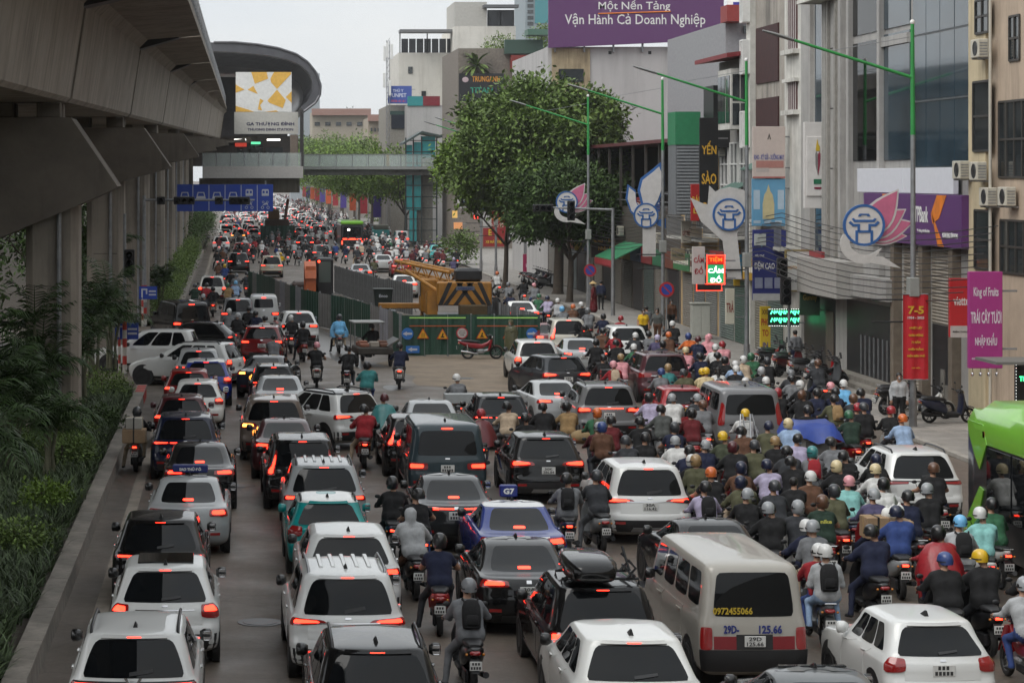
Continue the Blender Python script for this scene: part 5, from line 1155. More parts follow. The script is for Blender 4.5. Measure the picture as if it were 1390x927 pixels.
pboard('orange grill restaurant sign with gold lettering', 849, 872, 303, 352, 150.3, '#a3401f', [('NƯỚNG', .5, .55, .9, .16, '#c9b8a4'), ('GIA TRUYỀN', .5, .32, .8, .12, '#c9962c'), ('HÀ NỘI', .5, .14, .7, .12, '#c9962c')])
pboard('green shop sign with pale lettering behind the flame emblem', 882, 901, 290, 350, 141, '#2f7d4a', [('PHỞ', .5, .6, .8, .2, '#a9c9b0'), ('BÒ', .5, .3, .6, .2, '#a9c9b0')])
aw = empty('awning', (FX-1.8, 139.5, 3.1), label='green shop awning with a red scalloped edge', cat='awning')
MB().prism([(0, 0), (1.8, .9), (1.8, .96), (0, .06)], 'y', 0, 7).build('cloth', plain('#2f7d55', .7), aw)
for k in range(14): MB().prism([(k*.5, 0), (k*.5+.49, 0), (k*.5+.49, -.3), (k*.5+.25, -.45), (k*.5, -.3)], 'x', -.02, 0).build('valance', plain('#9a2a30', .7), aw)
pboard('round cream shop sign on the pavement side', 911, 930, 337, 354, 122, '#a89a80', [('NHÀ THUỐC', .5, .5, .8, .3, '#3a5a3a')])
# fruit shop and mobile phone signs
s = pboard('magenta fruit shop board with white lettering', 1316, 1361, 369, 500, 70.5, '#9c2f7a', [('King of Fruits', .5, .78, .75, .12, '#cfc6cf'), ('TRÁI CÂY TƯƠI', .5, .54, .92, .15, '#d5ccd5'), ('NHẬP KHẨU', .5, .29, .66, .15, '#d5ccd5'), ('0243 556 2233', .22, .1, .3, .02, '#cfc6cf'), ('THANH XUÂN - HÀ NỘI', .78, .06, .4, .02, '#cfc6cf')], t=.22)
for k in range(4): MB().ell((.12+k*.24, .1, -.18), (.05, .05, .07), 8, 6).tube([(.12+k*.24, .1, -.1), (.12+k*.24, .1, .02)], .012, 5).build('bell_lamp', M['chrome'], s)
s = pboard('red phone shop sign with white lower band', 1290, 1318, 378, 458, 74.5, '#b92329', [('viettel', .55, .62, .8, .16, '#d8d2d0')], t=.2)
MB().box(0, .642, -.012, -.001, 0, .36).build('white_band', plain('#b9b3b0'), s); put_text('ĐIỆN THOẠI', s, (.32, -.02, .18), .5, .07, plain('#333333'))
s = pboard('green lit money-transfer sign at the frame edge', 1379, 1402, 492, 545, 68, '#101614', [('TIỀN', .55, .62, .7, .2, '#4affa0', 1)], t=.15)
for k in range(12): MB().ell((.0, -.02, .05+k*.09), (.012, .01, .012), 6, 4).build('bulb', MATS['bulb'], s)
MB().box(-1.0, 1, -1.4, .5, 1.15, 1.23).build('canopy', plain('#6a6a66'), s)
# signs by the tree and stair tower
Yq = 215
pboard('black insurance sign with white letters beyond the tree', 688, 709, 303, 327, Yq, '#101216', [('NGÂN', .5, .82, .7, .2, '#c4c4c4'), ('BẢO', .5, .5, .6, .24, '#d0d0d0'), ('HIỂM', .5, .18, .74, .24, '#d0d0d0')])
pboard('red list board with yellow lettering under the far emblems', 656, 687, 287, 335, Yq+8, '#8a2626', [('BIỂN SỐ', .5, .84, .8, .14, '#c9b030'), ('CHO MÔ TÔ', .5, .62, .8, .14, '#d0c0b0'), ('E', .3, .4, .14, .18, '#c9b030'), ('XE MÁY ĐIỆN', .5, .14, .8, .12, '#c9b030')])
pboard('magenta spectacle shop sign beyond the tree', 710, 742, 345, 372, 195, '#8c1a48', [('MẮT KÍNH', .45, .78, .3, .15, '#cfb0bf'), ('HẢI YẾN', .45, .48, .66, .28, '#d8b8c8')])
pboard('grey photo poster above the magenta sign', 711, 740, 325, 344.6, 195, '#77787a', [])
pboard('blue and white pet clinic sign on the pale house', 527, 559, 117, 141, 304, '#4056a0', [('THÚ Y', .42, .75, .45, .2, '#cfd4e0'), ('FUNPET', .42, .47, .7, .22, '#cfd4e0'), ('0936 61 61', .42, .15, .6, .14, '#c24a5a')])
s = pboard('black restaurant sign with orange and green lettering above the tree', 623, 684, 100, 138, 260, '#14161a', [('TRUNGANH', .6, .8, .62, .2, '#cc8a2a'), ('TITAN', .5, .4, .5, .2, '#2a8f74')])
MB().ell((.7, -.04, 2.35), (.35, .03, .3), 10, 6).build('emblem', plain('#b7a3a8'), s)
board('small yellow lit street sign near the stair tower', at_y(614, 235), 235, at_z(296, 235), .5, .7, '#c9a05a', emit=.5); board('orange lit street board near the stair tower', at_y(616, 236), 236, at_z(311, 236), .85, .65, '#c98a5a', emit=.4)
board('small red and green LED sign by the striped post', at_y(642, 220), 220, at_z(298, 220), .9, .45, '#101010', [('LED', .5, .5, .8, .7, '#ff4a3a', 1)])

for i, (y, z, lb) in enumerate(((97.5, 7.2, 'on the narrow tiled building'), (106, 4.6, 'under the lower dark red cover'), (108, 4.6, 'beside the one under the dark red cover'), (120, 3.6, 'low on the ochre house'), (123.5, 3.7, 'high beside the ochre house window'), (126, 3.6, 'at the ochre house corner'), (133, 4.3, 'on the dark shop row near the awning'), (146, 4.4, 'on the dark shop row past the awning'), (156, 4.4, 'on the dark shop row behind the tree'))): ac_unit(y, z, 'outdoor air conditioner '+lb)
for i, (a, b, c, d, Y, cl, tx, lb) in enumerate(((884, 896, 255, 288, 132, '#3d4f86', 'SỬA XE', 'narrow blue repair sign beside the flame emblem'), (925, 938, 300, 330, 119, '#a9a59a', 'CẮT TÓC', 'pale barber sign below the louvred cabin'), (862, 880, 268, 290, 140, '#8a2f2a', 'BIA', 'small red beer sign above the green awning'), (780, 800, 318, 340, 165, '#b7a13a', 'CƠM', 'yellow rice sign behind the lamp post'), (748, 768, 330, 348, 180, '#2f6f8f', 'GIẶT LÀ', 'blue laundry sign past the tree trunk'), (985, 997, 392, 440, 108.5, '#c2bfb0', 'TRÀ', 'narrow cream tea sign under the yellow sign'))): pboard(lb, a, b, c, d, Y, cl, [(tx, .5, .5, .8, .34, '#e8e4da' if i not in (1, 3, 5) else '#7a2a20')])

def balcony(root, y0, y1, z, d=.9, cage=0):
    b = fac(root, 'balcony', y0, y1, z-.15, z, OLDW, d); n = int((y1-y0)/.22)
    me = MB().box(-.015, .015, -.015, .015, 0, 1.0+cage).mesh('baluster', M['galv'])
    for i in range(n+1): link('baluster', me, b, (-d+.04, y0-root.location.y+(y1-y0)*i/n, z))
    for zz in (z+1.0, z+1.0+cage) if cage else (z+1.0,): MB().box(-d, -d+.07, y0-root.location.y, y1-root.location.y, zz, zz+.05).build('rail', M['galv'], b)
    if cage: MB().prism([(-d-.1, z+1.0+cage), (.0, z+1.5+cage), (.0, z+1.55+cage), (-d-.1, z+1.05+cage)], 'y', y0-root.location.y, y1-root.location.y).build('canopy', plain('#4d6a60', .6), b)
for r_, y0, y1, z, cg in ((b4, 101.2, 103.8, 5.0, 0), (b5, 104.4, 108.6, 6.1, 1.2), (b6, 111.0, 114.6, 5.2, 1.0), (b6, 114.8, 117.8, 5.2, 0), (b7, 118.3, 122.4, 4.9, 1.0), (b7, 123, 127.6, 4.9, 0), (b3, 94.8, 98.2, 15.2, 1.0)): balcony(r_, y0, y1, z, .85, cg)
for i, (y, z, w, h, cl, lb) in enumerate(((95.5, 4.1, 3.4, .9, '#8f2a2e', 'long red shop fascia under the first balcony'), (101.4, 3.3, 2.3, .8, '#c9c4b4', 'cream fascia on the slim white house'), (104.4, 3.3, 5.8, 1.0, '#b58f2a', 'yellow fascia across the stained house'), (111, 3.4, 3.3, 1.0, '#2c6a86', 'blue fascia on the pale house'), (114.6, 3.4, 3.2, 1.0, '#a83a3a', 'red fascia on the pale house'), (118.4, 3.1, 4.5, .9, '#c8c2b2', 'white fascia on the ochre house'), (123.2, 3.1, 4.4, .9, '#3d7a4a', 'green fascia on the ochre house'))):
    r = board(lb, FX-.5, y+w, z, w, h, cl, [], face='x', posts=False)
    for k in range(int(w/.42)): MB().box(.15+k*.42, .15+k*.42+.3, -.012, -.002, h*.35, h*(.62+.1*(k % 2))).build('print_band', plain('#e4ded0' if i % 2 == 0 else '#6a2a22'), r)
# unseen blocks added behind the camera to darken the horizon in reflections
for i, (x, y, w, d, h, lb) in enumerate(((24, -160, 14, 214, 17, 'unseen shop row added behind the footbridge to dim reflections'), (-70, -190, 150, 14, 24, 'unseen block added across the street behind the footbridge to dim reflections'))):
    r = empty('far_building', (x, y, 0), label=lb, cat='building'); MB().box(0, w, 0, d, 0, h).build('wall', plain('#8a857c', .85, .2), r)
# ================================================================== people: one continuous surface grown round a posed skeleton
def surface_nets(D, h, o):
    "isosurface 0 of the distance grid D (cell size h, origin o) as quads"
    s = D < 0; nx, ny, nz = D.shape
    cs = np.zeros((nx-1, ny-1, nz-1), np.int8); acc = np.zeros((nx-1, ny-1, nz-1, 3)); cnt = np.zeros((nx-1, ny-1, nz-1))
    C = [(i, j, k) for i in (0, 1) for j in (0, 1) for k in (0, 1)]
    def g(A, c): return A[c[0]:nx-1+c[0], c[1]:ny-1+c[1], c[2]:nz-1+c[2]]
    for a in range(8):
        for b in range(a+1, 8):
            ca, cb = C[a], C[b]
            if sum(abs(p-q) for p, q in zip(ca, cb)) != 1: continue
            da, db = g(D, ca), g(D, cb); m = (da < 0) != (db < 0)
            t = np.where(m, da/np.where(np.abs(da-db) < 1e-12, 1, da-db), 0)
            for ax in range(3): acc[..., ax] += np.where(m, ca[ax]+t*(cb[ax]-ca[ax]), 0)
            cnt += m
    act = cnt > 0; idx = -np.ones(act.shape, int); idx[act] = np.arange(act.sum()); I = np.argwhere(act)
    V = (I+acc[act]/cnt[act][:, None])*h+o
    F = []
    for ax in range(3):
        a1, a2 = [x for x in range(3) if x != ax]
        sl0 = [slice(1, n-1) for n in D.shape]; sl1 = list(sl0); sl0[ax] = slice(0, D.shape[ax]-1); sl1[ax] = slice(1, D.shape[ax])
        A, B = s[tuple(sl0)], s[tuple(sl1)]; m = np.argwhere(A != B)
        if not len(m): continue
        base = m.copy(); base[:, a1] += 1; base[:, a2] += 1
        q = []
        for d1, d2 in ((-1, -1), (0, -1), (0, 0), (-1, 0)):
            c = base.copy(); c[:, a1] += d1; c[:, a2] += d2; q.append(idx[c[:, 0], c[:, 1], c[:, 2]])
        q = np.stack(q, 1); inside = A[tuple(m.T)]
        flip = inside if ax != 1 else ~inside
        q = np.where(flip[:, None], q, q[:, ::-1]); F.append(q)
    return V, np.concatenate(F)

SKIN, SHIRT, PANTS, SHOE, HAIR, MASK = 2, 0, 1, 3, 4, 5
def grow(prims, h=.023, blend=.03, wrinkle=.006, fingers=()):
    """prims: (a, b, ra, rb, region, flatten) tapered capsules; returns mesh with six material slots"""
    pts = np.array([p for q in prims for p in (q[0], q[1])]); lo = pts.min(0)-.22; hi = pts.max(0)+.22
    n = np.ceil((hi-lo)/h).astype(int)+1
    ax = [lo[i]+np.arange(n[i])*h for i in range(3)]; X = np.stack(np.meshgrid(*ax, indexing='ij'), -1)
    def dist(P, q):
        a, b, ra, rb = np.array(q[0], float), np.array(q[1], float), q[2], q[3]; ab = b-a; t = np.clip(((P-a)@ab)/(ab@ab+1e-9), 0, 1)
        d = P-(a+t[..., None]*ab)
        if len(q) > 5 and q[5]: d = d*np.array(q[5])
        return np.linalg.norm(d, axis=-1)-(ra+(rb-ra)*t)
    D = None
    for q in prims:
        d = dist(X, q)
        if D is None: D = d
        else:
            k = blend if q[4] not in (SKIN, HAIR, MASK) else .012; hh = np.clip(.5+.5*(D-d)/k, 0, 1); D = D*(1-hh)+d*hh-k*hh*(1-hh)
    if wrinkle:
        f = np.sin(X[..., 0]*31+2*np.sin(X[..., 2]*17))*np.sin(X[..., 1]*27+X[..., 0]*9)*np.sin(X[..., 2]*24+2*np.sin(X[..., 1]*15)); D = D+f*wrinkle
    V, F = surface_nets(D, h, lo)
    fc = V[F].mean(1); best = np.full(len(F), 9.); reg = np.zeros(len(F), int)
    for q in prims:
        d = dist(fc, q); m = d < best; best[m] = d[m]; reg[m] = q[4]
    mb = MB(); mb.v = [tuple(v) for v in V]; mb.f = [tuple(f) for f in F]; mb.m = list(map(int, reg))
    for path, r in fingers: mb.tube(path, r, 6, m=SKIN)
    return mb

def hand(wrist, fwd, side, grip=True):
    """palm direction fwd, thumb side given; five fingers curled round a bar or lying relaxed"""
    w = Vector(wrist); f = Vector(fwd).normalized(); up = Vector((0, 0, 1)); s = f.cross(up).normalized()*side; up = s.cross(f)*side
    out = []
    for i, (o, ln) in enumerate(((-.033, .065), (-.011, .075), (.011, .078), (.033, .07))):
        b = w+f*.075+s*o*-1; l = ln
        if grip: p = [b, b+f*l*.45+up*.004, b+f*l*.5-up*l*.45, b+f*l*.1-up*l*.6]
        else: p = [b, b+f*l*.5-up*.006, b+f*l*.85-up*.022, b+f*l-up*.04]
        out.append((p, [.0095, .009, .0085, .007]))
    b = w+f*.03-s*.03; out.append(([b, b+f*.03-s*.02-up*.01, b+f*.055-s*.012-up*.03], [.011, .010, .008]))
    return out
def mirror_pt(p): return (-p[0], p[1], p[2])

def person_mesh(pose='board', loose=0.0, turn=0.0, lean=0.0, hair='short', sleeve='long', female=False, skirt=False):
    "seated and standing figures; origin under the pelvis on the ground; facing +y"
    P = []
    A = lambda a, b, ra, rb, reg, fl=None: P.append((a, b, ra, rb, reg, fl))
    lz = loose; k = .93 if female else 1.0
    if pose.startswith('stand') or pose == 'walk': pel = Vector((0, 0, .93)); ch = Vector((0, .02, 1.27)); nk = Vector((0, .01, 1.46))
    elif pose == 'passenger': pel = Vector((0, 0, .94)); ch = Vector((0, .05, 1.26)); nk = Vector((0, .09, 1.46))
    else: pel = Vector((0, 0, .88)); ch = Vector((lean*.05, .08, 1.20)); nk = Vector((lean*.07, .14, 1.40))
    sh = nk+Vector((0, -.02, -.065)); hd = nk+Vector((0, .035, .155))
    A(nk-Vector((0, 0, .03)), hd+Vector((0, -.02, -.06)), .058, .055, SKIN)
    # head: cranium, face, jaw, nose, ears
    c, s_ = math.cos(turn), math.sin(turn)
    def R(v): return hd+Vector((v[0]*c-v[1]*s_, v[0]*s_+v[1]*c, v[2]))
    A(R((0, -.012, .035)), R((0, .012, .03)), .092, .09, HAIR)
    A(R((0, .045, -.005)), R((0, .05, -.05)), .066, .052, SKIN); A(R((0, .06, -.07)), R((0, .07, -.085)), .034, .03, MASK if hair != 'nomask' else SKIN); A(R((0, .10, -.025)), R((0, .105, -.045)), .016, .02, MASK)
    A(R((-.028, .092, .012)), R((.028, .092, .012)), .017, .017, SKIN)
    for sg in (-1, 1):
        A(R((.078*sg, 0, -.012)), R((.08*sg, -.005, -.045)), .017, .012, SKIN); A(R((.03*sg, .103, .0)), R((.034*sg, .102, .0)), .0105, .0105, HAIR)
    A(R((0, -.03, -.02)), R((0, -.02, -.055)), .07, .05, HAIR)
    if hair == 'long':
        A(R((0, -.055, -.03)), R((0, -.10, -.26)), .07, .055, HAIR); A(R((0, -.10, -.26)), R((0, -.10, -.42)), .055, .025, HAIR)
    if hair == 'hood': A(R((0, -.03, .03)), R((0, -.01, .03)), .115, .112, SHIRT); A(R((0, -.05, -.06)), R((0, -.05, -.12)), .10, .10, SHIRT)
    # torso
    tw = .088*k
    for sg in (-1, 1):
        A(pel+Vector((.075*sg, -.01, .06)), ch+Vector((tw*sg, 0, 0)), .128+lz, .132*k+lz, SHIRT); A(ch+Vector((tw*sg, 0, 0)), sh+Vector((.12*sg*k, 0, -.03)), .130*k+lz, .085+lz, SHIRT)
        A(pel+Vector((.085*sg, -.03, -.02)), pel+Vector((.09*sg, .0, -.0)), .145, .14, PANTS)
        if not (pose.startswith('stand') or pose == 'walk'): A(pel+Vector((.07*sg, -.05, .02)), pel+Vector((.07*sg, -.02, .05)), .14+lz, .13+lz, SHIRT)
    A(sh+Vector((-.10, 0, .0)), sh+Vector((.10, 0, .0)), .075+lz*.6, .075+lz*.6, SHIRT)
    fing = []
    arm = SKIN if sleeve == 'short' else SHIRT
    for sg in (-1, 1):
        S = sh+Vector((.185*sg*k, 0, -.02))
        if pose in ('board', 'peg', 'down'): E = Vector((.31*sg, .30, 1.10)); Hn = Vector((.335*sg, .575, 1.045)); fw = Vector((0, 1, -.12)); grip = True
        elif pose == 'passenger': E = Vector((.27*sg, .10, 1.10)); Hn = Vector((.16*sg, .30, 1.02)); fw = Vector((-.5*sg, 1, -.2)); grip = False
        elif pose == 'phone': E = Vector((.25*sg, .12, 1.15)); Hn = Vector((.10*sg, .30, 1.20)); fw = Vector((-.4*sg, .8, .4)); grip = False
        elif pose == 'stand_apart': E = Vector((.30*sg, -.02, 1.14)); Hn = Vector((.33*sg, .06, .90)); fw = Vector((.02*sg, .15, -1)); grip = False
        else: E = Vector((.25*sg, -.03, 1.14)); Hn = Vector((.25*sg, .06, .88)); fw = Vector((0, .2, -1)); grip = False
        A(S, S.lerp(E, .55), .068+lz, .058+lz, SHIRT); A(S.lerp(E, .55), E, .056+lz*.8, .048+lz*.8, arm); A(E, Hn, .048+lz*.8, .034+lz*.5, arm)
        f = fw.normalized(); A(Hn+f*.01, Hn+f*.075, .031, .036, SKIN); fing += hand(Hn, fw, sg, grip)
        Hp = pel+Vector((.095*sg, .02, -.04))
        if pose == 'board': K = Vector((.19*sg, .46, .74)); An = Vector((.15*sg, .46, .36)); ft = Vector((.02*sg, .16, -.03))
        elif pose == 'peg': K = Vector((.20*sg, .43, .70)); An = Vector((.20*sg, .20, .32)); ft = Vector((.03*sg, .16, -.03))
        elif pose == 'down':
            if sg < 0: K = Vector((-.30, .30, .56)); An = Vector((-.37, .16, .12)); ft = Vector((-.04, .16, -.04))
            else: K = Vector((.19, .46, .74)); An = Vector((.15, .46, .36)); ft = Vector((.02, .16, -.03))
        elif pose == 'passenger': K = Vector((.22*sg, .40, .76)); An = Vector((.25*sg, .20, .40)); ft = Vector((.04*sg, .15, -.04))
        elif pose == 'walk': K = Vector((.09*sg, .14*sg, .50)); An = Vector((.09*sg, .10*sg-.08, .10)); ft = Vector((.02*sg, .16, -.03))
        else: K = Vector((.10*sg, .02, .50)); An = Vector((.10*sg, -.02, .10)); ft = Vector((.03*sg, .16, -.04))
        A(Hp, K, .096, .066, PANTS); A(K, An, .066, .048, PANTS); A(An+Vector((0, 0, -.03)), An+ft+Vector((0, 0, -.02)), .043, .036, SHOE)
    if skirt: A(pel+Vector((0, 0, .05)), Vector((0, 0, .22)), .17, .24, SHIRT)
    return grow(P, fingers=fing, blend=.03+lz)
PM = {}
def pmesh(key):
    if key not in PM:
        pose, loose, turn, hair, sleeve, fem, skirt = key
        mb = person_mesh(pose, loose, turn, random.uniform(-1, 1), hair, sleeve, fem, skirt); PM[key] = mb.mesh('body', [M['cloth'], M['shoe'], M['skin'], M['shoe'], M['hair'], M['mask']], True)
    return PM[key]
COLS = {'black': '#121214', 'navy': '#151c36', 'blue': '#2b4076', 'pale blue': '#8fa6c4', 'light blue': '#6fb0dc', 'white': '#c9c9c7', 'grey': '#6e7073', 'dark grey': '#303236', 'pale grey': '#a3a5a7', 'red': '#8f1d26', 'dark red': '#5c161c', 'maroon': '#4a161d', 'pink': '#cf8f96', 'teal': '#357878', 'pale teal': '#83b9b5', 'green': '#2f5f42', 'dark green': '#1f3328', 'olive': '#50503a', 'camouflage': '#3e4433', 'tan': '#8f7550', 'beige': '#b3a089', 'brown': '#5a3d2c', 'cream': '#c9b890', 'yellow': '#d1a91e', 'orange': '#c2622a', 'purple': '#4b4664', 'lilac': '#a79fb8', 'silver': '#8f9295', 'plaid': '#4c4f4d'}
def bodymat(name, rough=.85): return mat('cloth_'+name.replace(' ', '_'), COLS[name], rough, var=.2, vscale=12, bump=.2, bscale=30)

def helmet_mesh(kind):
    mb = MB(); n = 20
    prof = [(.001, .158), (.05, .150), (.09, .128), (.118, .095), (.134, .05), (.138, .01), (.134, -.035)]
    if kind == 'full': prof += [(.126, -.085), (.105, -.115)]
    vs = []; fs = []
    for r, h in prof:
        for j in range(n):
            a = 2*PI*j/n; x, y = r*math.cos(a)*.92, r*math.sin(a)*1.08
            if kind != 'full' and h < 0 and y < 0: h2 = h*1.6
            else: h2 = h if not (h < 0 and y > 0 and kind != 'full') else h*.4
            vs.append((x, y, h2))
    for i in range(len(prof)-1):
        for j in range(n): fs.append((i*n+j, i*n+(j+1) % n, (i+1)*n+(j+1) % n, (i+1)*n+j))
    mb.add(vs, fs)
    if kind == 'peak':   # brim over the forehead
        b = [(.118*math.cos(a), .128*math.sin(a)+.012, -.002) for a in np.linspace(.35, PI-.35, 9)]; o = [(.105*math.cos(a), .215*math.sin(a)+.012, -.028) for a in np.linspace(.35, PI-.35, 9)]
        mb.add(b+o, [(i, i+1, 10+i, 9+i) for i in range(8)])
    mb.lathe([(.139, .004), (.142, -.006), (.139, -.016)], n, m=1)
    return mb.mesh('helmet', [M['plastic_col'], M['black']], 50)
HELM = {k: helmet_mesh(k) for k in ('half', 'peak', 'full')}
def backpack_mesh():
    mb = MB()
    mb.loft([[(w*math.copysign(abs(math.cos(a))**.5, math.cos(a)), y+d*math.copysign(abs(math.sin(a))**.5, math.sin(a)), z) for a in np.linspace(0, 2*PI, 17)[:-1]] for z, w, d, y in ((-.22, .10, .05, 0), (-.2, .14, .075, -.01), (-.05, .15, .09, -.02), (.12, .145, .08, -.01), (.21, .11, .055, 0), (.24, .05, .02, .01))])
    mb.bbox(-.10, .10, -.125, -.07, -.17, .0, .02)
    for sg in (-1, 1): mb.tube([(.10*sg, .02, .2), (.12*sg, .1, .26), (.12*sg, .2, .2), (.13*sg, .24, .05), (.13*sg, .16, -.12), (.12*sg, .03, -.18)], .016, 5)
    return mb.mesh('backpack', M['cloth'], 50)
BPACK = backpack_mesh()
def poncho_mesh(stand=False):
    "loose rain cape falling from the shoulders"
    mb = MB(); rings = []
    if stand: prof = ((1.45, .10, .10, 0), (1.40, .20, .13, 0), (1.2, .27, .19, 0), (.8, .29, .23, 0), (.45, .31, .26, 0))
    else: prof = ((1.43, .10, .10, .12), (1.38, .22, .15, .11), (1.22, .33, .25, .10), (1.02, .40, .33, .08), (.86, .42, .40, .06), (.74, .40, .42, .02))
    for z, rx, ry, yc in prof:
        rings.append([(rx*math.cos(a)*(1+.06*math.sin(7*a+z*9)), yc+ry*math.sin(a)*(1+.06*math.sin(5*a+z*7)), z+.03*math.sin(6*a)*(1.4-z)) for a in np.linspace(0, 2*PI, 33)[:-1]])
    mb.loft(rings, cap=False); return mb.mesh('rain_cape', M['cape'], True)
M['cape'] = mat('rain_cape', (.5, .5, .5), .35, objcol=True, var=.2, vscale=9, bump=.3, bscale=14)
CAPE = poncho_mesh(); CAPE_ST = poncho_mesh(True)
HEADZ = {'passenger': (0, .125, 1.635), 'stand': (0, .045, 1.635)}
def person(X, Y, yaw, label, shirt='black', pants='dark grey', helmet='black', hkind='half', pose='board', loose=.008, turn=0, hair='short', sleeve='long', fem=False, bag=None, cape=None, group='riders in the crowd', z=0, hat=None, skirt=False, scale=1.0):
    root = empty('person', (X, Y, z), yaw, label, 'person', group); root.scale = (scale,)*3
    b = link('body', pmesh((pose, loose, round(turn, 1), hair, sleeve, fem, skirt)), root); b.color = (*srgb(COLS[shirt]), 1)
    for i, m in ((1, bodymat(pants)), ):
        b.material_slots[i].link = 'OBJECT'; b.material_slots[i].material = m
    hp = Vector(HEADZ.get('stand' if pose.startswith('stand') or pose in ('walk', 'phone') else pose, (.0, .175, 1.575)))
    if pose in ('phone',): hp = Vector((0, .175, 1.575))
    if helmet:
        h = link('helmet', HELM[hkind], root, hp+Vector((0, 0, .0)), (0, 0, turn)); h.color = (*srgb(COLS[helmet]), 1)
    if hat == 'conical':
        link('conical_hat', MB().lathe([(.001, .15), (.06, .11), (.24, -.02), (.235, -.03), (.05, .09)], 20).mesh('conical_hat', mat('straw_hat', '#b79c6c', .8, var=.2)), root, hp+Vector((0, 0, .06)))
    if bag:
        o = link('backpack', BPACK, root, (0, (-.115 if pose != 'passenger' else -.145)+(0 if pose != 'stand' else .0), 1.2 if pose != 'passenger' else 1.25), (math.radians(-12), 0, 0)); o.color = (*srgb(COLS[bag]), 1)
    if cape:
        o = link('rain_cape', CAPE_ST if pose.startswith('stand') else CAPE, root); o.color = (*srgb(COLS[cape]), 1)
    return root

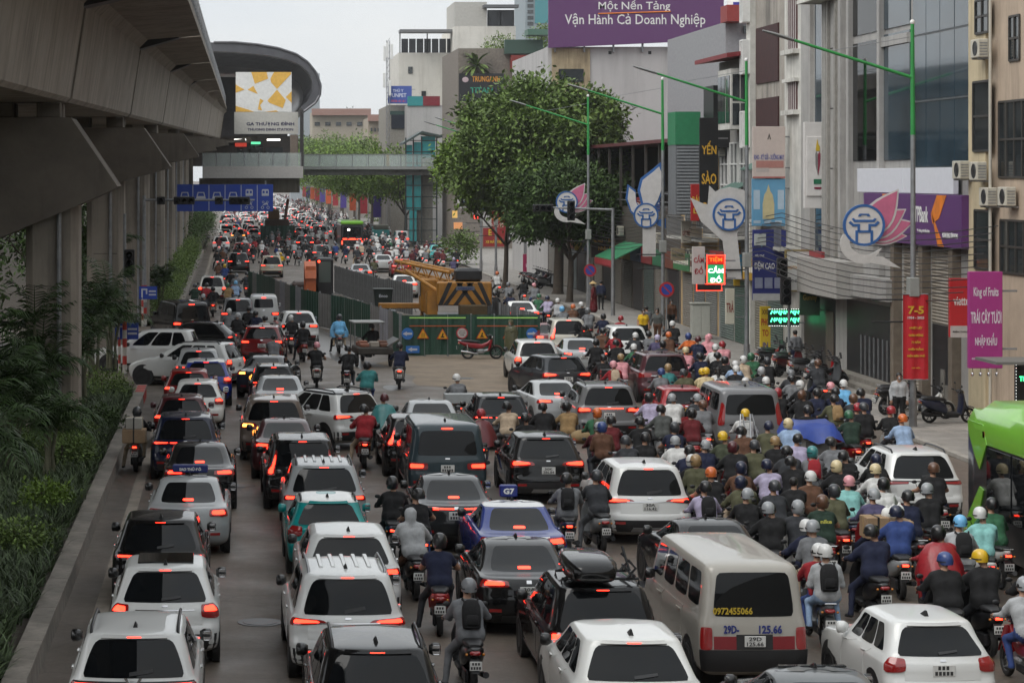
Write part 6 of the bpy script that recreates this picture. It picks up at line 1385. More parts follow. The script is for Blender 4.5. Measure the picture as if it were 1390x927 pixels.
# ================================================================== motorbikes
def ring_y(y, zc, hw, hh, n=14, p=.6, flat=0): 
    return [(hw*math.copysign(abs(math.cos(a))**p, math.cos(a)), y, zc+hh*math.copysign(abs(math.sin(a))**p, math.sin(a))) for a in np.linspace(0, 2*PI, n+1)[:-1]]
BKM = {}
def bike_parts(kind):
    if kind in BKM: return BKM[kind]
    out = []       # (name, mesh, parent index or None, coloured)
    sc = kind == 'scooter'; r = .245 if sc else .285; tw = .055 if sc else .042; wb = 1.28 if sc else 1.24
    def wheel(y):
        return MB().lathe([(r*.72, -tw), (r*.92, -tw), (r, -tw*.4), (r, tw*.4), (r*.92, tw), (r*.72, tw), (r*.7, 0), (r*.72, -tw)], 20, (0, y, r), 'x').mesh('wheel', M['rubber'], 40)
    def rimm(y):
        mb = MB().lathe([(r*.7, -.02), (r*.74, -.03), (r*.74, .03), (r*.7, .02)], 20, (0, y, r), 'x'); mb.lathe([(.001, -.05), (.035, -.05), (.035, .05), (.001, .05)], 8, (0, y, r), 'x')
        for k in range(6 if sc else 10):
            a = 2*PI*k/(6 if sc else 10); mb.tube([(0, y+.03*math.cos(a), r+.03*math.sin(a)), (0, y+r*.72*math.cos(a), r+r*.72*math.sin(a))], .014 if sc else .006, 4)
        return mb.mesh('rim', M['steel'] if not sc else M['blackmetal'], 40)
    for y in (0, wb): out.append(('wheel', wheel(y), None, 0)); out.append(('rim', rimm(y), len(out)-1, 0))
    if sc:
        out.append(('body_shell', MB().loft([ring_y(-.36, .74, .03, .02), ring_y(-.33, .73, .10, .055), ring_y(-.2, .67, .155, .12), ring_y(.05, .60, .175, .17), ring_y(.30, .55, .17, .18), ring_y(.46, .48, .15, .16), ring_y(.53, .42, .12, .11)]).mesh('body_shell', M['plastic_col'], 50), None, 1))
        out.append(('footboard', MB().bbox(-.17, .17, .45, .98, .26, .34, .02).bbox(-.08, .08, .5, .95, .18, .26, .02).mesh('footboard', M['black']), None, 0))
        ls = []
        for z, hw, y in ((.32, .19, .96), (.5, .21, 1.0), (.75, .215, 1.0), (.92, .17, .97), (1.0, .12, .95)):
            ls.append([(hw*math.sin(a), y+.13*math.cos(a)*(1 if abs(a) < PI/2 else .3), z) for a in np.linspace(-PI, PI, 17)[:-1]])
        out.append(('leg_shield', MB().loft(ls).mesh('leg_shield', M['plastic_col'], 50), None, 1))
        out.append(('front_fender', MB().lathe([(r+.03, -.075), (r+.055, -.04), (r+.06, 0), (r+.055, .04), (r+.03, .075)], 10, (0, wb, r), 'x', a0=.15, a1=2.6).mesh('front_fender', M['plastic_col'], 50), None, 1))
        out.append(('engine', MB().bbox(-.13, -.05, -.12, .35, .18, .40, .03).bbox(-.06, .07, .1, .4, .2, .42, .03).mesh('engine', M['blackmetal']), None, 0))
        seat_r = [ring_y(-.30, .80, .09, .025), ring_y(-.22, .815, .145, .05), ring_y(.05, .805, .16, .06), ring_y(.28, .785, .15, .055), ring_y(.45, .76, .11, .05), ring_y(.52, .73, .06, .03)]
        ty, tz, py_, pz = -.365, .70, -.40, .52
    else:
        out.append(('body_shell', MB().loft([ring_y(-.42, .76, .03, .02), ring_y(-.38, .75, .08, .05), ring_y(-.2, .69, .11, .10), ring_y(.1, .62, .115, .12), ring_y(.36, .58, .10, .13), ring_y(.6, .56, .08, .10), ring_y(.85, .66, .075, .09), ring_y(.98, .80, .06, .08)]).mesh('body_shell', M['plastic_col'], 50), None, 1))
        ls = []
        for z, hw, y in ((.36, .12, .86), (.5, .17, .93), (.7, .19, .98), (.86, .13, 1.0)):
            ls.append([(hw*math.sin(a), y+.09*math.cos(a)*(1 if abs(a) < PI/2 else .3), z) for a in np.linspace(-PI, PI, 17)[:-1]])
        out.append(('leg_shield', MB().loft(ls).mesh('leg_shield', M['plastic_col'], 50), None, 1))
        out.append(('engine', MB().bbox(-.11, .11, .38, .72, .24, .44, .04).tube([(0, .6, .34), (0, .9, .4)], .07, 8).mesh('engine', M['steel']), None, 0))
        out.append(('chain_case', MB().bbox(-.12, -.085, -.08, .5, .25, .36, .02).mesh('chain_case', M['blackmetal']), None, 0))
        out.append(('front_fender', MB().lathe([(r+.025, -.055), (r+.04, 0), (r+.025, .055)], 10, (0, wb, r), 'x', a0=.2, a1=2.5).mesh('front_fender', M['plastic_col'], 50), None, 1))
        out.append(('rear_rack', MB().tube([(-.09, -.15, .80), (-.09, -.45, .84), (.09, -.45, .84), (.09, -.15, .80)], .012, 5).mesh('rear_rack', M['chrome']), None, 0))
        out.append(('shock_absorber', MB().tube([(.11, 0, r), (.11, -.05, .66)], .025, 6).mesh('shock_absorber', M['chrome']), None, 0)); out.append(('shock_absorber', MB().tube([(-.11, 0, r), (-.11, -.05, .66)], .025, 6).mesh('shock_absorber', M['chrome']), None, 0))
        seat_r = [ring_y(-.34, .80, .08, .02), ring_y(-.26, .81, .115, .045), ring_y(.0, .795, .125, .05), ring_y(.25, .775, .115, .05), ring_y(.46, .75, .09, .045), ring_y(.54, .73, .05, .03)]
        ty, tz, py_, pz = -.43, .71, -.47, .50
    out.append(('seat', MB().loft(seat_r).mesh('seat', M['black'], 50), None, 0))
    out.append(('rear_fender', MB().loft([[(-.07, ty+.08, .62), (.07, ty+.08, .62), (.07, ty+.05, .60), (-.07, ty+.05, .60)], [(-.06, py_+.02, .40), (.06, py_+.02, .40), (.06, py_, .40), (-.06, py_, .40)]]).mesh('rear_fender', M['black']), None, 0))
    out.append(('tail_light', MB().loft([ring_y(ty-.02, tz, .055, .022), ring_y(ty, tz, .085, .036), ring_y(ty+.06, tz, .085, .036)]).mesh('tail_light', M['lens'], 50), None, 0)); k = len(out)-1
    out.append(('lamp', MB().bbox(-.058, .058, ty-.032, ty-.015, tz-.019, tz+.019, .006).mesh('lamp', M['lit_bike']), k, 0))
    for sg in (-1, 1): out.append(('indicator', MB().ell((sg*.13, ty+.03, tz-.02), (.025, .03, .022), 8, 5).mesh('indicator', mat('amber_lens', (.45, .16, .02), .2), True), k, 0))
    out.append(('number_plate', MB().bbox(-.095, .095, py_-.028, py_-.02, pz-.07, pz+.07, .004).mesh('number_plate', M['plate']), None, 0)); k = len(out)-1
    mb = MB()
    for q in range(3): mb.box(-.06+q*.045, -.03+q*.045, py_-.0295, py_-.028, pz+.012, pz+.052)
    for q in range(4): mb.box(-.08+q*.042, -.05+q*.042, py_-.0295, py_-.028, pz-.052, pz-.010)
    out.append(('plate_digits', mb.mesh('plate_digits', M['ink']), k, 0))
    out.append(('exhaust', MB().tube([(.13, .45, .24), (.16, .2, .27), (.165, 0, .31), (.17, -.32, .36)], [.02, .035, .048, .05], 10).mesh('exhaust', M['blackmetal'] if sc else M['chrome'], 50), None, 0))
    out.append(('fork', MB().tube([(-.07, wb, r), (-.07, wb-.18, .75)], .022, 6).tube([(.07, wb, r), (.07, wb-.18, .75)], .022, 6).tube([(0, wb-.16, .68), (0, wb-.28, 1.0)], .03, 6).mesh('fork', M['blackmetal']), None, 0))
    out.append(('handlebar', MB().tube([(-.36, .83, 1.03), (-.2, .88, 1.03), (0, .93, 1.0), (.2, .88, 1.03), (.36, .83, 1.03)], .017, 6).loft([[(x*.9, y, z) for x, y, z in ring_y(.86, 1.02, .10, .035)], ring_y(.95, 1.03, .15, .055), ring_y(1.05, 1.0, .09, .06)]).mesh('handlebar', M['black'], 50), None, 0)); k = len(out)-1
    for sg in (-1, 1):
        out.append(('grip', MB().tube([(sg*.24, .865, 1.03), (sg*.36, .83, 1.03)], .022, 8).mesh('grip', M['rubber'], True), k, 0))
        out.append(('mirror', MB().tube([(sg*.2, .89, 1.03), (sg*.27, .9, 1.2)], .007, 5).ell((sg*.30, .9, 1.24), (.062, .02, .042), 12, 8).mesh('mirror', M['black'], 60), k, 0))
    out.append(('headlight', MB().ell((0, 1.06, .98 if sc else .95), (.09, .05, .06), 12, 8).mesh('headlight', M['chrome'], True), None, 0))
    BKM[kind] = out; return out
def motorbike(X, Y, yaw, label, kind='scooter', col='#141416', lit=True, group='motorbikes in the crowd', roll=0, cat='motorbike', yplate=False):
    root = empty('motorbike', (X, Y, 0), yaw, label, cat, group); root.rotation_euler = (0, roll, yaw)
    obs = []
    for nm, me, par, c in bike_parts(kind):
        if nm == 'lamp' and not lit: obs.append(None); continue
        o = link(nm, me, root if par is None else obs[par]); obs.append(o)
        if c: o.color = (*srgb(col), 1)
    return root
# ================================================================== the motorbike crowd
# (helmet px, py, helmet colour, shirt, extras)
RD = [
 # lower right crowd
 (1112,744,'white','red',{}), (1129,742,'white','pale grey',dict(p=1,bag='black',pants='pale blue')), (1183,718,'black','navy',dict(loose=.02)), (1217,692,'navy','blue',dict(loose=.025)), (1255,661,'silver','black',{}), (1268,633,'brown','black',dict(sl='short')),
 (1274,719,'black','red',dict(cape='red')), (1289,756,'blue','black',dict(loose=.02)), (1307,705,'light blue','pale grey',dict(bag='black')), (1341,694,'white','pale teal',{}), (1335,681,'black','green',dict(p=0)), (1354,753,'yellow','black',dict(loose=.02)), (1376,760,'navy','black',dict(loose=.025)), (1392,790,'silver','pale grey',{}),
 (1121,668,'silver','purple',dict(cargo='boxes')), (1107,651,'pink','pale teal',{}), (1156,630,'cream','black',dict(loose=.02)), (1171,634,'cream','white',dict(fem=1)), (1182,655,'black','white',{}),
 (1095,711,'white','navy',dict(loose=.015)), (1115,716,'silver','grey',dict(p=1)), (1074,676,'brown','dark green',dict(sl='short')), (1046,652,None,'black',dict(sl='short')), (987,660,'black','lilac',dict(bag='black')), (1033,628,'navy','lilac',{}), (984,640,'orange','black',dict(sl='short')),
 (962,620,'white','black',dict(loose=.02)), (972,612,'tan','olive',dict(p=1)), (953,599,'silver','white',dict(loose=.02)), (930,592,'black','black',dict(sl='short')), (895,596,'dark grey','dark grey',{}), (886,577,'dark grey','navy',dict(sl='short')), (871,570,'black','black',{}), (907,553,'black','plaid',{}), (894,537,'black','lilac',{}), (930,558,'black','dark red',{}),
 (983,590,'yellow','camouflage',{}), (998,603,'maroon','black',dict(loose=.02)), (1012,559,'yellow','white',dict(cargo='ladder')), (1060,572,'cream','pale blue',dict(loose=.015)), (1043,601,'tan','black',dict(fem=1)), (1074,593,'black','lilac',{}), (1064,624,'black','black',dict(loose=.02)), (1104,609,'teal','grey',dict(bag='red',fem=1)), (1136,616,'black','black',dict(loose=.025)),
 (907,497,'tan','teal',{}), (923,503,'blue','grey',{}), (938,503,'yellow','cream',dict(fem=1)), (947,500,'yellow','cream',dict(p=1)), (969,500,None,'white',dict(hair='long',fem=1)), (996,493,'white','pale blue',{}), (1018,499,'white','black',{}), (1028,501,'pale grey','dark grey',{}), (1018,516,'white','black',dict(fem=1)), (1046,515,'white','black',dict(loose=.02)), (1002,486,'white','beige',{}), (1019,482,'green','green',{}),
 (1077,531,'black','navy',{}), (1052,531,'red','black',{}), (1115,523,'pink','black',{}), (1129,519,'white','light blue',{}), (1147,531,'black','navy',dict(loose=.02)), (1120,539,'black','olive',dict(bag='tan')), (1097,554,'black','black',{}), (1153,561,'green','dark green',{}), (1166,551,'red','black',{}), (1175,547,'dark grey','black',dict(p=1)), (1209,555,'red','black',{}), (1226,566,'orange','pale blue',dict(pants='pale blue')),
 (931,474,'cream','pink',dict(fem=1)), (907,453,'orange','brown',{}), (929,455,'blue','orange',{}), (948,482,'black','navy',{}), (975,481,'black','black',{}), (972,470,'white','white',{}), (980,466,'red','pink',dict(fem=1)), (957,456,'pink','pink',dict(hair='hood',fem=1)), (949,459,'maroon','navy',{}), (913,438,'white','black',{}), (888,457,'lilac','purple',{}), (900,465,'black','dark grey',{}), (880,452,'black','grey',{}), (989,487,'black','black',{}),
 (1060,505,'grey','dark grey',{}), (1075,512,'black','grey',{}), (1090,520,'white','black',{}), (1035,488,'dark grey','black',{}),
 # middle
 (620,511,'white','grey',dict(cargo='crate')), (653,559,'red','green',dict(cape='dark red')), (688,549,'black','beige',{}), (713,565,'black','black',dict(fem=1)), (739,550,'black','black',dict(loose=.02)), (767,549,'black','tan',dict(cargo='sacks')), (813,558,'orange','green',dict(bag='olive')), (824,577,'silver','maroon',{}), (832,582,'blue','brown',dict(p=1)), (845,568,'black','dark red',{}),
 (833,493,'pink','red',dict(bag='beige',fem=1)), (824,483,'tan','pink',dict(fem=1)), (833,464,'black','black',{}), (813,463,'black','black',{}), (812,448,'black','brown',{}), (794,443,'black','black',{}), (862,470,'white','green',{}), (862,454,'white','dark grey',{}), (850,452,'black','red',{}), (803,484,'black','black',dict(cargo='case')),
 (773,647,'black','grey',dict(bag='black')), (561,693,None,'pale grey',dict(hair='hood',loose=.02,pants='brown')), (597,730,'black','navy',dict(sl='short')), (566,668,'black','black',dict(sl='short')), (535,652,'black','black',{}), (637,792,'grey','grey',dict(bag='black')), (838,640,'dark grey','dark grey',{}),
 # left and centre
 (460,430,'navy','light blue',dict(cape='light blue')), (469,431,'dark grey','light blue',dict(p=1)), (430,467,'pink','black',dict(sl='short')), (472,472,'black','black',{}), (498,494,'black','teal',dict(loose=.02)), (542,468,'black','navy',dict(col='#c9c9c7')), (522,538,'maroon','teal',dict(cape='teal')), (509,553,'black','red',dict(loose=.015)), (395,430,'white','black',{}), (411,439,'black','black',{}), (372,456,None,'grey',dict(sl='short')), (187,556,'dark grey','black',dict(cargo='parcels')),
 (311,421,'white','grey',dict(fem=1)), (323,427,'pale grey','black',{}), (338,418,'black','black',{}), (347,424,'black','navy',{}), (360,431,'black','white',{}), (265,387,'dark grey','dark green',{}), (280,386,'black','red',{}), (276,401,'pale grey','dark grey',{}), (289,391,'black','black',{}), (309,386,'green','tan',{}), (320,383,'light blue','pale blue',{}),
 (297,357,'brown','brown',{}), (305,360,'yellow','blue',{}), (314,368,'black','black',{}), (321,373,'grey','grey',{}), (381,344,'yellow','yellow',dict(fem=1)), (335,371,'black','dark grey',{}), (299,316,'black','black',{}), (346,325,'black','red',{}), (352,322,'black','black',{}), (377,334,'navy','blue',{}), (384,323,'black','black',{}), (391,323,'black','grey',{}), (362,321,'black','black',{}), (304,333,'black','navy',{}),
 (406,336,'grey','grey',{}), (456,331,'navy','blue',{}), (469,334,'navy','navy',{}), (485,336,'red','dark grey',{}), (491,331,'white','beige',{}), (502,334,'black','black',{}), (507,326,'black','brown',{}), (520,323,'black','black',{}), (529,326,'green','green',{}), (550,331,'white','white',{}), (579,335,'white','beige',{}), (616,351,'lilac','purple',{}), (508,352,'olive','olive',{}), (497,369,'black','black',{}), (541,365,'black','black',{}),
 (675,370,'orange','white',dict(sl='short')), (690,385,'grey','grey',{}), (692,398,'dark grey','navy',{}), (672,398,'black','black',{}), (710,380,'black','black',{}), (725,386,'pink','grey',dict(fem=1)), (723,401,'green','green',{}), (736,403,'navy','lilac',{}), (757,407,'white','pale grey',{}), (763,418,'light blue','grey',{}), (778,415,'orange','brown',{}), (789,412,'white','black',{}), (798,420,'grey','grey',{}), (820,428,'black','navy',{}), (842,431,'red','red',{}),
]
_r = random.Random(77)
for _ in range(26):
    py_ = _r.uniform(470, 700); RD.append((_r.uniform(905+(py_-470)*.35, 1130+(py_-470)*.4), py_, _r.choice(['black', 'dark grey', 'white', 'silver', 'brown', 'navy']), _r.choice(['black', 'black', 'navy', 'dark grey', 'grey', 'white', 'olive', 'brown']), dict(loose=_r.choice([.0, .02]))))
nR = len(RD); HEAD = 1.60
pos = np.zeros((nR, 2)); yaw = np.zeros(nR)
for i, (px, py, h, s, e) in enumerate(RD):
    X, Y = G(px, py, HEAD+.04); pos[i] = (X, Y); yaw[i] = random.uniform(-.09, .09)
DRV = [i for i in range(nR) if not RD[i][4].get('p')]
OWN = {}
for i in range(nR):     # a pillion rides behind the nearest driver in the list before it
    if RD[i][4].get('p') == 1: OWN[i] = i-1
# push the bikes apart so that none stands inside another or inside a car
P0 = pos.copy(); D = np.array(DRV); carr = np.array([c[:5] for c in CARS], float)
bus_rect = np.array([[16.75, 39, 0, 12, 1.35]]); carr = np.vstack([carr, bus_rect])
OFF = np.array([-.62, -.15, .32, .78])     # bike centre line relative to the rider, along its heading
for it in range(90):
    mv = np.zeros_like(pos)
    q = pos[D]; pts = (q[:, None, :]+np.stack([-np.sin(yaw[D])[:, None]*OFF, np.cos(yaw[D])[:, None]*OFF], -1))
    n = len(D); flat = pts.reshape(-1, 2); idx = np.repeat(np.arange(n), 4)
    d = flat[:, None, :]-flat[None]; dist = np.sqrt((d**2).sum(-1))+1e-6; m = (dist < .66) & (idx[:, None] != idx[None])
    push = np.where(m, (.66-dist)*.25, 0)[..., None]*d/dist[..., None]*np.array([1, .5]); tot = push.sum(1)
    for k in range(n): mv[D[k]] += tot[idx == k].sum(0)*.35
    for cx, cy, cyaw, cl, chw in carr:
        rel = flat-np.array([cx, cy]); c, s = math.cos(cyaw), math.sin(cyaw); lx = rel[:, 0]*c+rel[:, 1]*s; ly = -rel[:, 0]*s+rel[:, 1]*c
        pad = .40; ix = chw+pad-np.abs(lx); iy = np.minimum(ly+.28, cl+.28-ly); ins = (ix > 0) & (iy > 0)
        for j in np.where(ins)[0]:
            if ix[j] < iy[j]*1.4: dx, dy = math.copysign(ix[j], lx[j]), 0
            else: dx, dy = 0, (-(ly[j]+.28) if ly[j] < cl/2 else (cl+.28-ly[j]))
            mv[D[idx[j]]] += np.array([dx*c-dy*s, dx*s+dy*c])*.22
    pos[D] += np.clip(mv[D], -.35, .35)
for i, j in OWN.items(): yaw[i] = yaw[j]
def near_tag(X, Y):
    "plain words for the nearest named vehicle"
    best = None
    for cx, cy, cyaw, cl, chw, tg, _ in CARS:
        if not tg: continue
        mx, my = cx-math.sin(cyaw)*cl/2, cy+math.cos(cyaw)*cl/2; dx, dy = X-mx, Y-my; d = math.hypot(dx*1.3, dy*.8)
        rel = 'behind' if dy < -cl*.55 and abs(dx) < 1.3 else 'ahead of' if dy > cl*.55 and abs(dx) < 1.3 else 'beside'
        if best is None or d < best[0]: best = (d, rel+' '+tg)
    return best[1] if best and best[0] < 12 else None
BIKE_COLS = [('black', '#121214'), ('black', '#121214'), ('dark red', '#4a0e12'), ('navy', '#141c38'), ('white', '#bdbdb9'), ('grey', '#4b4d50'), ('black', '#121214'), ('red', '#8a1418'), ('silver', '#86898b')]
SEEN = {}
def uniq(lbl, alts):
    words = [lbl]+[lbl+' '+a for a in alts]
    for w in words:
        w = w.replace(' top and', ' and').replace(' helmet', ' helmet', 1) if len(w.replace('-', ' ').split()) > 16 else w
        if w not in SEEN and len(w.replace('-', ' ').split()) <= 16: SEEN[w] = 1; return w
    lbl = ' '.join(lbl.split()[:16]); SEEN[lbl] = SEEN.get(lbl, 0)+1; return lbl
def wear(h, s, e, hair):
    bits = s+' '+('rain cape' if e.get('cape') else 'hooded top' if hair == 'hood' else 'jacket' if e.get('loose', 0) > .012 else 'T-shirt' if e.get('sl') == 'short' else 'top')
    if h: bits += ' and '+h+' helmet'
    elif hair == 'long': bits += ' with long loose hair'
    else: bits += ', bare-headed' if hair != 'hood' else ', hood up'
    return bits
RIDERS = []
TROUSERS = ['dark grey', 'black', 'navy', 'black', 'grey', 'beige', 'dark grey', 'blue']
for i, (px, py, h, s, e) in enumerate(RD):
    pillion = i in OWN; hair = e.get('hair', 'short'); far = pos[i][1] > 190
    if e.get('p') == 0: e = dict(e)
    r_ = random.Random(i*13+5)
    kind = 'scooter' if r_.random() < .6 else 'underbone'
    cn, cc = ('white', e['col']) if 'col' in e else r_.choice(BIKE_COLS)
    pose = 'passenger' if pillion else r_.choice(['board', 'down', 'down'] if kind == 'scooter' else ['peg', 'down'])
    pants = e.get('pants') or r_.choice(TROUSERS); turn = r_.choice([0, 0, .4, -.4]) if s in ('black', 'navy', 'grey') else 0 if not e.get('bag') else 0
    hk = r_.choice(['half', 'half', 'peak', 'full']) if h else 'half'
    y_ = yaw[i]
    if pillion:
        j = OWN[i]; b = RIDERS[j]; X = b['X']+math.sin(y_)*.44; Y = b['Y']-math.cos(y_)*.44
    else: X, Y = pos[i]-np.array([-math.sin(y_), math.cos(y_)])*.14
    t_ = near_tag(X, Y)
    where = t_ or ('beyond the construction hoarding' if Y > 130 else 'in the crowd')
    w_ = wear(h, s, e, hair)
    extra = {'boxes': 'carrying cardboard boxes', 'ladder': 'carrying ladders', 'crate': 'with a pale crate', 'sacks': 'carrying sacks', 'case': 'with a black case', 'parcels': 'carrying parcels'}.get(e.get('cargo'), '')
    bg_ = (' with '+e['bag']+' backpack') if e.get('bag') else ''
    lbl = uniq(('pillion' if pillion else 'rider')+' in '+w_+bg_+' '+where, [('in '+pants+' trousers'), 'over the '+cn+' bike', 'close by a '+('white' if i % 2 else 'black')+' helmet'])
    loose = e.get('loose', .008); loose = .008 if loose < .012 else .022
    p = person(X, Y, y_, lbl, s, pants, h, hk, pose, loose, turn, hair, e.get('sl', 'long'), bool(e.get('fem')) and pose == 'down', e.get('bag'), e.get('cape'), group='riders in the traffic')
    if (px, py) in ((1074, 676), (1376, 760)): put_text('nike' if px == 1074 else 'adidas', p, (0, -.175, 1.24), .22, .075 if px == 1074 else .06, plain('#b7b24a' if px == 1074 else '#c9c9c9'), bold=.03).rotation_euler = (math.radians(76), 0, 0)
    RIDERS.append(dict(X=X, Y=Y, yaw=y_, kind=kind, where=where))
    if not pillion:
        bx, by = X+math.sin(y_)*.26, Y-math.cos(y_)*.26
        bl = uniq('%s %s under the %s' % (cn, 'scooter' if kind == 'scooter' else 'motorbike', 'rider in '+w_+' '+where), ['near its '+pants+' trousered rider'])
        bl = ' '.join(bl.split()[:16])
        b = motorbike(bx, by, y_, bl, kind, cc, lit=r_.random() < .5, group='motorbikes in the traffic')
        RIDERS[-1]['bike'] = (bx, by); RIDERS[-1]['cargo'] = e.get('cargo'); RIDERS[-1]['label'] = lbl
# ================================================================== street lamps with festival emblems
GREEN = plain('#2e8a44', .45, .15); BLUE = plain('#2f5f9c', .5, .1); PALE = plain('#cdcac8', .55, .1); PINK = plain('#c46a8a', .5, .12); OFFW = plain('#c4c2bf', .55, .12)
def gate_emblem(parent, cx, cz, r, y=0):
    "round emblem with a pavilion gate"
    d = MB().lathe([(.001, -.03), (r*.9, -.03), (r*.9, .03), (.001, .03)], 36, (cx, y, cz), 'y').build('emblem_disc', PALE, parent)
    MB().lathe([(r*.88, -.045), (r, -.045), (r, .045), (r*.88, .045), (r*.88, -.045)], 36, (cx, y, cz), 'y').build('emblem_ring', BLUE, d)
    def pr(pts, m=BLUE, dy=0): MB().prism([(cx+a*r, cz+b*r) for a, b in pts], 'y', y-.05-dy, y-.031).build('emblem_stroke', m, d)
    pr([(-.22, .55), (.22, .55), (.3, .42), (.16, .42), (.12, .48), (-.12, .48), (-.16, .42), (-.3, .42)])
    pr([(-.6, .3), (-.5, .34), (-.42, .26), (.42, .26), (.5, .34), (.6, .3), (.48, .15), (-.48, .15)])
    pr([(-.75, .12), (-.65, .2), (-.5, .06), (-.2, .06), (-.2, -.28), (-.32, -.28), (-.32, -.06), (-.55, -.06)]); pr([(.75, .12), (.65, .2), (.5, .06), (.2, .06), (.2, -.28), (.32, -.28), (.32, -.06), (.55, -.06)])
    pr([(-.42, -.25), (.42, -.25), (.42, -.36), (-.42, -.36)]); pr([(-.42, -.36), (-.3, -.36), (-.3, -.92), (-.42, -.88)]); pr([(.42, -.36), (.3, -.36), (.3, -.92), (.42, -.88)])
    return d
def petal(parent, cx, cz, ang, ln, w, m, edge=None, dy=0):
    c, s = math.cos(ang), math.sin(ang); pts = []
    for t in np.linspace(0, 1, 9): pts.append((t*ln, w*math.sin(PI*t**.8)*.5))
    for t in np.linspace(1, 0, 9)[1:-1]: pts.append((t*ln, -w*math.sin(PI*t**.8)*.5))
    MB().prism([(cx+a*c-b*s, cz+a*s+b*c) for a, b in pts], 'y', .035+dy, .045+dy).build('petal', m, parent)
    if edge: MB().prism([(cx+(a*1.06-.02)*c-b*1.18*s, cz+(a*1.06-.02)*s+b*1.18*c) for a, b in pts], 'y', .047+dy, .053+dy).build('petal_edge', edge, parent)
def ribbon(parent, cx, cz, r, m):
    out = [(cx+r*1.15*math.cos(a), cz-.9*r+r*.95*math.sin(a)) for a in np.linspace(2.6, 5.0, 9)]; inn = [(cx+r*.82*math.cos(a)+.08, cz-.8*r+r*.62*math.sin(a)) for a in np.linspace(4.9, 2.7, 9)]
    MB().prism(out+[(cx+1.75*r, cz-2.05*r), (cx+.9*r, cz-1.5*r), (cx+.55*r, cz-1.5*r), (cx+.85*r, cz-1.1*r)]+inn, 'y', -.03, .03).build('ribbon', m, parent)
def lamp_post(Y, label, emblem='lotus', lotus_dx=-1.55, X=21.5, banner=False):
    root = empty('street_lamp', (X, Y, .12), label=label, cat='street lamp', group='street lamps along the pavement')
    MB().tube([(0, 0, 0), (0, 0, .9)], .13, 12).tube([(0, 0, .9), (0, 0, 9.2)], [.10, .075], 12).build('pole', M['galv'], root, smooth=50)
    MB().tube([(0, 0, 9.2), (-.02, 0, 12.7)], [.08, .06], 12).build('green_pole', GREEN, root, smooth=50)
    MB().ell((-.02, 0, 12.75), (.08, .08, .09), 10, 6).build('finial', M['white'], root, smooth=True)
    a = MB().tube([(0, 0, 11.0), (-3.8, 0, 12.2)], [.055, .045], 10).build('arm', GREEN, root, smooth=50)
    MB().tube([(-.02, 0, 12.3), (-2.6, 0, 11.85)], .012, 5).build('stay_wire', M['galv'], root)
    h = MB().loft([ring_y(-.06, 0, .02, .02)], cap=False) if False else MB()
    rings = []
    for t, w, th in ((0, .05, .05), (.15, .12, .06), (.7, .13, .055), (1.0, .06, .03)):
        cx, cz = -3.75-t*1.0, 12.19+t*.3; rings.append([(cx, w*math.cos(q), cz+th*math.sin(q)) for q in np.linspace(0, 2*PI, 11)[:-1]])
    MB().loft(rings).build('lamp_head', plain('#7b7d7c', .4), root, smooth=50)
    MB().bbox(-.16, .16, -.2, .2, 4.1, 4.7, .02).build('junction_box', plain('#8d8f8b', .5), root)
    for zz in (4.0, 3.3): MB().tube([(0, 0, zz), (-1.3, 0, zz)], .03, 6).build('banner_arm', M['blackmetal'], root)
    if emblem == 'lotus':
        gate_emblem(root, lotus_dx, 6.35, .66)
        for q, (ang, ln, w) in enumerate(((.95, 1.75, .8), (.58, 1.5, .7), (.28, 1.55, .65), (.0, 1.3, .5))): petal(root, lotus_dx+.05, 6.0, ang, ln, w, PINK, PALE, .025*q)
        ribbon(root, lotus_dx, 6.35, .66, OFFW)
    elif emblem == 'dove':
        d = [(-2.35, 7.0), (-1.8, 6.75), (-1.62, 6.72), (-1.55, 7.5), (-1.3, 7.25), (-1.1, 7.35), (-.7, 7.45), (-.2, 7.35), (0, 7.25), (-.1, 6.2), (-.4, 5.5), (-.2, 3.6), (-.8, 3.6), (-1.0, 5.2), (-1.9, 6.0)]
        MB().prism([(a, b) for a, b in d], 'y', .04, .09).build('dove', OFFW, root); gate_emblem(root, -.75, 6.3, .68)
    elif emblem == 'flame':
        f = [(-.1, 9.0-.4), (-.45, 8.3), (-1.1, 7.8), (-1.25, 7.2), (-1.05, 6.4), (-.6, 5.9), (-.2, 6.6), (.1, 7.4), (.1, 8.1)]
        MB().prism(f, 'y', .05, .09).build('flame', BLUE, root); c = (-.55, 7.2); MB().prism([(c[0]+(a-c[0])*.82, c[1]+(b-c[1])*.84) for a, b in f], 'y', .0, .049).build('flame_inner', PALE, root)
        g = [(-1.75, 7.5), (-1.85, 6.8), (-1.6, 6.1), (-1.1, 5.6), (-.9, 6.0), (-1.3, 6.6), (-1.35, 7.2)]
        MB().prism(g, 'y', .05, .09).build('flame', BLUE, root); c = (-1.45, 6.6); MB().prism([(c[0]+(a-c[0])*.75, c[1]+(b-c[1])*.82) for a, b in g], 'y', .0, .049).build('flame_inner', PALE, root)
        gate_emblem(root, -.85, 5.95, .62, -.04); MB().prism([(-1.0, 5.4), (-.35, 5.4), (-.35, 3.9), (-1.0, 3.9)], 'y', .0, .05).build('stem_panel', OFFW, root)
        MB().prism([(-.4, 5.7), (.15, 5.8), (.15, 5.3), (-.25, 5.45)], 'y', .0, .05).build('flame_tail', BLUE, root)
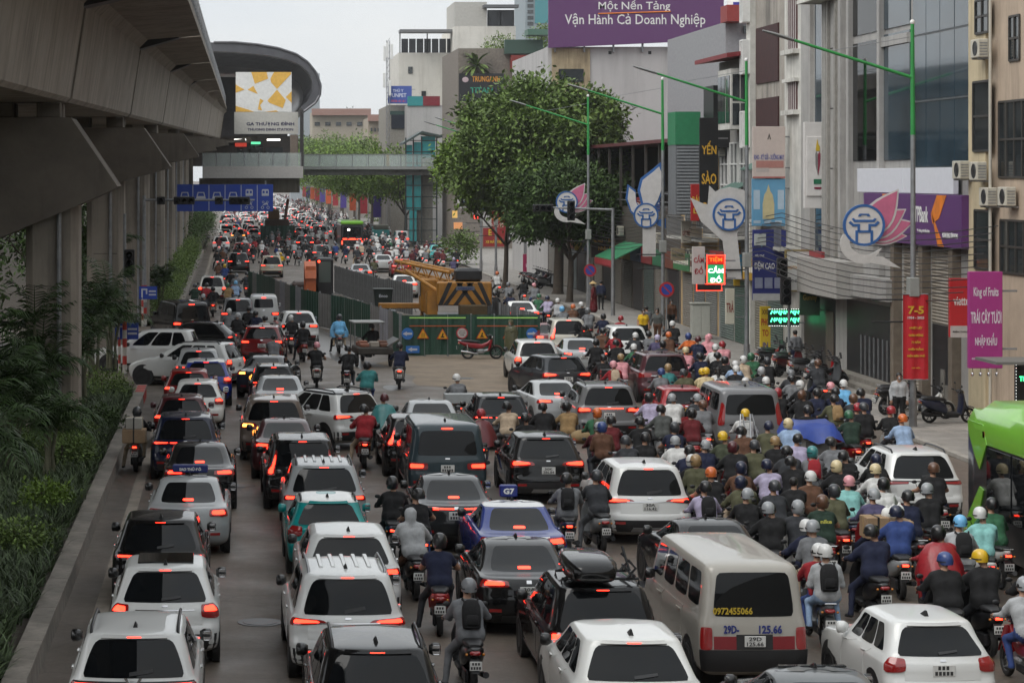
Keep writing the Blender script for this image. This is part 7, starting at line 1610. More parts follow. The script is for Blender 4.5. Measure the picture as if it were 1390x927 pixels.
    if banner:
        b = empty('banner', (X-.36, Y-.16, 1.62), label='red vertical banner with yellow commemorative lettering on the lamp post', cat='banner'); bw_, bh_ = .8, 2.68
        mb = MB(); n = 12
        rings = [[(bw_*i/n, .02*math.sin(i*1.3), z) for i in range(n+1)] for z in (0, bh_)]
        for i in range(n): mb.quad((bw_*i/n, .02*math.sin(i*1.1), 0), (bw_*(i+1)/n, .02*math.sin((i+1)*1.1), 0), (bw_*(i+1)/n, .02*math.sin((i+1)*1.1), bh_), (bw_*i/n, .02*math.sin(i*1.1), bh_))
        mb.build('cloth', mat('banner_cloth', '#b51a26', .7, var=.12, vscale=2), b, smooth=True); YL = plain('#c9a22c', .6, 0)
        for s_, cz, w_, h_ in (('7-5', 2.18, .5, .25), ('1954 - 2025', 1.94, .52, .08), ('NHIỆT LIỆT', 1.62, .4, .10), ('CHÀO MỪNG', 1.40, .46, .10), ('71 NĂM', 1.18, .28, .10), ('CHIẾN THẮNG', .96, .48, .10), ('ĐIỆN BIÊN PHỦ', .74, .56, .10), ('HÀ NỘI', .36, .26, .05)):
            put_text(s_, b, (bw_/2, -.035, cz), w_, h_, YL if s_[0] != '1' else PALE, bold=.03)
        for zz in (-.01, bh_): MB().tube([(0, 0, zz), (bw_, 0, zz)], .02, 6).build('banner_rod', M['galv'], b)
    return root
lamp_post(75.6, 'street lamp with pink lotus emblem and red banner in front of the bank', 'lotus', banner=True)
lamp_post(100, 'street lamp with a white dove emblem beside the mattress sign', 'dove')
lamp_post(119.5, 'street lamp with a blue-edged flame emblem', 'flame')
lamp_post(144.5, 'street lamp with lotus emblem in front of the big tree', 'lotus', -1.3)
lamp_post(200, 'far street lamp with pink lotus emblem by the stair tower', 'lotus', -1.3, X=20.8); lamp_post(186, 'far street lamp with plain gate emblem beside the red list board', 'flame', X=20.5)
# ================================================================== traffic signals, signs
def signal_head(parent, x, y, z, n=3, horiz=True, lit=None):
    w, h = (n*.34+.1, .42) if horiz else (.42, n*.34+.1)
    b = MB().bbox(x-w/2, x+w/2, y, y+.22, z-h/2, z+h/2, .03).build('signal_head', M['black'], parent)
    for k in range(n):
        o = (k-(n-1)/2)*.34; cx, cz = (x+o, z) if horiz else (x, z-o)
        MB().lathe([(.14, -.16), (.15, -.16), (.15, 0), (.14, 0)], 14, (cx, y, cz), 'y').build('visor', M['black'], b); MB().lathe([(.001, -.01), (.13, -.008), (.13, 0)], 14, (cx, y, cz), 'y').build('signal_lens', M['lit_bike'] if lit == k else M['glass_dark'], b)
ts = empty('traffic_signal', (-4.7, 128, 0), label='traffic signal mast with a long arm across the queue under the viaduct', cat='traffic light')
MB().tube([(0, 0, 0), (0, 0, 7.0)], [.14, .09], 12).build('mast', M['galv'], ts, smooth=50)
for k in range(4): MB().tube([(0, 0, .1+k*.6), (0, 0, .4+k*.6)], .15, 12).build('hazard_band', plain('#a83028' if k % 2 else '#b9b5ae'), ts)
MB().tube([(0, 0, 6.75), (5.9, 0, 6.75)], [.08, .05], 10).build('arm', M['galv'], ts, smooth=50)
for x, n in ((.9, 1), (2.15, 3), (4.0, 1), (5.1, 3)): signal_head(ts, x, -.28, 6.72, n)
t2 = empty('traffic_signal', (-4.35, 97, 0), label='short signal post with red man near the second pier', cat='traffic light'); MB().tube([(0, 0, 0), (0, 0, 6.5)], [.08, .06], 10).build('mast', M['galv'], t2, smooth=50); signal_head(t2, .2, -.25, 4.5, 3, False)
for k in range(6): MB().tube([(0, 0, .05+k*.35), (0, 0, .4+k*.35)], .09, 10).build('hazard_band', plain('#a83028' if k % 2 else '#b9b5ae'), t2)
t3 = empty('traffic_signal', (at_y(832, 136), 136, .12), label='signal mast with an arm reaching out from the tree', cat='traffic light')
MB().tube([(0, 0, 0), (0, 0, 6.1)], [.12, .09], 12).build('mast', M['galv'], t3, smooth=50); MB().tube([(0, 0, 6.0), (-4.2, 0, 6.15)], [.07, .045], 8).build('arm', M['galv'], t3, smooth=50)
signal_head(t3, -2.4, -.26, 5.95, 3, False); signal_head(t3, -4.0, -.26, 6.1, 3)
t4 = empty('traffic_signal', (at_y(1071, 97), 97, .12), label='black signal head on a post in front of the blue mattress sign', cat='traffic light'); MB().tube([(0, 0, 0), (0, 0, 3.4)], .06, 10).build('mast', M['galv'], t4, smooth=50)
signal_head(t4, -.16, -.2, 3.25, 3, False); signal_head(t4, -.28, -.1, 4.2, 2, False)
def round_sign(px, py, Y, label, d=.7):
    x, z = at_y(px, Y), at_z(py, Y); r = empty('road_sign', (x, Y, .12), label=label, cat='road sign', group='no-parking signs')
    MB().tube([(0, .05, 0), (0, .05, z+.2)], .035, 8).build('post', M['galv'], r)
    MB().lathe([(.001, -.01), (d*.36, -.01)], 28, (0, 0, z-.12), 'y').build('sign_face', plain('#29449a', .4, 0), r); MB().lathe([(d*.36, -.012), (d/2, -.012), (d/2, .01), (.001, .01)], 28, (0, 0, z-.12), 'y').build('sign_rim', plain('#a8262a', .4, 0), r)
    MB().prism([(-d*.28, z-.12+d*.22), (-d*.22, z-.12+d*.28), (d*.28, z-.12-d*.22), (d*.22, z-.12-d*.28)], 'y', -.02, -.013).build('sign_bar', plain('#a8262a', .4, 0), r)
round_sign(801, 367, 143, 'round no-parking sign near the tree trunk', .75); round_sign(905, 393, 118, 'round no-parking sign below the flame emblem', .75)
# blue lane sign on its gantry
lsY = 190; ls = empty('lane_sign', (at_y(240, lsY), lsY, at_z(287, lsY)), label='wide blue lane sign with six vehicle panels under the viaduct', cat='road sign'); lw, lh = 131*lsY/FPX, 36.5*lsY/FPX
BL = plain('#1e3f9c', .4, .05); WS = plain('#b9bcc4', .5, 0)
for k in range(6):
    p = MB().bbox(k*lw/6+.02, (k+1)*lw/6-.02, 0, .08, 0, lh, .01).build('lane_panel', BL, ls); cx = (k+.5)*lw/6; c = lambda a, b: (cx+a, lh*.62+b)
    if k: MB().box(k*lw/6-.025, k*lw/6+.025, -.012, 0, .05, lh-.05).build('divider', WS, ls)
    if k < 4:
        MB().prism([c(-.34, -.12), c(.34, -.12), c(.38, -.32), c(-.38, -.32)], 'y', -.012, -.001).build('car_symbol', WS, p)
        for q in ([c(-.34, -.12), c(-.26, -.12), c(-.18, .17), c(-.26, .2)], [c(.34, -.12), c(.26, -.12), c(.18, .17), c(.26, .2)], [c(-.26, .2), c(.26, .2), c(.22, .13), c(-.22, .13)]): MB().prism(q, 'y', -.012, -.001).build('car_symbol', WS, p)
    else:
        MB().prism([c(-.24, .42), c(.24, .42), c(.28, .3), c(.28, -.1), c(-.28, -.1), c(-.28, .3)], 'y', -.012, -.001).build('bus_symbol', WS, p)
        for sg in (-1, 1): MB().box(cx+sg*.13-.08, cx+sg*.13+.08, -.018, -.013, lh*.62+.1, lh*.62+.3).build('bus_window', BL, p); MB().lathe([(.08, -.012), (.12, -.012)], 14, (cx+sg*.22, 0, lh*.14), 'y').build('wheel_symbol', WS, p); MB().lathe([(.06, -.012), (.09, -.012)], 14, (cx+sg*.16, 0, lh*.34), 'y').build('wheel_symbol', WS, p)
        MB().prism([c(-.24, -.86), c(-.02, -.66), c(.16, -.66), c(.24, -.86), c(.1, -.78)], 'y', -.012, -.001).build('motorbike_symbol', WS, p)
for x in (.6, lw-.6): MB().box(x-.06, x+.06, .1, .3, -.1, lh+.3).build('hanger', M['galv'], ls)
MB().tube([(-2.0, .35, lh*.5), (lw, .35, lh*.5)], .1, 10).build('gantry_arm', M['galv'], ls); MB().tube([(-2.0, .35, -at_z(287, lsY)), (-2.0, .35, lh)], .14, 12).build('gantry_mast', M['galv'], ls)
def small_blue(px, py, Y, label, text=None):
    x, z = at_y(px, Y), at_z(py, Y); r = empty('road_sign', (x, Y, 0), label=label, cat='road sign'); MB().tube([(-.3, .05, 0), (-.3, .05, z+.3)], .045, 8).build('post', M['galv'], r)
    MB().bbox(-.48, .48, 0, .03, z-.32, z+.36, .008).build('panel', BL, r)
    MB().prism([(-.36, z-.22), (-.28, z-.22), (-.28, z+.16), (-.12, z+.16), (-.12, z-.05), (-.04, z-.05), (-.04, z+.24), (-.36, z+.24)], 'y', -.01, -.001).build('turn_arrow', WS, r)
    for k in range(2): MB().box(.04, .42, -.01, -.001, z-.12+k*.18, z-.04+k*.18).build('print_band', WS, r)
    for k in range(5): MB().tube([(-.3, .05, .05+k*.35), (-.3, .05, .4+k*.35)], .055, 8).build('hazard_band', plain('#a83028' if k % 2 else '#b9b5ae'), r)
small_blue(201, 398, 127, 'blue U-turn sign above the black van'); small_blue(172, 450, 97.5, 'lower blue sign half hidden by the palms')
cb = empty('utility_cabinet', (at_y(952, 116), 116, .12), label='pale grey utility cabinet on the pavement by the pawnshop', cat='cabinet'); MB().bbox(-.45, .45, 0, .5, .1, 1.7, .02).build('casing', plain('#a3a49c', .5, .15), cb); MB().box(-.4, -.02, -.012, 0, .2, 1.6).build('door', plain('#adaea6', .5, .1), cb); MB().box(.02, .4, -.012, 0, .2, 1.6).build('door', plain('#adaea6', .5, .1), cb); MB().bbox(-.5, .5, -.05, .55, 1.7, 1.78, .02).build('lid', plain('#a3a49c', .5, .1), cb)
# overhead cables along the shop fronts
for k in range(12):
    z = 4.3+k*.2; pts = []
    for i in range(25):
        t = i/24*4; Y = 72+t*28; pts.append((21.9+random.uniform(-.03, .03)+.1*k, Y, z-.55*math.sin(PI*(t % 1))+random.uniform(-.03, .03)))
    tag(MB().tube(pts, .018, 5).build('overhead_cable', M['black']), 'black overhead cable sagging along the shop fronts, %s from the bottom' % 'first second third fourth fifth sixth seventh eighth ninth tenth eleventh twelfth'.split()[k], 'cable', 'overhead cables')
# ================================================================== green city bus, only its front part in view
bs = empty('bus', (16.75, 39, 0), label='lime green electric bus with dark glass side at the frame edge', cat='bus')
LIME = mat('lime_paint', '#6fae2e', .3, coat=.6, var=.06); 
def bsec(y, top, hw): return [(-hw+.05, y, .32), (-hw, y, .5), (-hw, y, top-.35), (-hw+.12, y, top-.08), (-hw+.4, y, top), (hw-.4, y, top), (hw-.12, y, top-.08), (hw, y, top-.35), (hw, y, .5), (hw-.05, y, .32)]
MB().loft([bsec(0, 3.1, 1.15), bsec(.15, 3.15, 1.25), bsec(11.0, 3.15, 1.25), bsec(11.5, 3.0, 1.22), bsec(11.75, 2.4, 1.1)]).build('body', mat('bus_dark', (.015, .016, .018), .3, coat=.3), bs, smooth=40)
def roofs(y, a, w): return [(-w, y, 2.5), (-w-.02, y, 2.85), (-w+.12, y, 3.12), (-w+.42, y, a), (w-.42, y, a), (w-.12, y, 3.12), (w+.02, y, 2.85), (w, y, 2.5)]
MB().loft([roofs(-.02, 3.2, 1.26), roofs(8.6, 3.2, 1.26), roofs(9.1, 3.34, 1.27), roofs(10.9, 3.34, 1.27), roofs(11.55, 3.12, 1.2)]).build('roof_shell', LIME, bs, smooth=35)
MB().bbox(-.7, .9, 1, 8.2, 3.21, 3.38, .05).build('roof_unit', plain('#b5b6b2', .5), bs)
MB().prism([(11.3, 2.9), (10.35, 2.9), (10.1, 2.5), (10.55, 1.95), (10.85, 2.2), (11.25, 2.6)], 'x', -1.285, -1.255).build('front_corner_panel', LIME, bs)
MB().prism([(10.55, 1.6), (10.3, 1.55), (10.9, .45), (11.65, .45), (11.5, .75)], 'x', -1.285, -1.255).build('swoosh_panel', LIME, bs)
for k in range(6): MB().bbox(-1.272, -1.255, .5+k*1.62, 2.02+k*1.62, 1.1, 2.45, .006).build('side_window', M['glass_dark'], bs)
MB().bbox(-1.285, -1.26, 10.2, 10.36, 2.62, 2.78, .01).build('emblem', plain('#a04a3a'), bs)
for y in (2.4, 9.2):
    wm, rm = wheel_meshes(.48, .28); o = link('wheel', wm, bs, (-1.13, y, .48), (0, 0, PI)); link('rim', rm, o)
    o = link('wheel', wm, bs, (1.13, y, .48)); link('rim', rm, o)
for y, z in ((6.9, 2.0), (7.0, 1.1), (6.6, 1.1)): MB().ell((-1.29, y, z), (.015, .04, .04), 8, 6).build('marker_lamp', M['lit_bike'], bs)
# ================================================================== construction enclosure
HG = mat('hoarding_green', (.018, .066, .044), .5, var=.25, vscale=1.5, stain=((.05, .05, .04), .4, 3)); HGR = mat('hoarding_grey', (.20, .195, .19), .6, var=.25, vscale=1.5, stain=((.10, .08, .06), .5, 3)); HLI = mat('hoarding_pale', (.27, .27, .30), .6, var=.2, vscale=1.5); MESH = mat('hoarding_grey_metal', (.15, .155, .16), .5, metal=.3, var=.3)
def sheet(L, h=1.85):
    mb = MB(); n = max(4, int(L/.13)); vs = []
    for i in range(n+1):
        y = .025*(1 if (i//2) % 2 else -1); vs += [(L*i/n, y, .06), (L*i/n, y, h)]
    mb.add(vs, [(2*i, 2*i+2, 2*i+3, 2*i+1) for i in range(n)]); return mb
def hoarding(label, pts, cols, step=2.0, braces=False, back=1):
    root = empty('hoarding', (pts[0][0], pts[0][1], 0), label=label, cat='fence', group='site hoardings'); k = 0
    for (a, b) in zip(pts[:-1], pts[1:]):
        L = math.hypot(b[0]-a[0], b[1]-a[1]); n = max(1, round(L/step)); ang = math.atan2(b[1]-a[1], b[0]-a[0])
        for i in range(n):
            t = i/n; x, y = a[0]+(b[0]-a[0])*t-pts[0][0], a[1]+(b[1]-a[1])*t-pts[0][1]
            sheet(L/n-.03).build('sheet', cols[k % len(cols)], root, (x, y, random.uniform(-.03, .03)), (0, 0, ang)); MB().box(-.04, .04, *((.04, .12) if back > 0 else (-.12, -.04)), 0, 1.9).build('post', M['galv'], root, (x, y, 0), (0, 0, ang))
            if braces: MB().tube([(0, .05, 1.6), (-.5, .9, .05)], .025, 5).build('brace', M['galv'], root, (x, y, 0), (0, 0, ang))
            k += 1
    return root
FY0 = 106.6
fr = hoarding('green corrugated hoarding facing the camera with traffic signs', [(7.55, FY0), (13.75, FY0)], [HG], 1.04)
hoarding('mixed green and grey hoarding along the lane with the puddle', [(7.45, 107.2), (7.25, 111), (5.74, 122.6), (4.04, 130), (1.05, 157)], [HG, HGR, HLI, HGR, HG, HG, HG, HG, HGR, HG, HG, HLI], 2.3, False, -1)
hoarding('grey braced hoarding on the far side of the works', [(7.06, 165), (8.9, 146), (10.4, 138)], [MESH], 2.0, True); hoarding('low grey hoarding beside the white car', [(13.7, 107.4), (12.95, 118.6), (12.0, 126)], [MESH], 2.2)
lime = mat('lime_led_glow', '#9fd06a', .4, emit='#9fd06a', es=.12)  # LED strips: the lime colour itself gives off a faint glow
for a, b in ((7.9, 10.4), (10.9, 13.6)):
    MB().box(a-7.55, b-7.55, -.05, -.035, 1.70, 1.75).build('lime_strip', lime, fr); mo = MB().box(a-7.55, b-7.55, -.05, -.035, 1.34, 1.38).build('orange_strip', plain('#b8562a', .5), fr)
def disc_sign(x, z, label, d=.52, arrow=None, ring=None, rect=False):
    r = empty('works_sign', (x, FY0-.09, z), label=label, cat='road sign'); B2 = plain('#2f6cb5', .4, .05)
    if rect: MB().bbox(-.3, .3, 0, .02, -.16, .16, .005).build('plate', B2, r)
    elif ring: MB().lathe([(.001, 0), (d/2, 0), (d/2, .02), (.001, .02)], 28, axis='y').build('plate', plain('#a8343c', .4, 0), r); MB().lathe([(.001, -.004), (d*.4, -.004)], 28, axis='y').build('plate_face', plain('#b9b4b0', .4, 0), r)
    else: MB().lathe([(.001, 0), (d/2, 0), (d/2, .02), (.001, .02)], 28, axis='y').build('plate', B2, r)
    if arrow:
        sg = arrow; MB().prism([(-.2*sg, .045), (.03*sg, .045), (.03*sg, .1), (.22*sg, 0), (.03*sg, -.1), (.03*sg, -.045), (-.2*sg, -.045)], 'y', -.012, -.002).build('arrow', WS, r)
    if ring:
        for k, t in enumerate(('HẠN CHẾ', 'ĐI CHẬM', '5 KM')): put_text(t, r, (0, -.008, .09-k*.09), .28 if k < 2 else .16, .055, plain('#3a3436'), bold=.02)
def tri_sign(x, z, label, kind):
    r = empty('works_sign', (x, FY0-.09, z), label=label, cat='road sign'); s = .27
    MB().prism([(-s, -.2), (s, -.2), (0, .27)], 'y', 0, .02).build('plate', plain('#a83a24', .4, 0), r); MB().prism([(-s*.8, -.17), (s*.8, -.17), (0, .21)], 'y', -.006, -.001).build('plate_face', plain('#d29a1e', .4, 0), r)
    k = plain('#201810', .5, 0)
    if kind == 0: 
        for sg in (-1, 1): MB().box(sg*.045-.014, sg*.045+.014, -.012, -.007, -.13, .05).build('symbol', k, r)
    else:
        MB().prism([(-.10, -.13), (.10, -.13), (.04, -.06), (-.02, -.04)], 'y', -.012, -.007).build('symbol', k, r); MB().prism([(-.04, -.05), (.0, .08), (.05, .05), (.03, -.03)], 'y', -.012, -.007).build('symbol', k, r)
px = lambda p: at_y(p, FY0)
disc_sign(px(553), 1.02, 'round blue sign with a white arrow at the hoarding corner by the cargo trike', arrow=-1); disc_sign(px(722), 1.02, 'round blue sign with a white arrow at the hoarding end by the white SUV', arrow=1); disc_sign(px(627), 1.05, 'round white works sign with a red rim', ring=True); disc_sign(px(560), .32, 'rectangular blue arrow sign low on the hoarding', arrow=-1, rect=True)
tri_sign(px(574), 1.0, 'yellow triangular road-narrows sign on the hoarding', 0); tri_sign(px(600.5), .98, 'tilted yellow triangular works sign beside the round white sign', 1); tri_sign(px(654), 1.0, 'yellow triangular works sign above the parked red motorbike', 1); tri_sign(px(690), 1.0, 'yellow triangular sign behind the standing figure', 0)
# --- mobile crane
YC = mat('crane_yellow', (.33, .145, .016), .5, var=.35, vscale=1.2, stain=((.12, .07, .03), .5, 3))
cr_ = empty('mobile_crane', (11.3, 117, 0), label='yellow mobile crane with black chevron counterweight behind the hoarding', cat='crane')
MB().bbox(-1.2, 1.3, .2, 4.8, .55, 1.1, .05).build('chassis', M['blackmetal'], cr_)
for sg in (-1, 1):
    for y in (.9, 3.9):
        wm, rm = wheel_meshes(.5, .3); o = link('wheel', wm, cr_, (sg*1.05+.05, y, .5), (0, 0, 0 if sg > 0 else PI)); link('rim', rm, o)
cw = MB().bbox(-1.25, 1.4, .0, .75, 1.7, 2.85, .06).build('counterweight', YC, cr_)
for k, (a, b) in enumerate(((-1.24, -.75), (-1.0, -.2), (-.5, .3))):
    for sg in (1, -1):
        c0 = .075; pts = [(a, 1.72), (a+.22, 1.72), (b+.22, 2.83), (b, 2.83)]
        pts = [(c0+sg*(p-c0), z) for p, z in pts]; pts = [(min(max(p, -1.24), 1.39), z) for p, z in pts]
        MB().prism(pts, 'y', -.012, -.001).build('chevron', M['black'], cw)
MB().box(-.35, .55, -.02, -.005, 2.45, 2.65).build('name_plate', plain('#5a5f6a'), cw); put_text('KOBELCO', cw, (.1, -.03, 2.55), .7, .12, plain('#2f3a6a'), bold=.03)
MB().bbox(-.2, 1.15, -.35, .5, 1.0, 1.75, .04).build('lower_box', plain('#4a3a1e', .6, .3), cr_); MB().bbox(-.35, .95, .2, 1.4, 2.86, 3.5, .12).build('winch_housing', M['black'], cr_)
MB().tube([(-.3, .8, 3.15), (.9, .8, 3.15)], .32, 16).build('winch_drum', M['rubber'], cr_, smooth=40)
MB().prism([(.7, 1.2), (2.4, 1.2), (2.0, 2.2), (.75, 2.4)], 'x', -1.7, -1.2).build('engine_cover', YC, cr_); MB().bbox(-1.85, -1.0, 2.6, 4.2, 1.2, 2.9, .08).build('cab', YC, cr_); MB().bbox(-1.88, -.97, 2.9, 4.0, 2.0, 2.75, .04).build('cab_window', M['glass_dark'], cr_)
b0, b1_ = Vector((-.2, 1.6, 2.95)), Vector((-2.6, 6.6, 3.4)); dv = (b1_-b0); sd = dv.cross(Vector((0, 0, 1))).normalized()*.36; up = Vector((0, 0, .3))
for a in (-1, 1):
    for b in (-1, 1): MB().tube([b0+sd*a+up*b, b1_+sd*a*.8+up*b*.8], .085, 8).build('boom_chord', YC, cr_)
for k in range(10):
    t0, t1 = k/10, (k+1)/10
    for a in (-1, 1):
        MB().tube([b0+dv*t0+sd*a+up*(1 if k % 2 else -1), b0+dv*t1+sd*a-up*(1 if k % 2 else -1)], .035, 5).build('boom_lacing', YC, cr_); MB().tube([b0+dv*t0+sd*(1 if k % 2 else -1)+up*a, b0+dv*t1-sd*(1 if k % 2 else -1)+up*a], .035, 5).build('boom_lacing', YC, cr_)
MB().tube([(-.9, .6, 2.2), (-2.6, 2.5, 3.3)], .09, 8).build('stay_strut', YC, cr_)
# --- excavator
ex = empty('excavator', (5.0, 139.5, 0), label='orange and black excavator inside the hoarding', cat='excavator'); OR = mat('excavator_orange', (.48, .11, .03), .5, var=.2)
for sg in (-1, 1): MB().bbox(sg*.9-.25, sg*.9+.25, -1.2, 1.6, .05, .75, .2).build('track', M['rubber'], ex)
MB().bbox(-1.5, .75, -.9, 1.5, .85, 1.9, .15).build('house', plain('#4a3a34', .6, .3), ex); cb_ = MB().bbox(-.12, .85, -1.15, .35, .95, 3.3, .1).build('cab', M['black'], ex)
MB().box(.02, .7, -1.17, -1.14, 1.9, 3.1).build('cab_window', mat('cab_glass', (.10, .12, .11), .08, spec=.9), cb_); MB().ell((.02, -1.2, 3.1), (.07, .04, .07), 8, 6).build('work_lamp', M['lit_bike'], cb_)
MB().prism([(-1.2, 1.3), (-1.0, 2.6), (-1.7, 3.15), (-2.9, 2.7), (-3.1, 2.2), (-2.8, 2.3), (-1.8, 2.6), (-1.5, 2.1), (-1.7, 1.3)], 'x', -.85, -.2).build('boom', OR, ex); MB().prism([(-2.9, 2.9), (-2.6, 2.6), (-2.75, 1.0), (-3.0, 1.0)], 'x', -.8, -.22).build('dipper_arm', OR, ex); MB().tube([(-.42, -1.1, 1.5), (-.42, -2.2, 2.5)], .06, 8).build('ram', M['chrome'], ex)
MB().prism([(-3.3, .2), (-2.5, .35), (-2.6, 1.05), (-3.0, 1.05)], 'x', -.8, -.05).build('bucket', M['blackmetal'], ex)
# --- site odds and ends
tr = empty('steel_trestle', (8.6, 121, 0), label='yellow steel trestle just inside the hoarding', cat='trestle'); MB().bbox(-1.2, 1.2, -.2, .2, 1.35, 1.62, .03).build('beam', YC, tr)
for x in (-1, 1): MB().tube([(x, -.15, 1.4), (x-.2, -.5, 0)], .06, 8).build('leg', YC, tr); MB().tube([(x, .15, 1.4), (x+.2, .5, 0)], .06, 8).build('leg', YC, tr)
bn = empty('wheeled_bin', (8.0, 127, .95), label='dark wheeled bin standing above the hoarding line', cat='bin'); MB().loft([[(x*s, y*s, z) for x, y in ((-.5, -.35), (.5, -.35), (.5, .35), (-.5, .35))] for z, s in ((.0, .8), (1.05, 1))]).build('tub', plain('#1a2420', .5), bn); MB().bbox(-.55, .55, -.4, .4, 1.05, 1.13, .03).build('lid', plain('#1a2420', .5), bn); put_text('Enco', bn, (0, -.37, .75), .45, .16, WS, bold=.02)
MB().bbox(7.3, 8.7, 126.5, 127.6, 0, .94, .04).build('site_box', plain('#5a5f60', .6, .3)); tag(bpy.data.objects['site_box'], 'grey steel box under the wheeled bin', 'box')
# --- cargo trike by the puddle
ct = empty('cargo_trike', (6.0, 100.5, 0), .1, 'three-wheeled cargo motorbike with tubular canopy frame and loaded bed', 'cargo trike')
MB().bbox(-.75, .75, -.2, 1.6, .55, .85, .04).build('bed', plain('#38342f', .6, .3), ct)
for sg in (-1, 1):
    wm, rm = wheel_meshes(.3, .12); o = link('wheel', wm, ct, (sg*.72, .4, .3), (0, 0, 0 if sg > 0 else PI)); link('rim', rm, o)
    for y in (1.65, 2.9): MB().tube([(sg*.6, y, .5), (sg*.6, y, 1.75)], .025, 6).build('canopy_post', M['galv'], ct)
wm, rm = wheel_meshes(.3, .11); o = link('wheel', wm, ct, (0, 3.4, .3)); link('rim', rm, o); MB().tube([(0, 3.4, .3), (0, 3.1, 1.05)], .04, 6).build('fork', M['blackmetal'], ct); MB().tube([(-.35, 3.0, 1.05), (.35, 3.0, 1.05)], .02, 6).build('handlebar', M['black'], ct)
MB().bbox(-.68, .68, 1.55, 3.0, 1.75, 1.82, .02).build('canopy', plain('#8a8c8a', .6), ct); MB().bbox(-.2, .2, 1.9, 2.6, .6, .8, .05).build('seat', M['black'], ct); MB().bbox(-.15, .15, 1.6, 3.3, .3, .5, .04).build('frame', M['blackmetal'], ct)
for k in range(7): MB().bbox(-.62+(k % 3)*.42, -.25+(k % 3)*.42, -.1+(k//3)*.5, .3+(k//3)*.5, .86, 1.0+.08*(k % 2), .02).build('load_box', plain(['#8a5a48', '#9a9288', '#6a4a3c'][k % 3], .8), ct)
for k in range(5): MB().tube([(.5, -.15+k*.3, .9), (.95, -.3+k*.3, 1.2)], .05, 8).build('load_pipe', M['steel'], ct)
person(6.0, 102.6, .1, 'driver in dark jacket sitting under the cargo trike canopy', 'black', 'dark grey', 'black', 'half', 'board')
# --- parked motorbike and hooded figure in front of the hoarding
motorbike(10.35, 105.1, -PI/2, 'red motorbike parked side-on in front of the hoarding', 'underbone', '#8a1420', lit=False)
person(12.2, 104.7, 2.6, 'standing figure in a long olive hooded rain cape by the hoarding', 'olive', 'olive', None, pose='stand', hair='hood', loose=.022, cape='olive')
# --- pavement people
person(20.95, 75.2, PI-.2, 'woman in grey sweater and face mask standing under the red banner', 'pale grey', 'black', None, pose='stand', hair='long', fem=True, z=.12)
person(21.0, 139, 1.2, 'person in dark red long dress and conical hat near the tree', 'dark red', 'dark red', None, pose='stand', hat='conical', fem=True, skirt=True, z=.12); person(21.8, 141.5, -.3, 'man in dark clothes standing behind the conical hat', 'navy', 'black', None, pose='stand', z=.12)
person(19.5, 113.5, PI, 'woman in yellow top facing the traffic at the kerb', 'yellow', 'black', None, pose='stand', hair='long', fem=True, sleeve='short'); person(20.3, 114.2, PI-.5, 'person in plaid shirt standing beside the woman in yellow', 'plaid', 'brown', None, pose='stand_apart', hair='long', fem=True); person(20.1, 116.0, .5, 'man in grey shirt standing with his back turned at the kerb', 'grey', 'black', None, pose='stand', sleeve='short')
person(22.6, 96, .4, 'person in grey jacket walking past the stained house', 'grey', 'navy', None, pose='walk', z=.12); person(22.0, 120, PI, 'person in brown walking along the pavement by the cabinet', 'brown', 'black', None, pose='walk', z=.12)
# --- motorbikes parked on the pavement
k = 0
for (x, y, a, where) in [(21.6, 79.2, -1.2, 'below the bank shutters'), (21.9, 80.3, -1.25, 'below the bank shutters, second'), (22.2, 81.2, -1.1, 'below the bank shutters, third'), (22.3, 76.6, -1.5, 'close to the fruit board'), (22.0, 77.7, -1.4, 'between fruit board and shutters')]+[(21.5+.25*(i % 3), 88.5+i*.95, -1.15+.08*(i % 4), 'number %s in the row by the neon sign' % ('first second third fourth fifth sixth seventh eighth ninth tenth eleventh twelfth'.split()[i])) for i in range(12)]+[(21.6, 168+i*1.3, -1.2, '%s in the far row past the tree' % ('first second third fourth fifth sixth seventh eighth'.split()[i])) for i in range(8)]:
    c = BIKE_COLS[k % len(BIKE_COLS)]; motorbike(x, y, a, '%s motorbike parked on the pavement %s' % (c[0], where.replace('number ', '')), 'scooter' if k % 2 else 'underbone', c[1], lit=False, group='parked motorbikes', roll=.12).location.z = .13; k += 1
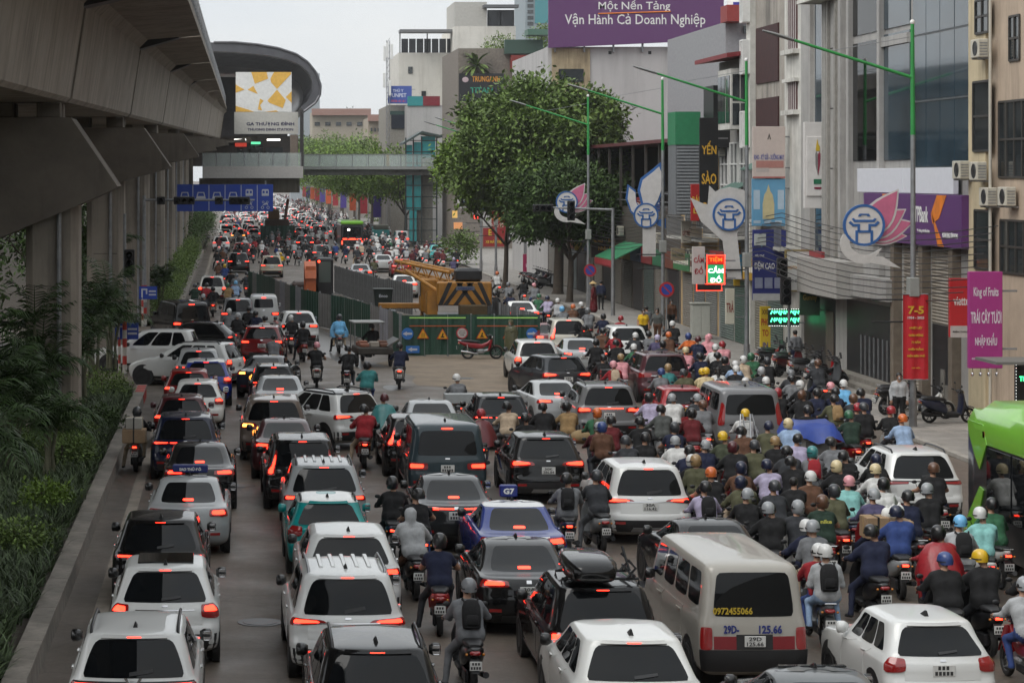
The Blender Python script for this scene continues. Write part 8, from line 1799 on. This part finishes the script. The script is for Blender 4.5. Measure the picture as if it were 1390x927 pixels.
# --- loads carried on motorbikes
CARD = mat('cardboard', (.33, .22, .13), .85, var=.2, vscale=3)
def load_box(b, label, x, y, z, w, d, h, m, straps=True):
    (bx, by), yw = b; r = empty('carried_box', (bx-math.sin(yw)*y+math.cos(yw)*x, by+math.cos(yw)*y+math.sin(yw)*x, z), yw, label, 'box', 'loads on motorbikes')
    MB().bbox(-w/2, w/2, -d/2, d/2, 0, h, .012).build('carton', m, r)
    if straps: MB().box(-w/2-.006, w/2+.006, -.025, .025, -.006, h+.006).build('tape', plain('#a08a60'), r); MB().box(-.02, .02, -d/2-.006, d/2+.006, -.004, h+.008).build('strap', M['black'], r)
for rd in RIDERS:
    cg = rd.get('cargo')
    if not cg: continue
    b = (rd['bike'], rd['yaw'])
    if cg == 'boxes':
        load_box(b, 'brown cardboard carton tied behind the rider in purple', -.24, -.35, .86, .46, .5, .42, CARD); load_box(b, 'second brown carton tied beside the first behind the rider in purple', .24, -.35, .86, .46, .5, .34, CARD)
        for q in range(3):
            r = empty('plastic_bag', (b[0][0]+.02+q*.12, b[0][1]-.35, 1.22+.03*q), 0, 'white plastic bag of tubs %s on top of the cartons' % ('first', 'second', 'third')[q], 'bag', 'bags on the cartons'); MB().ell((0, 0, .1), (.11, .12, .13), 10, 7).build('bag', M['white'], r, smooth=True); MB().tube([(0, 0, .2), (.02, 0, .27)], [.04, .02], 6).build('knot', M['white'], r)
    elif cg == 'parcels': load_box(b, 'wide brown parcel on the delivery bike by the planter wall', 0, -.38, .84, .62, .55, .36, CARD); load_box(b, 'white carton on top of the brown parcel by the planter wall', 0, -.38, 1.21, .44, .44, .3, plain('#a9a59d', .7))
    elif cg == 'crate': load_box(b, 'pale flat crate across the bike near the sand', 0, -.3, .86, 1.0, .45, .3, plain('#9da1a2', .6, .1), False)
    elif cg == 'case': load_box(b, 'black delivery case behind the rider in black', 0, -.35, .85, .44, .4, .4, M['black'], False)
    elif cg == 'sacks':
        r = empty('sack', (b[0][0]+.3, b[0][1]-.2, .62), .2, 'bulging tan sack slung on the bike in front of the boxy SUV', 'sack'); MB().ell((0, 0, .18), (.32, .3, .2), 14, 8).build('sack_cloth', plain('#8f7a58', .9, .2), r, smooth=True); MB().tube([(.3, 0, .2), (.42, 0, .24)], [.07, .04], 8).build('tied_neck', plain('#8f7a58', .9, .2), r)
    elif cg == 'ladder':
        r = empty('ladder', (b[0][0]-.35, b[0][1]-.5, .45), 0, 'aluminium folding ladder carried upright behind the yellow helmet', 'ladder')
        for sg in (0, .34): MB().tube([(sg, 0, 0), (sg*.75+.2, .7, 1.15)], .022, 6).build('rail', M['steel'], r); MB().tube([(sg+.3, -.1, 0), (sg*.75+.25, .7, 1.15)], .022, 6).build('rail', M['steel'], r)
        for k in range(5): t = (k+1)/6; MB().tube([(.2*t, .7*t, 1.15*t), (.34*(1-t*.25)+.2*t, .7*t, 1.15*t)], .015, 6).build('rung', M['steel'], r)
# blue tarpaulin over a cargo trike in the crowd
bt = empty('cargo_trike', (15.55, 64.2, 0), -.05, 'cargo trike covered by a blue tarpaulin in the motorbike crowd', 'cargo trike')
MB().bbox(-.55, .55, -.5, .9, .4, .5, .03).build('bed', M['blackmetal'], bt)
mb = MB(); n = 10; vs = []
for i in range(n+1):
    for j in range(n+1):
        u, v = i/n*2-1, j/n*2-1; d = max(abs(u), abs(v)); z = 1.42-.02*math.sin(5*u+3*v) if d < .72 else 1.42-(d-.72)*1.5-.08*math.sin(6*u+5*v); vs.append((u*.85*(1 if d < .72 else .9), .2+v*1.0, z))
mb.add(vs, [(i*(n+1)+j, (i+1)*(n+1)+j, (i+1)*(n+1)+j+1, i*(n+1)+j+1) for i in range(n) for j in range(n)]); mb.build('tarpaulin', mat('blue_tarpaulin', '#243f8c', .45, var=.2, vscale=5), bt, smooth=50)
for a in ((-.45, -.4), (.45, -.4), (-.45, .8), (.45, .8)): MB().tube([(a[0], a[1], .5), (a[0], a[1], 1.38)], .02, 5).build('frame_post', M['galv'], bt)
MB().bbox(-.42, .48, -.62, -.1, .55, 1.05, .02).build('white_crate', plain('#a9a9a5', .5), bt); MB().bbox(-.28, .34, -.635, -.62, .62, .98, .004).build('crate_opening', plain('#5a5b5a', .5), bt)
for sg in (-1, 1): wm, rm = wheel_meshes(.27, .1); o = link('wheel', wm, bt, (sg*.55, .2, .27), (0, 0, 0 if sg > 0 else PI)); link('rim', rm, o)
wm, rm = wheel_meshes(.27, .1); o = link('wheel', wm, bt, (0, 1.9, .27)); link('rim', rm, o); MB().tube([(0, 1.9, .27), (0, 1.6, 1.0)], .04, 6).build('fork', M['blackmetal'], bt); MB().bbox(-.1, .1, .5, 1.8, .3, .45, .03).build('frame', M['blackmetal'], bt)
# ================================================================== trees
HAZE = .00016
def limbs(mb, p, d, ln, r, depth, rg, ends):
    n = 3; pts = [p.copy()]; rr = [r]; q = p.copy(); dd = d.copy()
    for i in range(n):
        dd = (dd+Vector((rg.uniform(-.16, .16), rg.uniform(-.16, .16), .06))).normalized(); q = q+dd*(ln/n); pts.append(q.copy()); rr.append(r*(1-.45*(i+1)/n))
    mb.tube(pts, rr, 8 if depth > 1 else 5)
    ends.append(q.copy())
    if depth > 0:
        for k in range(3):
            a = rg.uniform(0, 2*PI); t = rg.uniform(.55, .9); nd = (dd*.7+Vector((math.cos(a), math.sin(a), rg.uniform(.0, .5)))*t).normalized(); limbs(mb, q, nd, ln*rg.uniform(.6, .8), r*.5, depth-1, rg, ends)
def tree(x, y, h, lobes, label, leaf='leaf_mid', n=16000, size=.3, seed=1, trunk=.28, fork=.35, name='street_tree', group='street trees'):
    rg = random.Random(seed); root = empty(name, (x, y, 0), label=label, cat='tree', group=group); mb = MB(); ends = []
    mb.tube([(0, 0, 0), (.02, 0, .35), (.1, .05, h*fork*.6), (.12, .1, h*fork)], [trunk*1.35, trunk, trunk*.85, trunk*.75], 12)
    for k in range(4):
        a = 2*PI*k/4+rg.uniform(-.5, .5); limbs(mb, Vector((.12, .1, h*fork*.97)), Vector((math.cos(a)*.75, math.sin(a)*.75, .9)).normalized(), h*.28, trunk*.55, 2, rg, ends)
    mb.build('trunk', M['bark'], root, smooth=60)
    L = []
    for (cx, cy, cz, rx, ry, rz) in lobes:
        L.append((cx, cy, cz, rx*.82, ry*.82, rz*.82))
        for k in range(12):    # smaller lobes break up the outline
            d = Vector((rg.gauss(0, 1), rg.gauss(0, 1), rg.gauss(0, 1))).normalized(); f = rg.uniform(.65, 1.04); q = rg.uniform(.18, .42); L.append((cx+d.x*rx*f, cy+d.y*ry*f, cz+d.z*rz*f, rx*q, ry*q, rz*q))
    link('crown', leafy('crown', L, n, size, M[leaf], shell=.45, seed=seed), root)
    return root
tree(21.9, 161, 14, [(-1.2, 0, 11.9, 4.4, 4.2, 3.3), (1.9, 1, 10.2, 3.3, 3.4, 2.8), (-4.2, 0, 9.4, 2.9, 3.0, 2.4), (-.9, 0, 7.9, 4.3, 4, 2.1)], 'large dark green street tree in front of the grey wall', 'leaf_mid', 85000, .36, 11, .36)
tree(21.2, 150.5, 8, [(-.2, 0, 6.9, 3.5, 3.3, 2.3), (-2.0, 0, 5.6, 2.2, 2.2, 1.6), (1.6, 0, 5.6, 2.0, 2.2, 1.7)], 'lower dense dark tree behind the lotus lamp post', 'leaf_dark', 30000, .30, 12, .22)
tree(19.6, 172, 9, [(-3.0, 0, 8.9, 2.3, 2.2, 2.0), (-1.2, 1, 7.6, 2.3, 2.2, 1.7)], 'pale green tree at the outer side of the large street tree', 'leaf_light', 16000, .34, 13, .2)
r_ = random.Random(4)
for i in range(13):
    Y = 296+i*27+r_.uniform(-6, 6); x = 21.6+r_.uniform(-.6, .9)
    sc = r_.uniform(.9, 1.15)*(1+.045*i); k = i % 3
    tree(x, Y, 10*sc, [(-1.2, 0, 8.2*sc, 4.6*sc, 4.2, 2.9*sc), (-3.6*sc, .5, 6.9*sc, 3.0*sc, 3, 1.9*sc), (1.5, 0, 7.2*sc, 3.4*sc, 3, 2.1*sc)], '%s roadside tree %s along the far pavement' % (('light green', 'fresh green', 'mid green')[k], ('nearest the footbridge stairs', 'second past the stairs', 'third past the stairs', 'fourth past the stairs', 'fifth past the stairs', 'sixth past the stairs', 'seventh past the stairs', 'eighth past the stairs', 'ninth past the stairs', 'tenth past the stairs', 'eleventh past the stairs', 'twelfth past the stairs', 'last in the row')[i]), ('leaf_light', 'leaf_light', 'leaf_mid')[k], 9000 if i < 5 else 5000, .42 if i < 5 else .6, 30+i, .24, .33, group='far roadside trees')
for i, (px, py, Y, rad, lb, leaf) in enumerate(((470, 168, 640, 7, 'grey-green conifer standing above the far trees', 'leaf_dark'), (430, 190, 600, 9, 'broad hazy tree behind the footbridge', 'leaf_mid'), (505, 200, 420, 7, 'light tree crown behind the footbridge railing', 'leaf_light'), (555, 205, 330, 4.5, 'yellow-green tree in front of the stair tower', 'leaf_light'))):
    x, z = at_y(px, Y), at_z(py, Y); tree(x, Y, z, [(0, 0, z-rad*.6, rad*(.45 if i == 0 else 1), rad*(.5 if i == 0 else 1), rad*(1.2 if i == 0 else .8)), (rad*.4, 0, z-rad*1.3, rad*.7, rad*.7, rad*.6)], lb, leaf, 7000, .55, 60+i, .3, .4, 'far_tree', 'far roadside trees')
# dark planting and frontages on the other side of the viaduct
for i in range(9):
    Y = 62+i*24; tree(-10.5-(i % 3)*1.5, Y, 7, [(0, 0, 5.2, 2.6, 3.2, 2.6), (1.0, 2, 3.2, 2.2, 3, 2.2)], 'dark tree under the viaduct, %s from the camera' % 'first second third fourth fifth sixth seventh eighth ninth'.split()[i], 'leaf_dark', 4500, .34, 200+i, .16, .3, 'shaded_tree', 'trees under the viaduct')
for i in range(5): far_block('drab frontage beyond the viaduct, %s along the road' % 'first second third fourth fifth'.split()[i], 0, 1, 0, 400, plain('#6a655e', .85, .2)).location = (-46, 40+i*62, 0)
for o in [o for o in COL.objects if o.name.startswith('far_building') and o.location.x == -46]: o.children[0].scale = (110, 2.8, .45)
# rooftop palm and shrubs
rp = empty('palm_tree', (at_y(645, 262), 261, at_z(118, 262)), label='shaggy palm growing on the roof above the black sign', cat='palm'); V = []; F = []
MB().tube([(0, 0, -1), (0, 0, 2.2)], .18, 8).build('trunk', M['bark'], rp)
for f in range(42):
    az = r_.uniform(0, 2*PI); el = r_.uniform(-.5, 1.2); d = Vector((math.cos(az)*math.cos(el), math.sin(az)*math.cos(el), math.sin(el))); sd = Vector((-math.sin(az), math.cos(az), 0)); p = Vector((0, 0, 2.2)); L = r_.uniform(1.8, 2.6)
    for k in range(6):
        q = p+d*L/6; d = (d+Vector((0, 0, -.22))).normalized(); w = .22*math.sin(PI*(k+1)/7.5); b = len(V); V += [tuple(p-sd*w), tuple(p+sd*w), tuple(q+sd*w), tuple(q-sd*w)]; F.append((b, b+1, b+2, b+3)); p = q
me = bpy.data.meshes.new('crown'); me.from_pydata(V, [], F); me.materials.append(M['leaf_mid']); link('crown', me, rp)
for i, (px, py, Y, rad, lb) in enumerate(((675, 68, 300, 2.0, 'small bushy roof plant beside the white block'), (735, 52, 270, 1.6, 'roof shrub beside the billboard edge'), (880, 235, 170, 1.3, 'potted plant on the dark terrace'), (622, 350, 215, 1.6, 'round green shrub on the pavement by the stair tower'))):
    r = empty('shrub', (at_y(px, Y), Y, at_z(py, Y)-rad if i < 3 else .12), label=lb, cat='shrub'); link('foliage', leafy('foliage', [(0, 0, rad, rad, rad, rad*.8), (rad*.5, 0, rad*1.3, rad*.6, rad*.6, rad*.5)], 1800, .3, M['leaf_light' if i < 2 else 'leaf_mid'], seed=80+i), r); MB().tube([(0, 0, 0), (0, 0, rad)], .06, 6).build('stem', M['bark'], r)
# ================================================================== far traffic
def merge(root, skip=()):
    "one mesh from a thing and its parts (for copies too small to show parts)"
    mb = MB(); mats = []; inv = root.matrix_world.inverted()
    def walk(o, T):
        T = T @ Matrix.LocRotScale(o.location, o.rotation_euler, o.scale) if o != root else T
        if o.type == 'MESH' and o.name.split('.')[0] not in skip:
            me = o.data; mi = []
            for k, m in enumerate(me.materials):
                mm = o.material_slots[k].material
                if mm not in mats: mats.append(mm)
                mi.append(mats.index(mm))
            mb.cur = 0; b = len(mb.v)
            for v in me.vertices: mb.v.append(tuple(T @ v.co))
            for p in me.polygons: mb.f.append(tuple(i+b for i in p.vertices)); mb.m.append(mi[p.material_index] if mi else 0)
        for c in o.children: walk(c, T)
    walk(root, Matrix.Identity(4)); me = mb.mesh('far_vehicle', mats, 50); return me
SKIP = {'handle', 'rear_wiper', 'plate_digits', 'rim', 'mirror_glass', 'door', 'sill_trim', 'reflector', 'emblem', 'wheel_arch', 'roof_rail', 'antenna_fin', 'tailgate', 'boot_lid'}
protos = []
for t, stl in (('suv', 'low'), ('sedan', 'small'), ('hatch', 'tall'), ('mpv', 'tall'), ('van', 'van')):
    p = car(t, 0, -900, 0, '#888888', 'temporary', style=stl, lod=1); CARS.pop(); me = merge(p, SKIP); protos.append(me)
    for o in list(p.children_recursive)+[p]: bpy.data.objects.remove(o)
pp = person(0, 0, 0, 'temporary', 'black', 'dark grey', 'black', 'half', 'down'); bb_ = motorbike(0, -.26, 0, 'temporary', 'scooter', '#141416', True)
def lowpoly(me, ratio):
    o = link('tmp', me); md = o.modifiers.new('d', 'DECIMATE'); md.ratio = ratio; dg = bpy.context.evaluated_depsgraph_get(); r = bpy.data.meshes.new_from_object(o.evaluated_get(dg)); bpy.data.objects.remove(o); return r
pm_me = lowpoly(merge(pp), .12); bk_me = lowpoly(merge(bb_, {'rim', 'plate_digits', 'indicator', 'grip', 'fork'}), .35)
for q in (pp, bb_):
    for o in list(q.children_recursive)+[q]: bpy.data.objects.remove(o)
car_lo = [lowpoly(m, .12) for m in protos]
for m in protos: m.name = 'far_car'
FCOL = [WH, WH, PW, SV, SV, GY, BK, BK, DG, '#6e1518', '#7a7468', '#22304f', WH, '#8d8f8f']
rf = random.Random(99); occ = [(c[0], c[1]) for c in CARS]; placed = []
HOLD = lambda X, Y: (Y < 167 and X < 13.8) or (-2.5 < X < 3.2 and False)
ncar = 0
FARC = ['white', 'white', 'pale', 'silver', 'silver', 'grey', 'black', 'black', 'dark grey', 'dark red', 'beige-grey', 'navy', 'white', 'grey']
for lane, X0 in enumerate((-.6, 2.4, 5.5, 8.7, 11.9)):
    Y = 296+rf.uniform(0, 5)
    while Y < 560:
        X = X0+rf.uniform(-.35, .35); k = rf.randrange(5) if rf.random() < .9 else 0
        if not any(abs(a-X) < 2.2 and abs(b-Y) < 5.6 for a, b in occ):
            c = rf.randrange(len(FCOL)); o = link('distant_car', protos[k], None, (X, Y, 0), (0, 0, rf.uniform(-.03, .03))); o.color = (*srgb(FCOL[c]), 1); occ.append((X, Y)); ncar += 1
            tag(o, 'small distant %s car in the packed lanes beyond the footbridge' % FARC[c], 'car', 'distant cars beyond the footbridge')
        Y += rf.uniform(6.0, 8.5)
MID = []; nb = 0; tries = 0; bocc = [(r['X'], r['Y']) for r in RIDERS]
while nb < 190 and tries < 6000:
    tries += 1; Y = 205+rf.random()**1.3*250; X = rf.uniform(-1.8, 20.0)
    if Y < 300 and X < 12 and rf.random() < .72: continue
    if any(abs(a-X) < 1.45 and -1.3 < Y-b < 5.6 for a, b in occ) or any(abs(a-X) < .8 and abs(b-Y) < 1.9 for a, b in bocc): continue
    if Y < 285 and 11.0 < X < 15.2 and Y > 250: continue
    bocc.append((X, Y)); y_ = rf.uniform(-.08, .08); nb += 1
    if nb > 62: MID.append((X, Y, 0)); continue
    cn = rf.choice(['black', 'black', 'navy', 'grey', 'white', 'dark grey', 'brown', 'blue', 'maroon', 'pale grey'])
    o = link('distant_motorbike', bk_me, None, (X+math.sin(y_)*.26, Y-math.cos(y_)*.26, 0), (0, 0, y_)); o.color = (*srgb(rf.choice(BIKE_COLS)[1]), 1); bc = rf.choice(BIKE_COLS); o.color = (*srgb(bc[1]), 1); tag(o, 'distant '+bc[0]+' motorbike ridden through the traffic beyond the works', 'motorbike', 'distant motorbikes')
    p = link('person', pm_me, None, (X, Y, 0), (0, 0, y_)); p.color = (*srgb(COLS[cn]), 1); tag(p, 'distant rider in a %s top beyond the works' % cn, 'person', 'distant riders')
# the jam beyond that reads as one mass
def mass(name, me, items, label):
    V = np.zeros(len(me.vertices)*3, np.float32); me.vertices.foreach_get('co', V); V = V.reshape(-1, 3); me.calc_loop_triangles(); T = np.zeros(len(me.loop_triangles)*3, np.int32); me.loop_triangles.foreach_get('vertices', T); T = T.reshape(-1, 3); MI = np.zeros(len(me.loop_triangles), np.int32); me.loop_triangles.foreach_get('material_index', MI)
    P = np.array(items); VV = (V[None]+P[:, None, :]).reshape(-1, 3); TT = (T[None]+(np.arange(len(P))*len(V))[:, None, None]).reshape(-1, 3)
    r = np_mesh(name, VV, TT, list(me.materials)); r.polygons.foreach_set('material_index', np.tile(MI, len(P))); return tag(link(name, r), label, 'traffic', kind='stuff')
for k, (m_, cl) in enumerate(((car_lo[0], WH), (car_lo[1], GY), (car_lo[3], SV), (car_lo[2], BK))):
    it = []
    for lane in range(6):
        Y = 566+rf.uniform(0, 20)
        while Y < 900:
            if (lane+int(Y/8)) % 4 == k: it.append((-.6+3.1*lane+rf.uniform(-.3, .3), Y, 0))
            Y += rf.uniform(6.5, 9)
    mass('distant_traffic', m_, it, 'far-off mass of cars filling the road to the horizon').color = (*srgb(cl), 1)
for k, cl in enumerate(('#101012', '#6e7073', '#c9c9c7', '#5a2024')):
    it = [(rf.uniform(-1.8, 20), 440+rf.random()*460, 0) for _ in range(170)]+MID[k::4]
    mass('distant_riders', pm_me, it, 'far-off mass of motorbike riders between the cars').color = (*srgb(cl), 1); mass('distant_motorbikes', bk_me, it, 'far-off mass of motorbikes between the cars')
# green-topped city bus, teal truck
bx = empty('bus', (at_y(478, 262), 262, 0), label='green-topped city bus seen from behind beyond the site', cat='bus')
MB().bbox(-1.22, 1.22, 0, 10, .35, 2.75, .08).build('body', mat('bus_dark', (.015, .016, .018), .15, coat=1), bx); MB().bbox(-1.24, 1.24, -.03, 10, 2.76, 3.15, .1).build('roof', LIME, bx); MB().box(-.95, .95, -.012, 0, 1.4, 2.5).build('rear_window', M['glass_dark'], bx); MB().box(-1.0, 1.0, -.02, 0, 1.12, 1.24).build('light_bar', M['lit_bike'], bx); MB().box(-.5, -.25, -.03, -.015, 2.1, 2.3).build('route_light', M['lit_white'], bx)
for sg in (-1, 1):
    wm, rm = wheel_meshes(.48, .28); o = link('wheel', wm, bx, (sg*1.08, 2.2, .48), (0, 0, 0 if sg > 0 else PI)); link('rim', rm, o); MB().bbox(sg*1.1-.06, sg*1.1+.06, -.02, .02, .6, .95, .01).build('tail_light', M['lit_bike'], bx)
tk_ = empty('truck', (at_y(518, 283), 283, 0), label='small turquoise truck beyond the works', cat='truck'); MB().bbox(-.95, .95, 0, 3.2, .6, 1.7, .05).build('cargo_bed', plain('#3a9a98', .5), tk_); MB().bbox(-.9, .9, 3.3, 5.0, .5, 2.1, .15).build('cab', plain('#3a9a98', .4), tk_); MB().bbox(-.85, .85, .1, 3.0, 1.71, 2.3, .1).build('load', plain('#6a6a60', .8), tk_); MB().box(-.7, .7, 3.27, 3.3, 1.3, 1.95).build('rear_window', M['glass_dark'], tk_)
for sg in (-1, 1):
    for y in (.9, 4.2): wm, rm = wheel_meshes(.38, .2); o = link('wheel', wm, tk_, (sg*.82, y, .38), (0, 0, 0 if sg > 0 else PI)); link('rim', rm, o)
    MB().bbox(sg*.75-.1, sg*.75+.1, -.03, 0, .72, .86, .01).build('tail_light', M['lit_bike'], tk_)
# second small works enclosure under the lane sign
h2 = hoarding('small dark green hoarding under the lane sign', [(3.6, 300), (7.9, 300)], [HG], 2.1); dg_ = empty('drill_rig', (5.8, 303, 0), label='brown drilling rig behind the small far hoarding', cat='drill rig'); MB().bbox(-1.6, 1.4, 0, 3, .6, 2.6, .1).build('body', plain('#4a3426', .7), dg_); MB().tube([(.9, 0, 2.6), (1.3, 0, 5.2)], .18, 8).build('mast', plain('#6a3a26', .6), dg_); MB().bbox(-1.2, .2, .4, 2, 2.6, 3.8, .1).build('cab', plain('#7a5a2a', .6), dg_)
# hanging street banners along the far kerb
for i in range(11):
    Y = 318+i*32; c, nm = (('#4a3a86', 'purple'), ('#a8323c', 'red'), ('#c2552c', 'orange'))[i % 3]; r = empty('street_banner', (19.9, Y, 0), label='%s banner on a post along the far kerb, %s past the bus' % (nm, ('first', 'second', 'third', 'fourth', 'fifth', 'sixth', 'seventh', 'eighth', 'ninth', 'tenth', 'eleventh')[i]), cat='banner', group='far street banners'); MB().tube([(0, 0, 0), (0, 0, 6)], .06, 6).build('post', M['galv'], r); MB().box(-1.15, -.12, -.02, .02, 2.6, 5.4).build('cloth', plain(c, .7), r)
    MB().tube([(0, 0, 5.45), (-1.2, 0, 5.45)], .025, 5).build('arm', M['galv'], r)

# ================================================================== air between the camera and the far end of the road
hz = MB().box(-140, 190, -20, 1000, -1.5, 60).build('haze', None); hz.data.materials.clear(); hm = bpy.data.materials.new('haze'); hm.use_nodes = True; hn = hm.node_tree; hn.nodes.clear(); ho = hn.nodes.new('ShaderNodeOutputMaterial'); hv = hn.nodes.new('ShaderNodeVolumePrincipled'); hv.inputs['Density'].default_value = HAZE; hv.inputs['Color'].default_value = (.93, .95, .97, 1); hv.inputs['Anisotropy'].default_value = .2; hn.links.new(hv.outputs[0], ho.inputs['Volume']); hz.data.materials.append(hm); tag(hz, 'thin grey air filling the street', 'haze', kind='stuff')
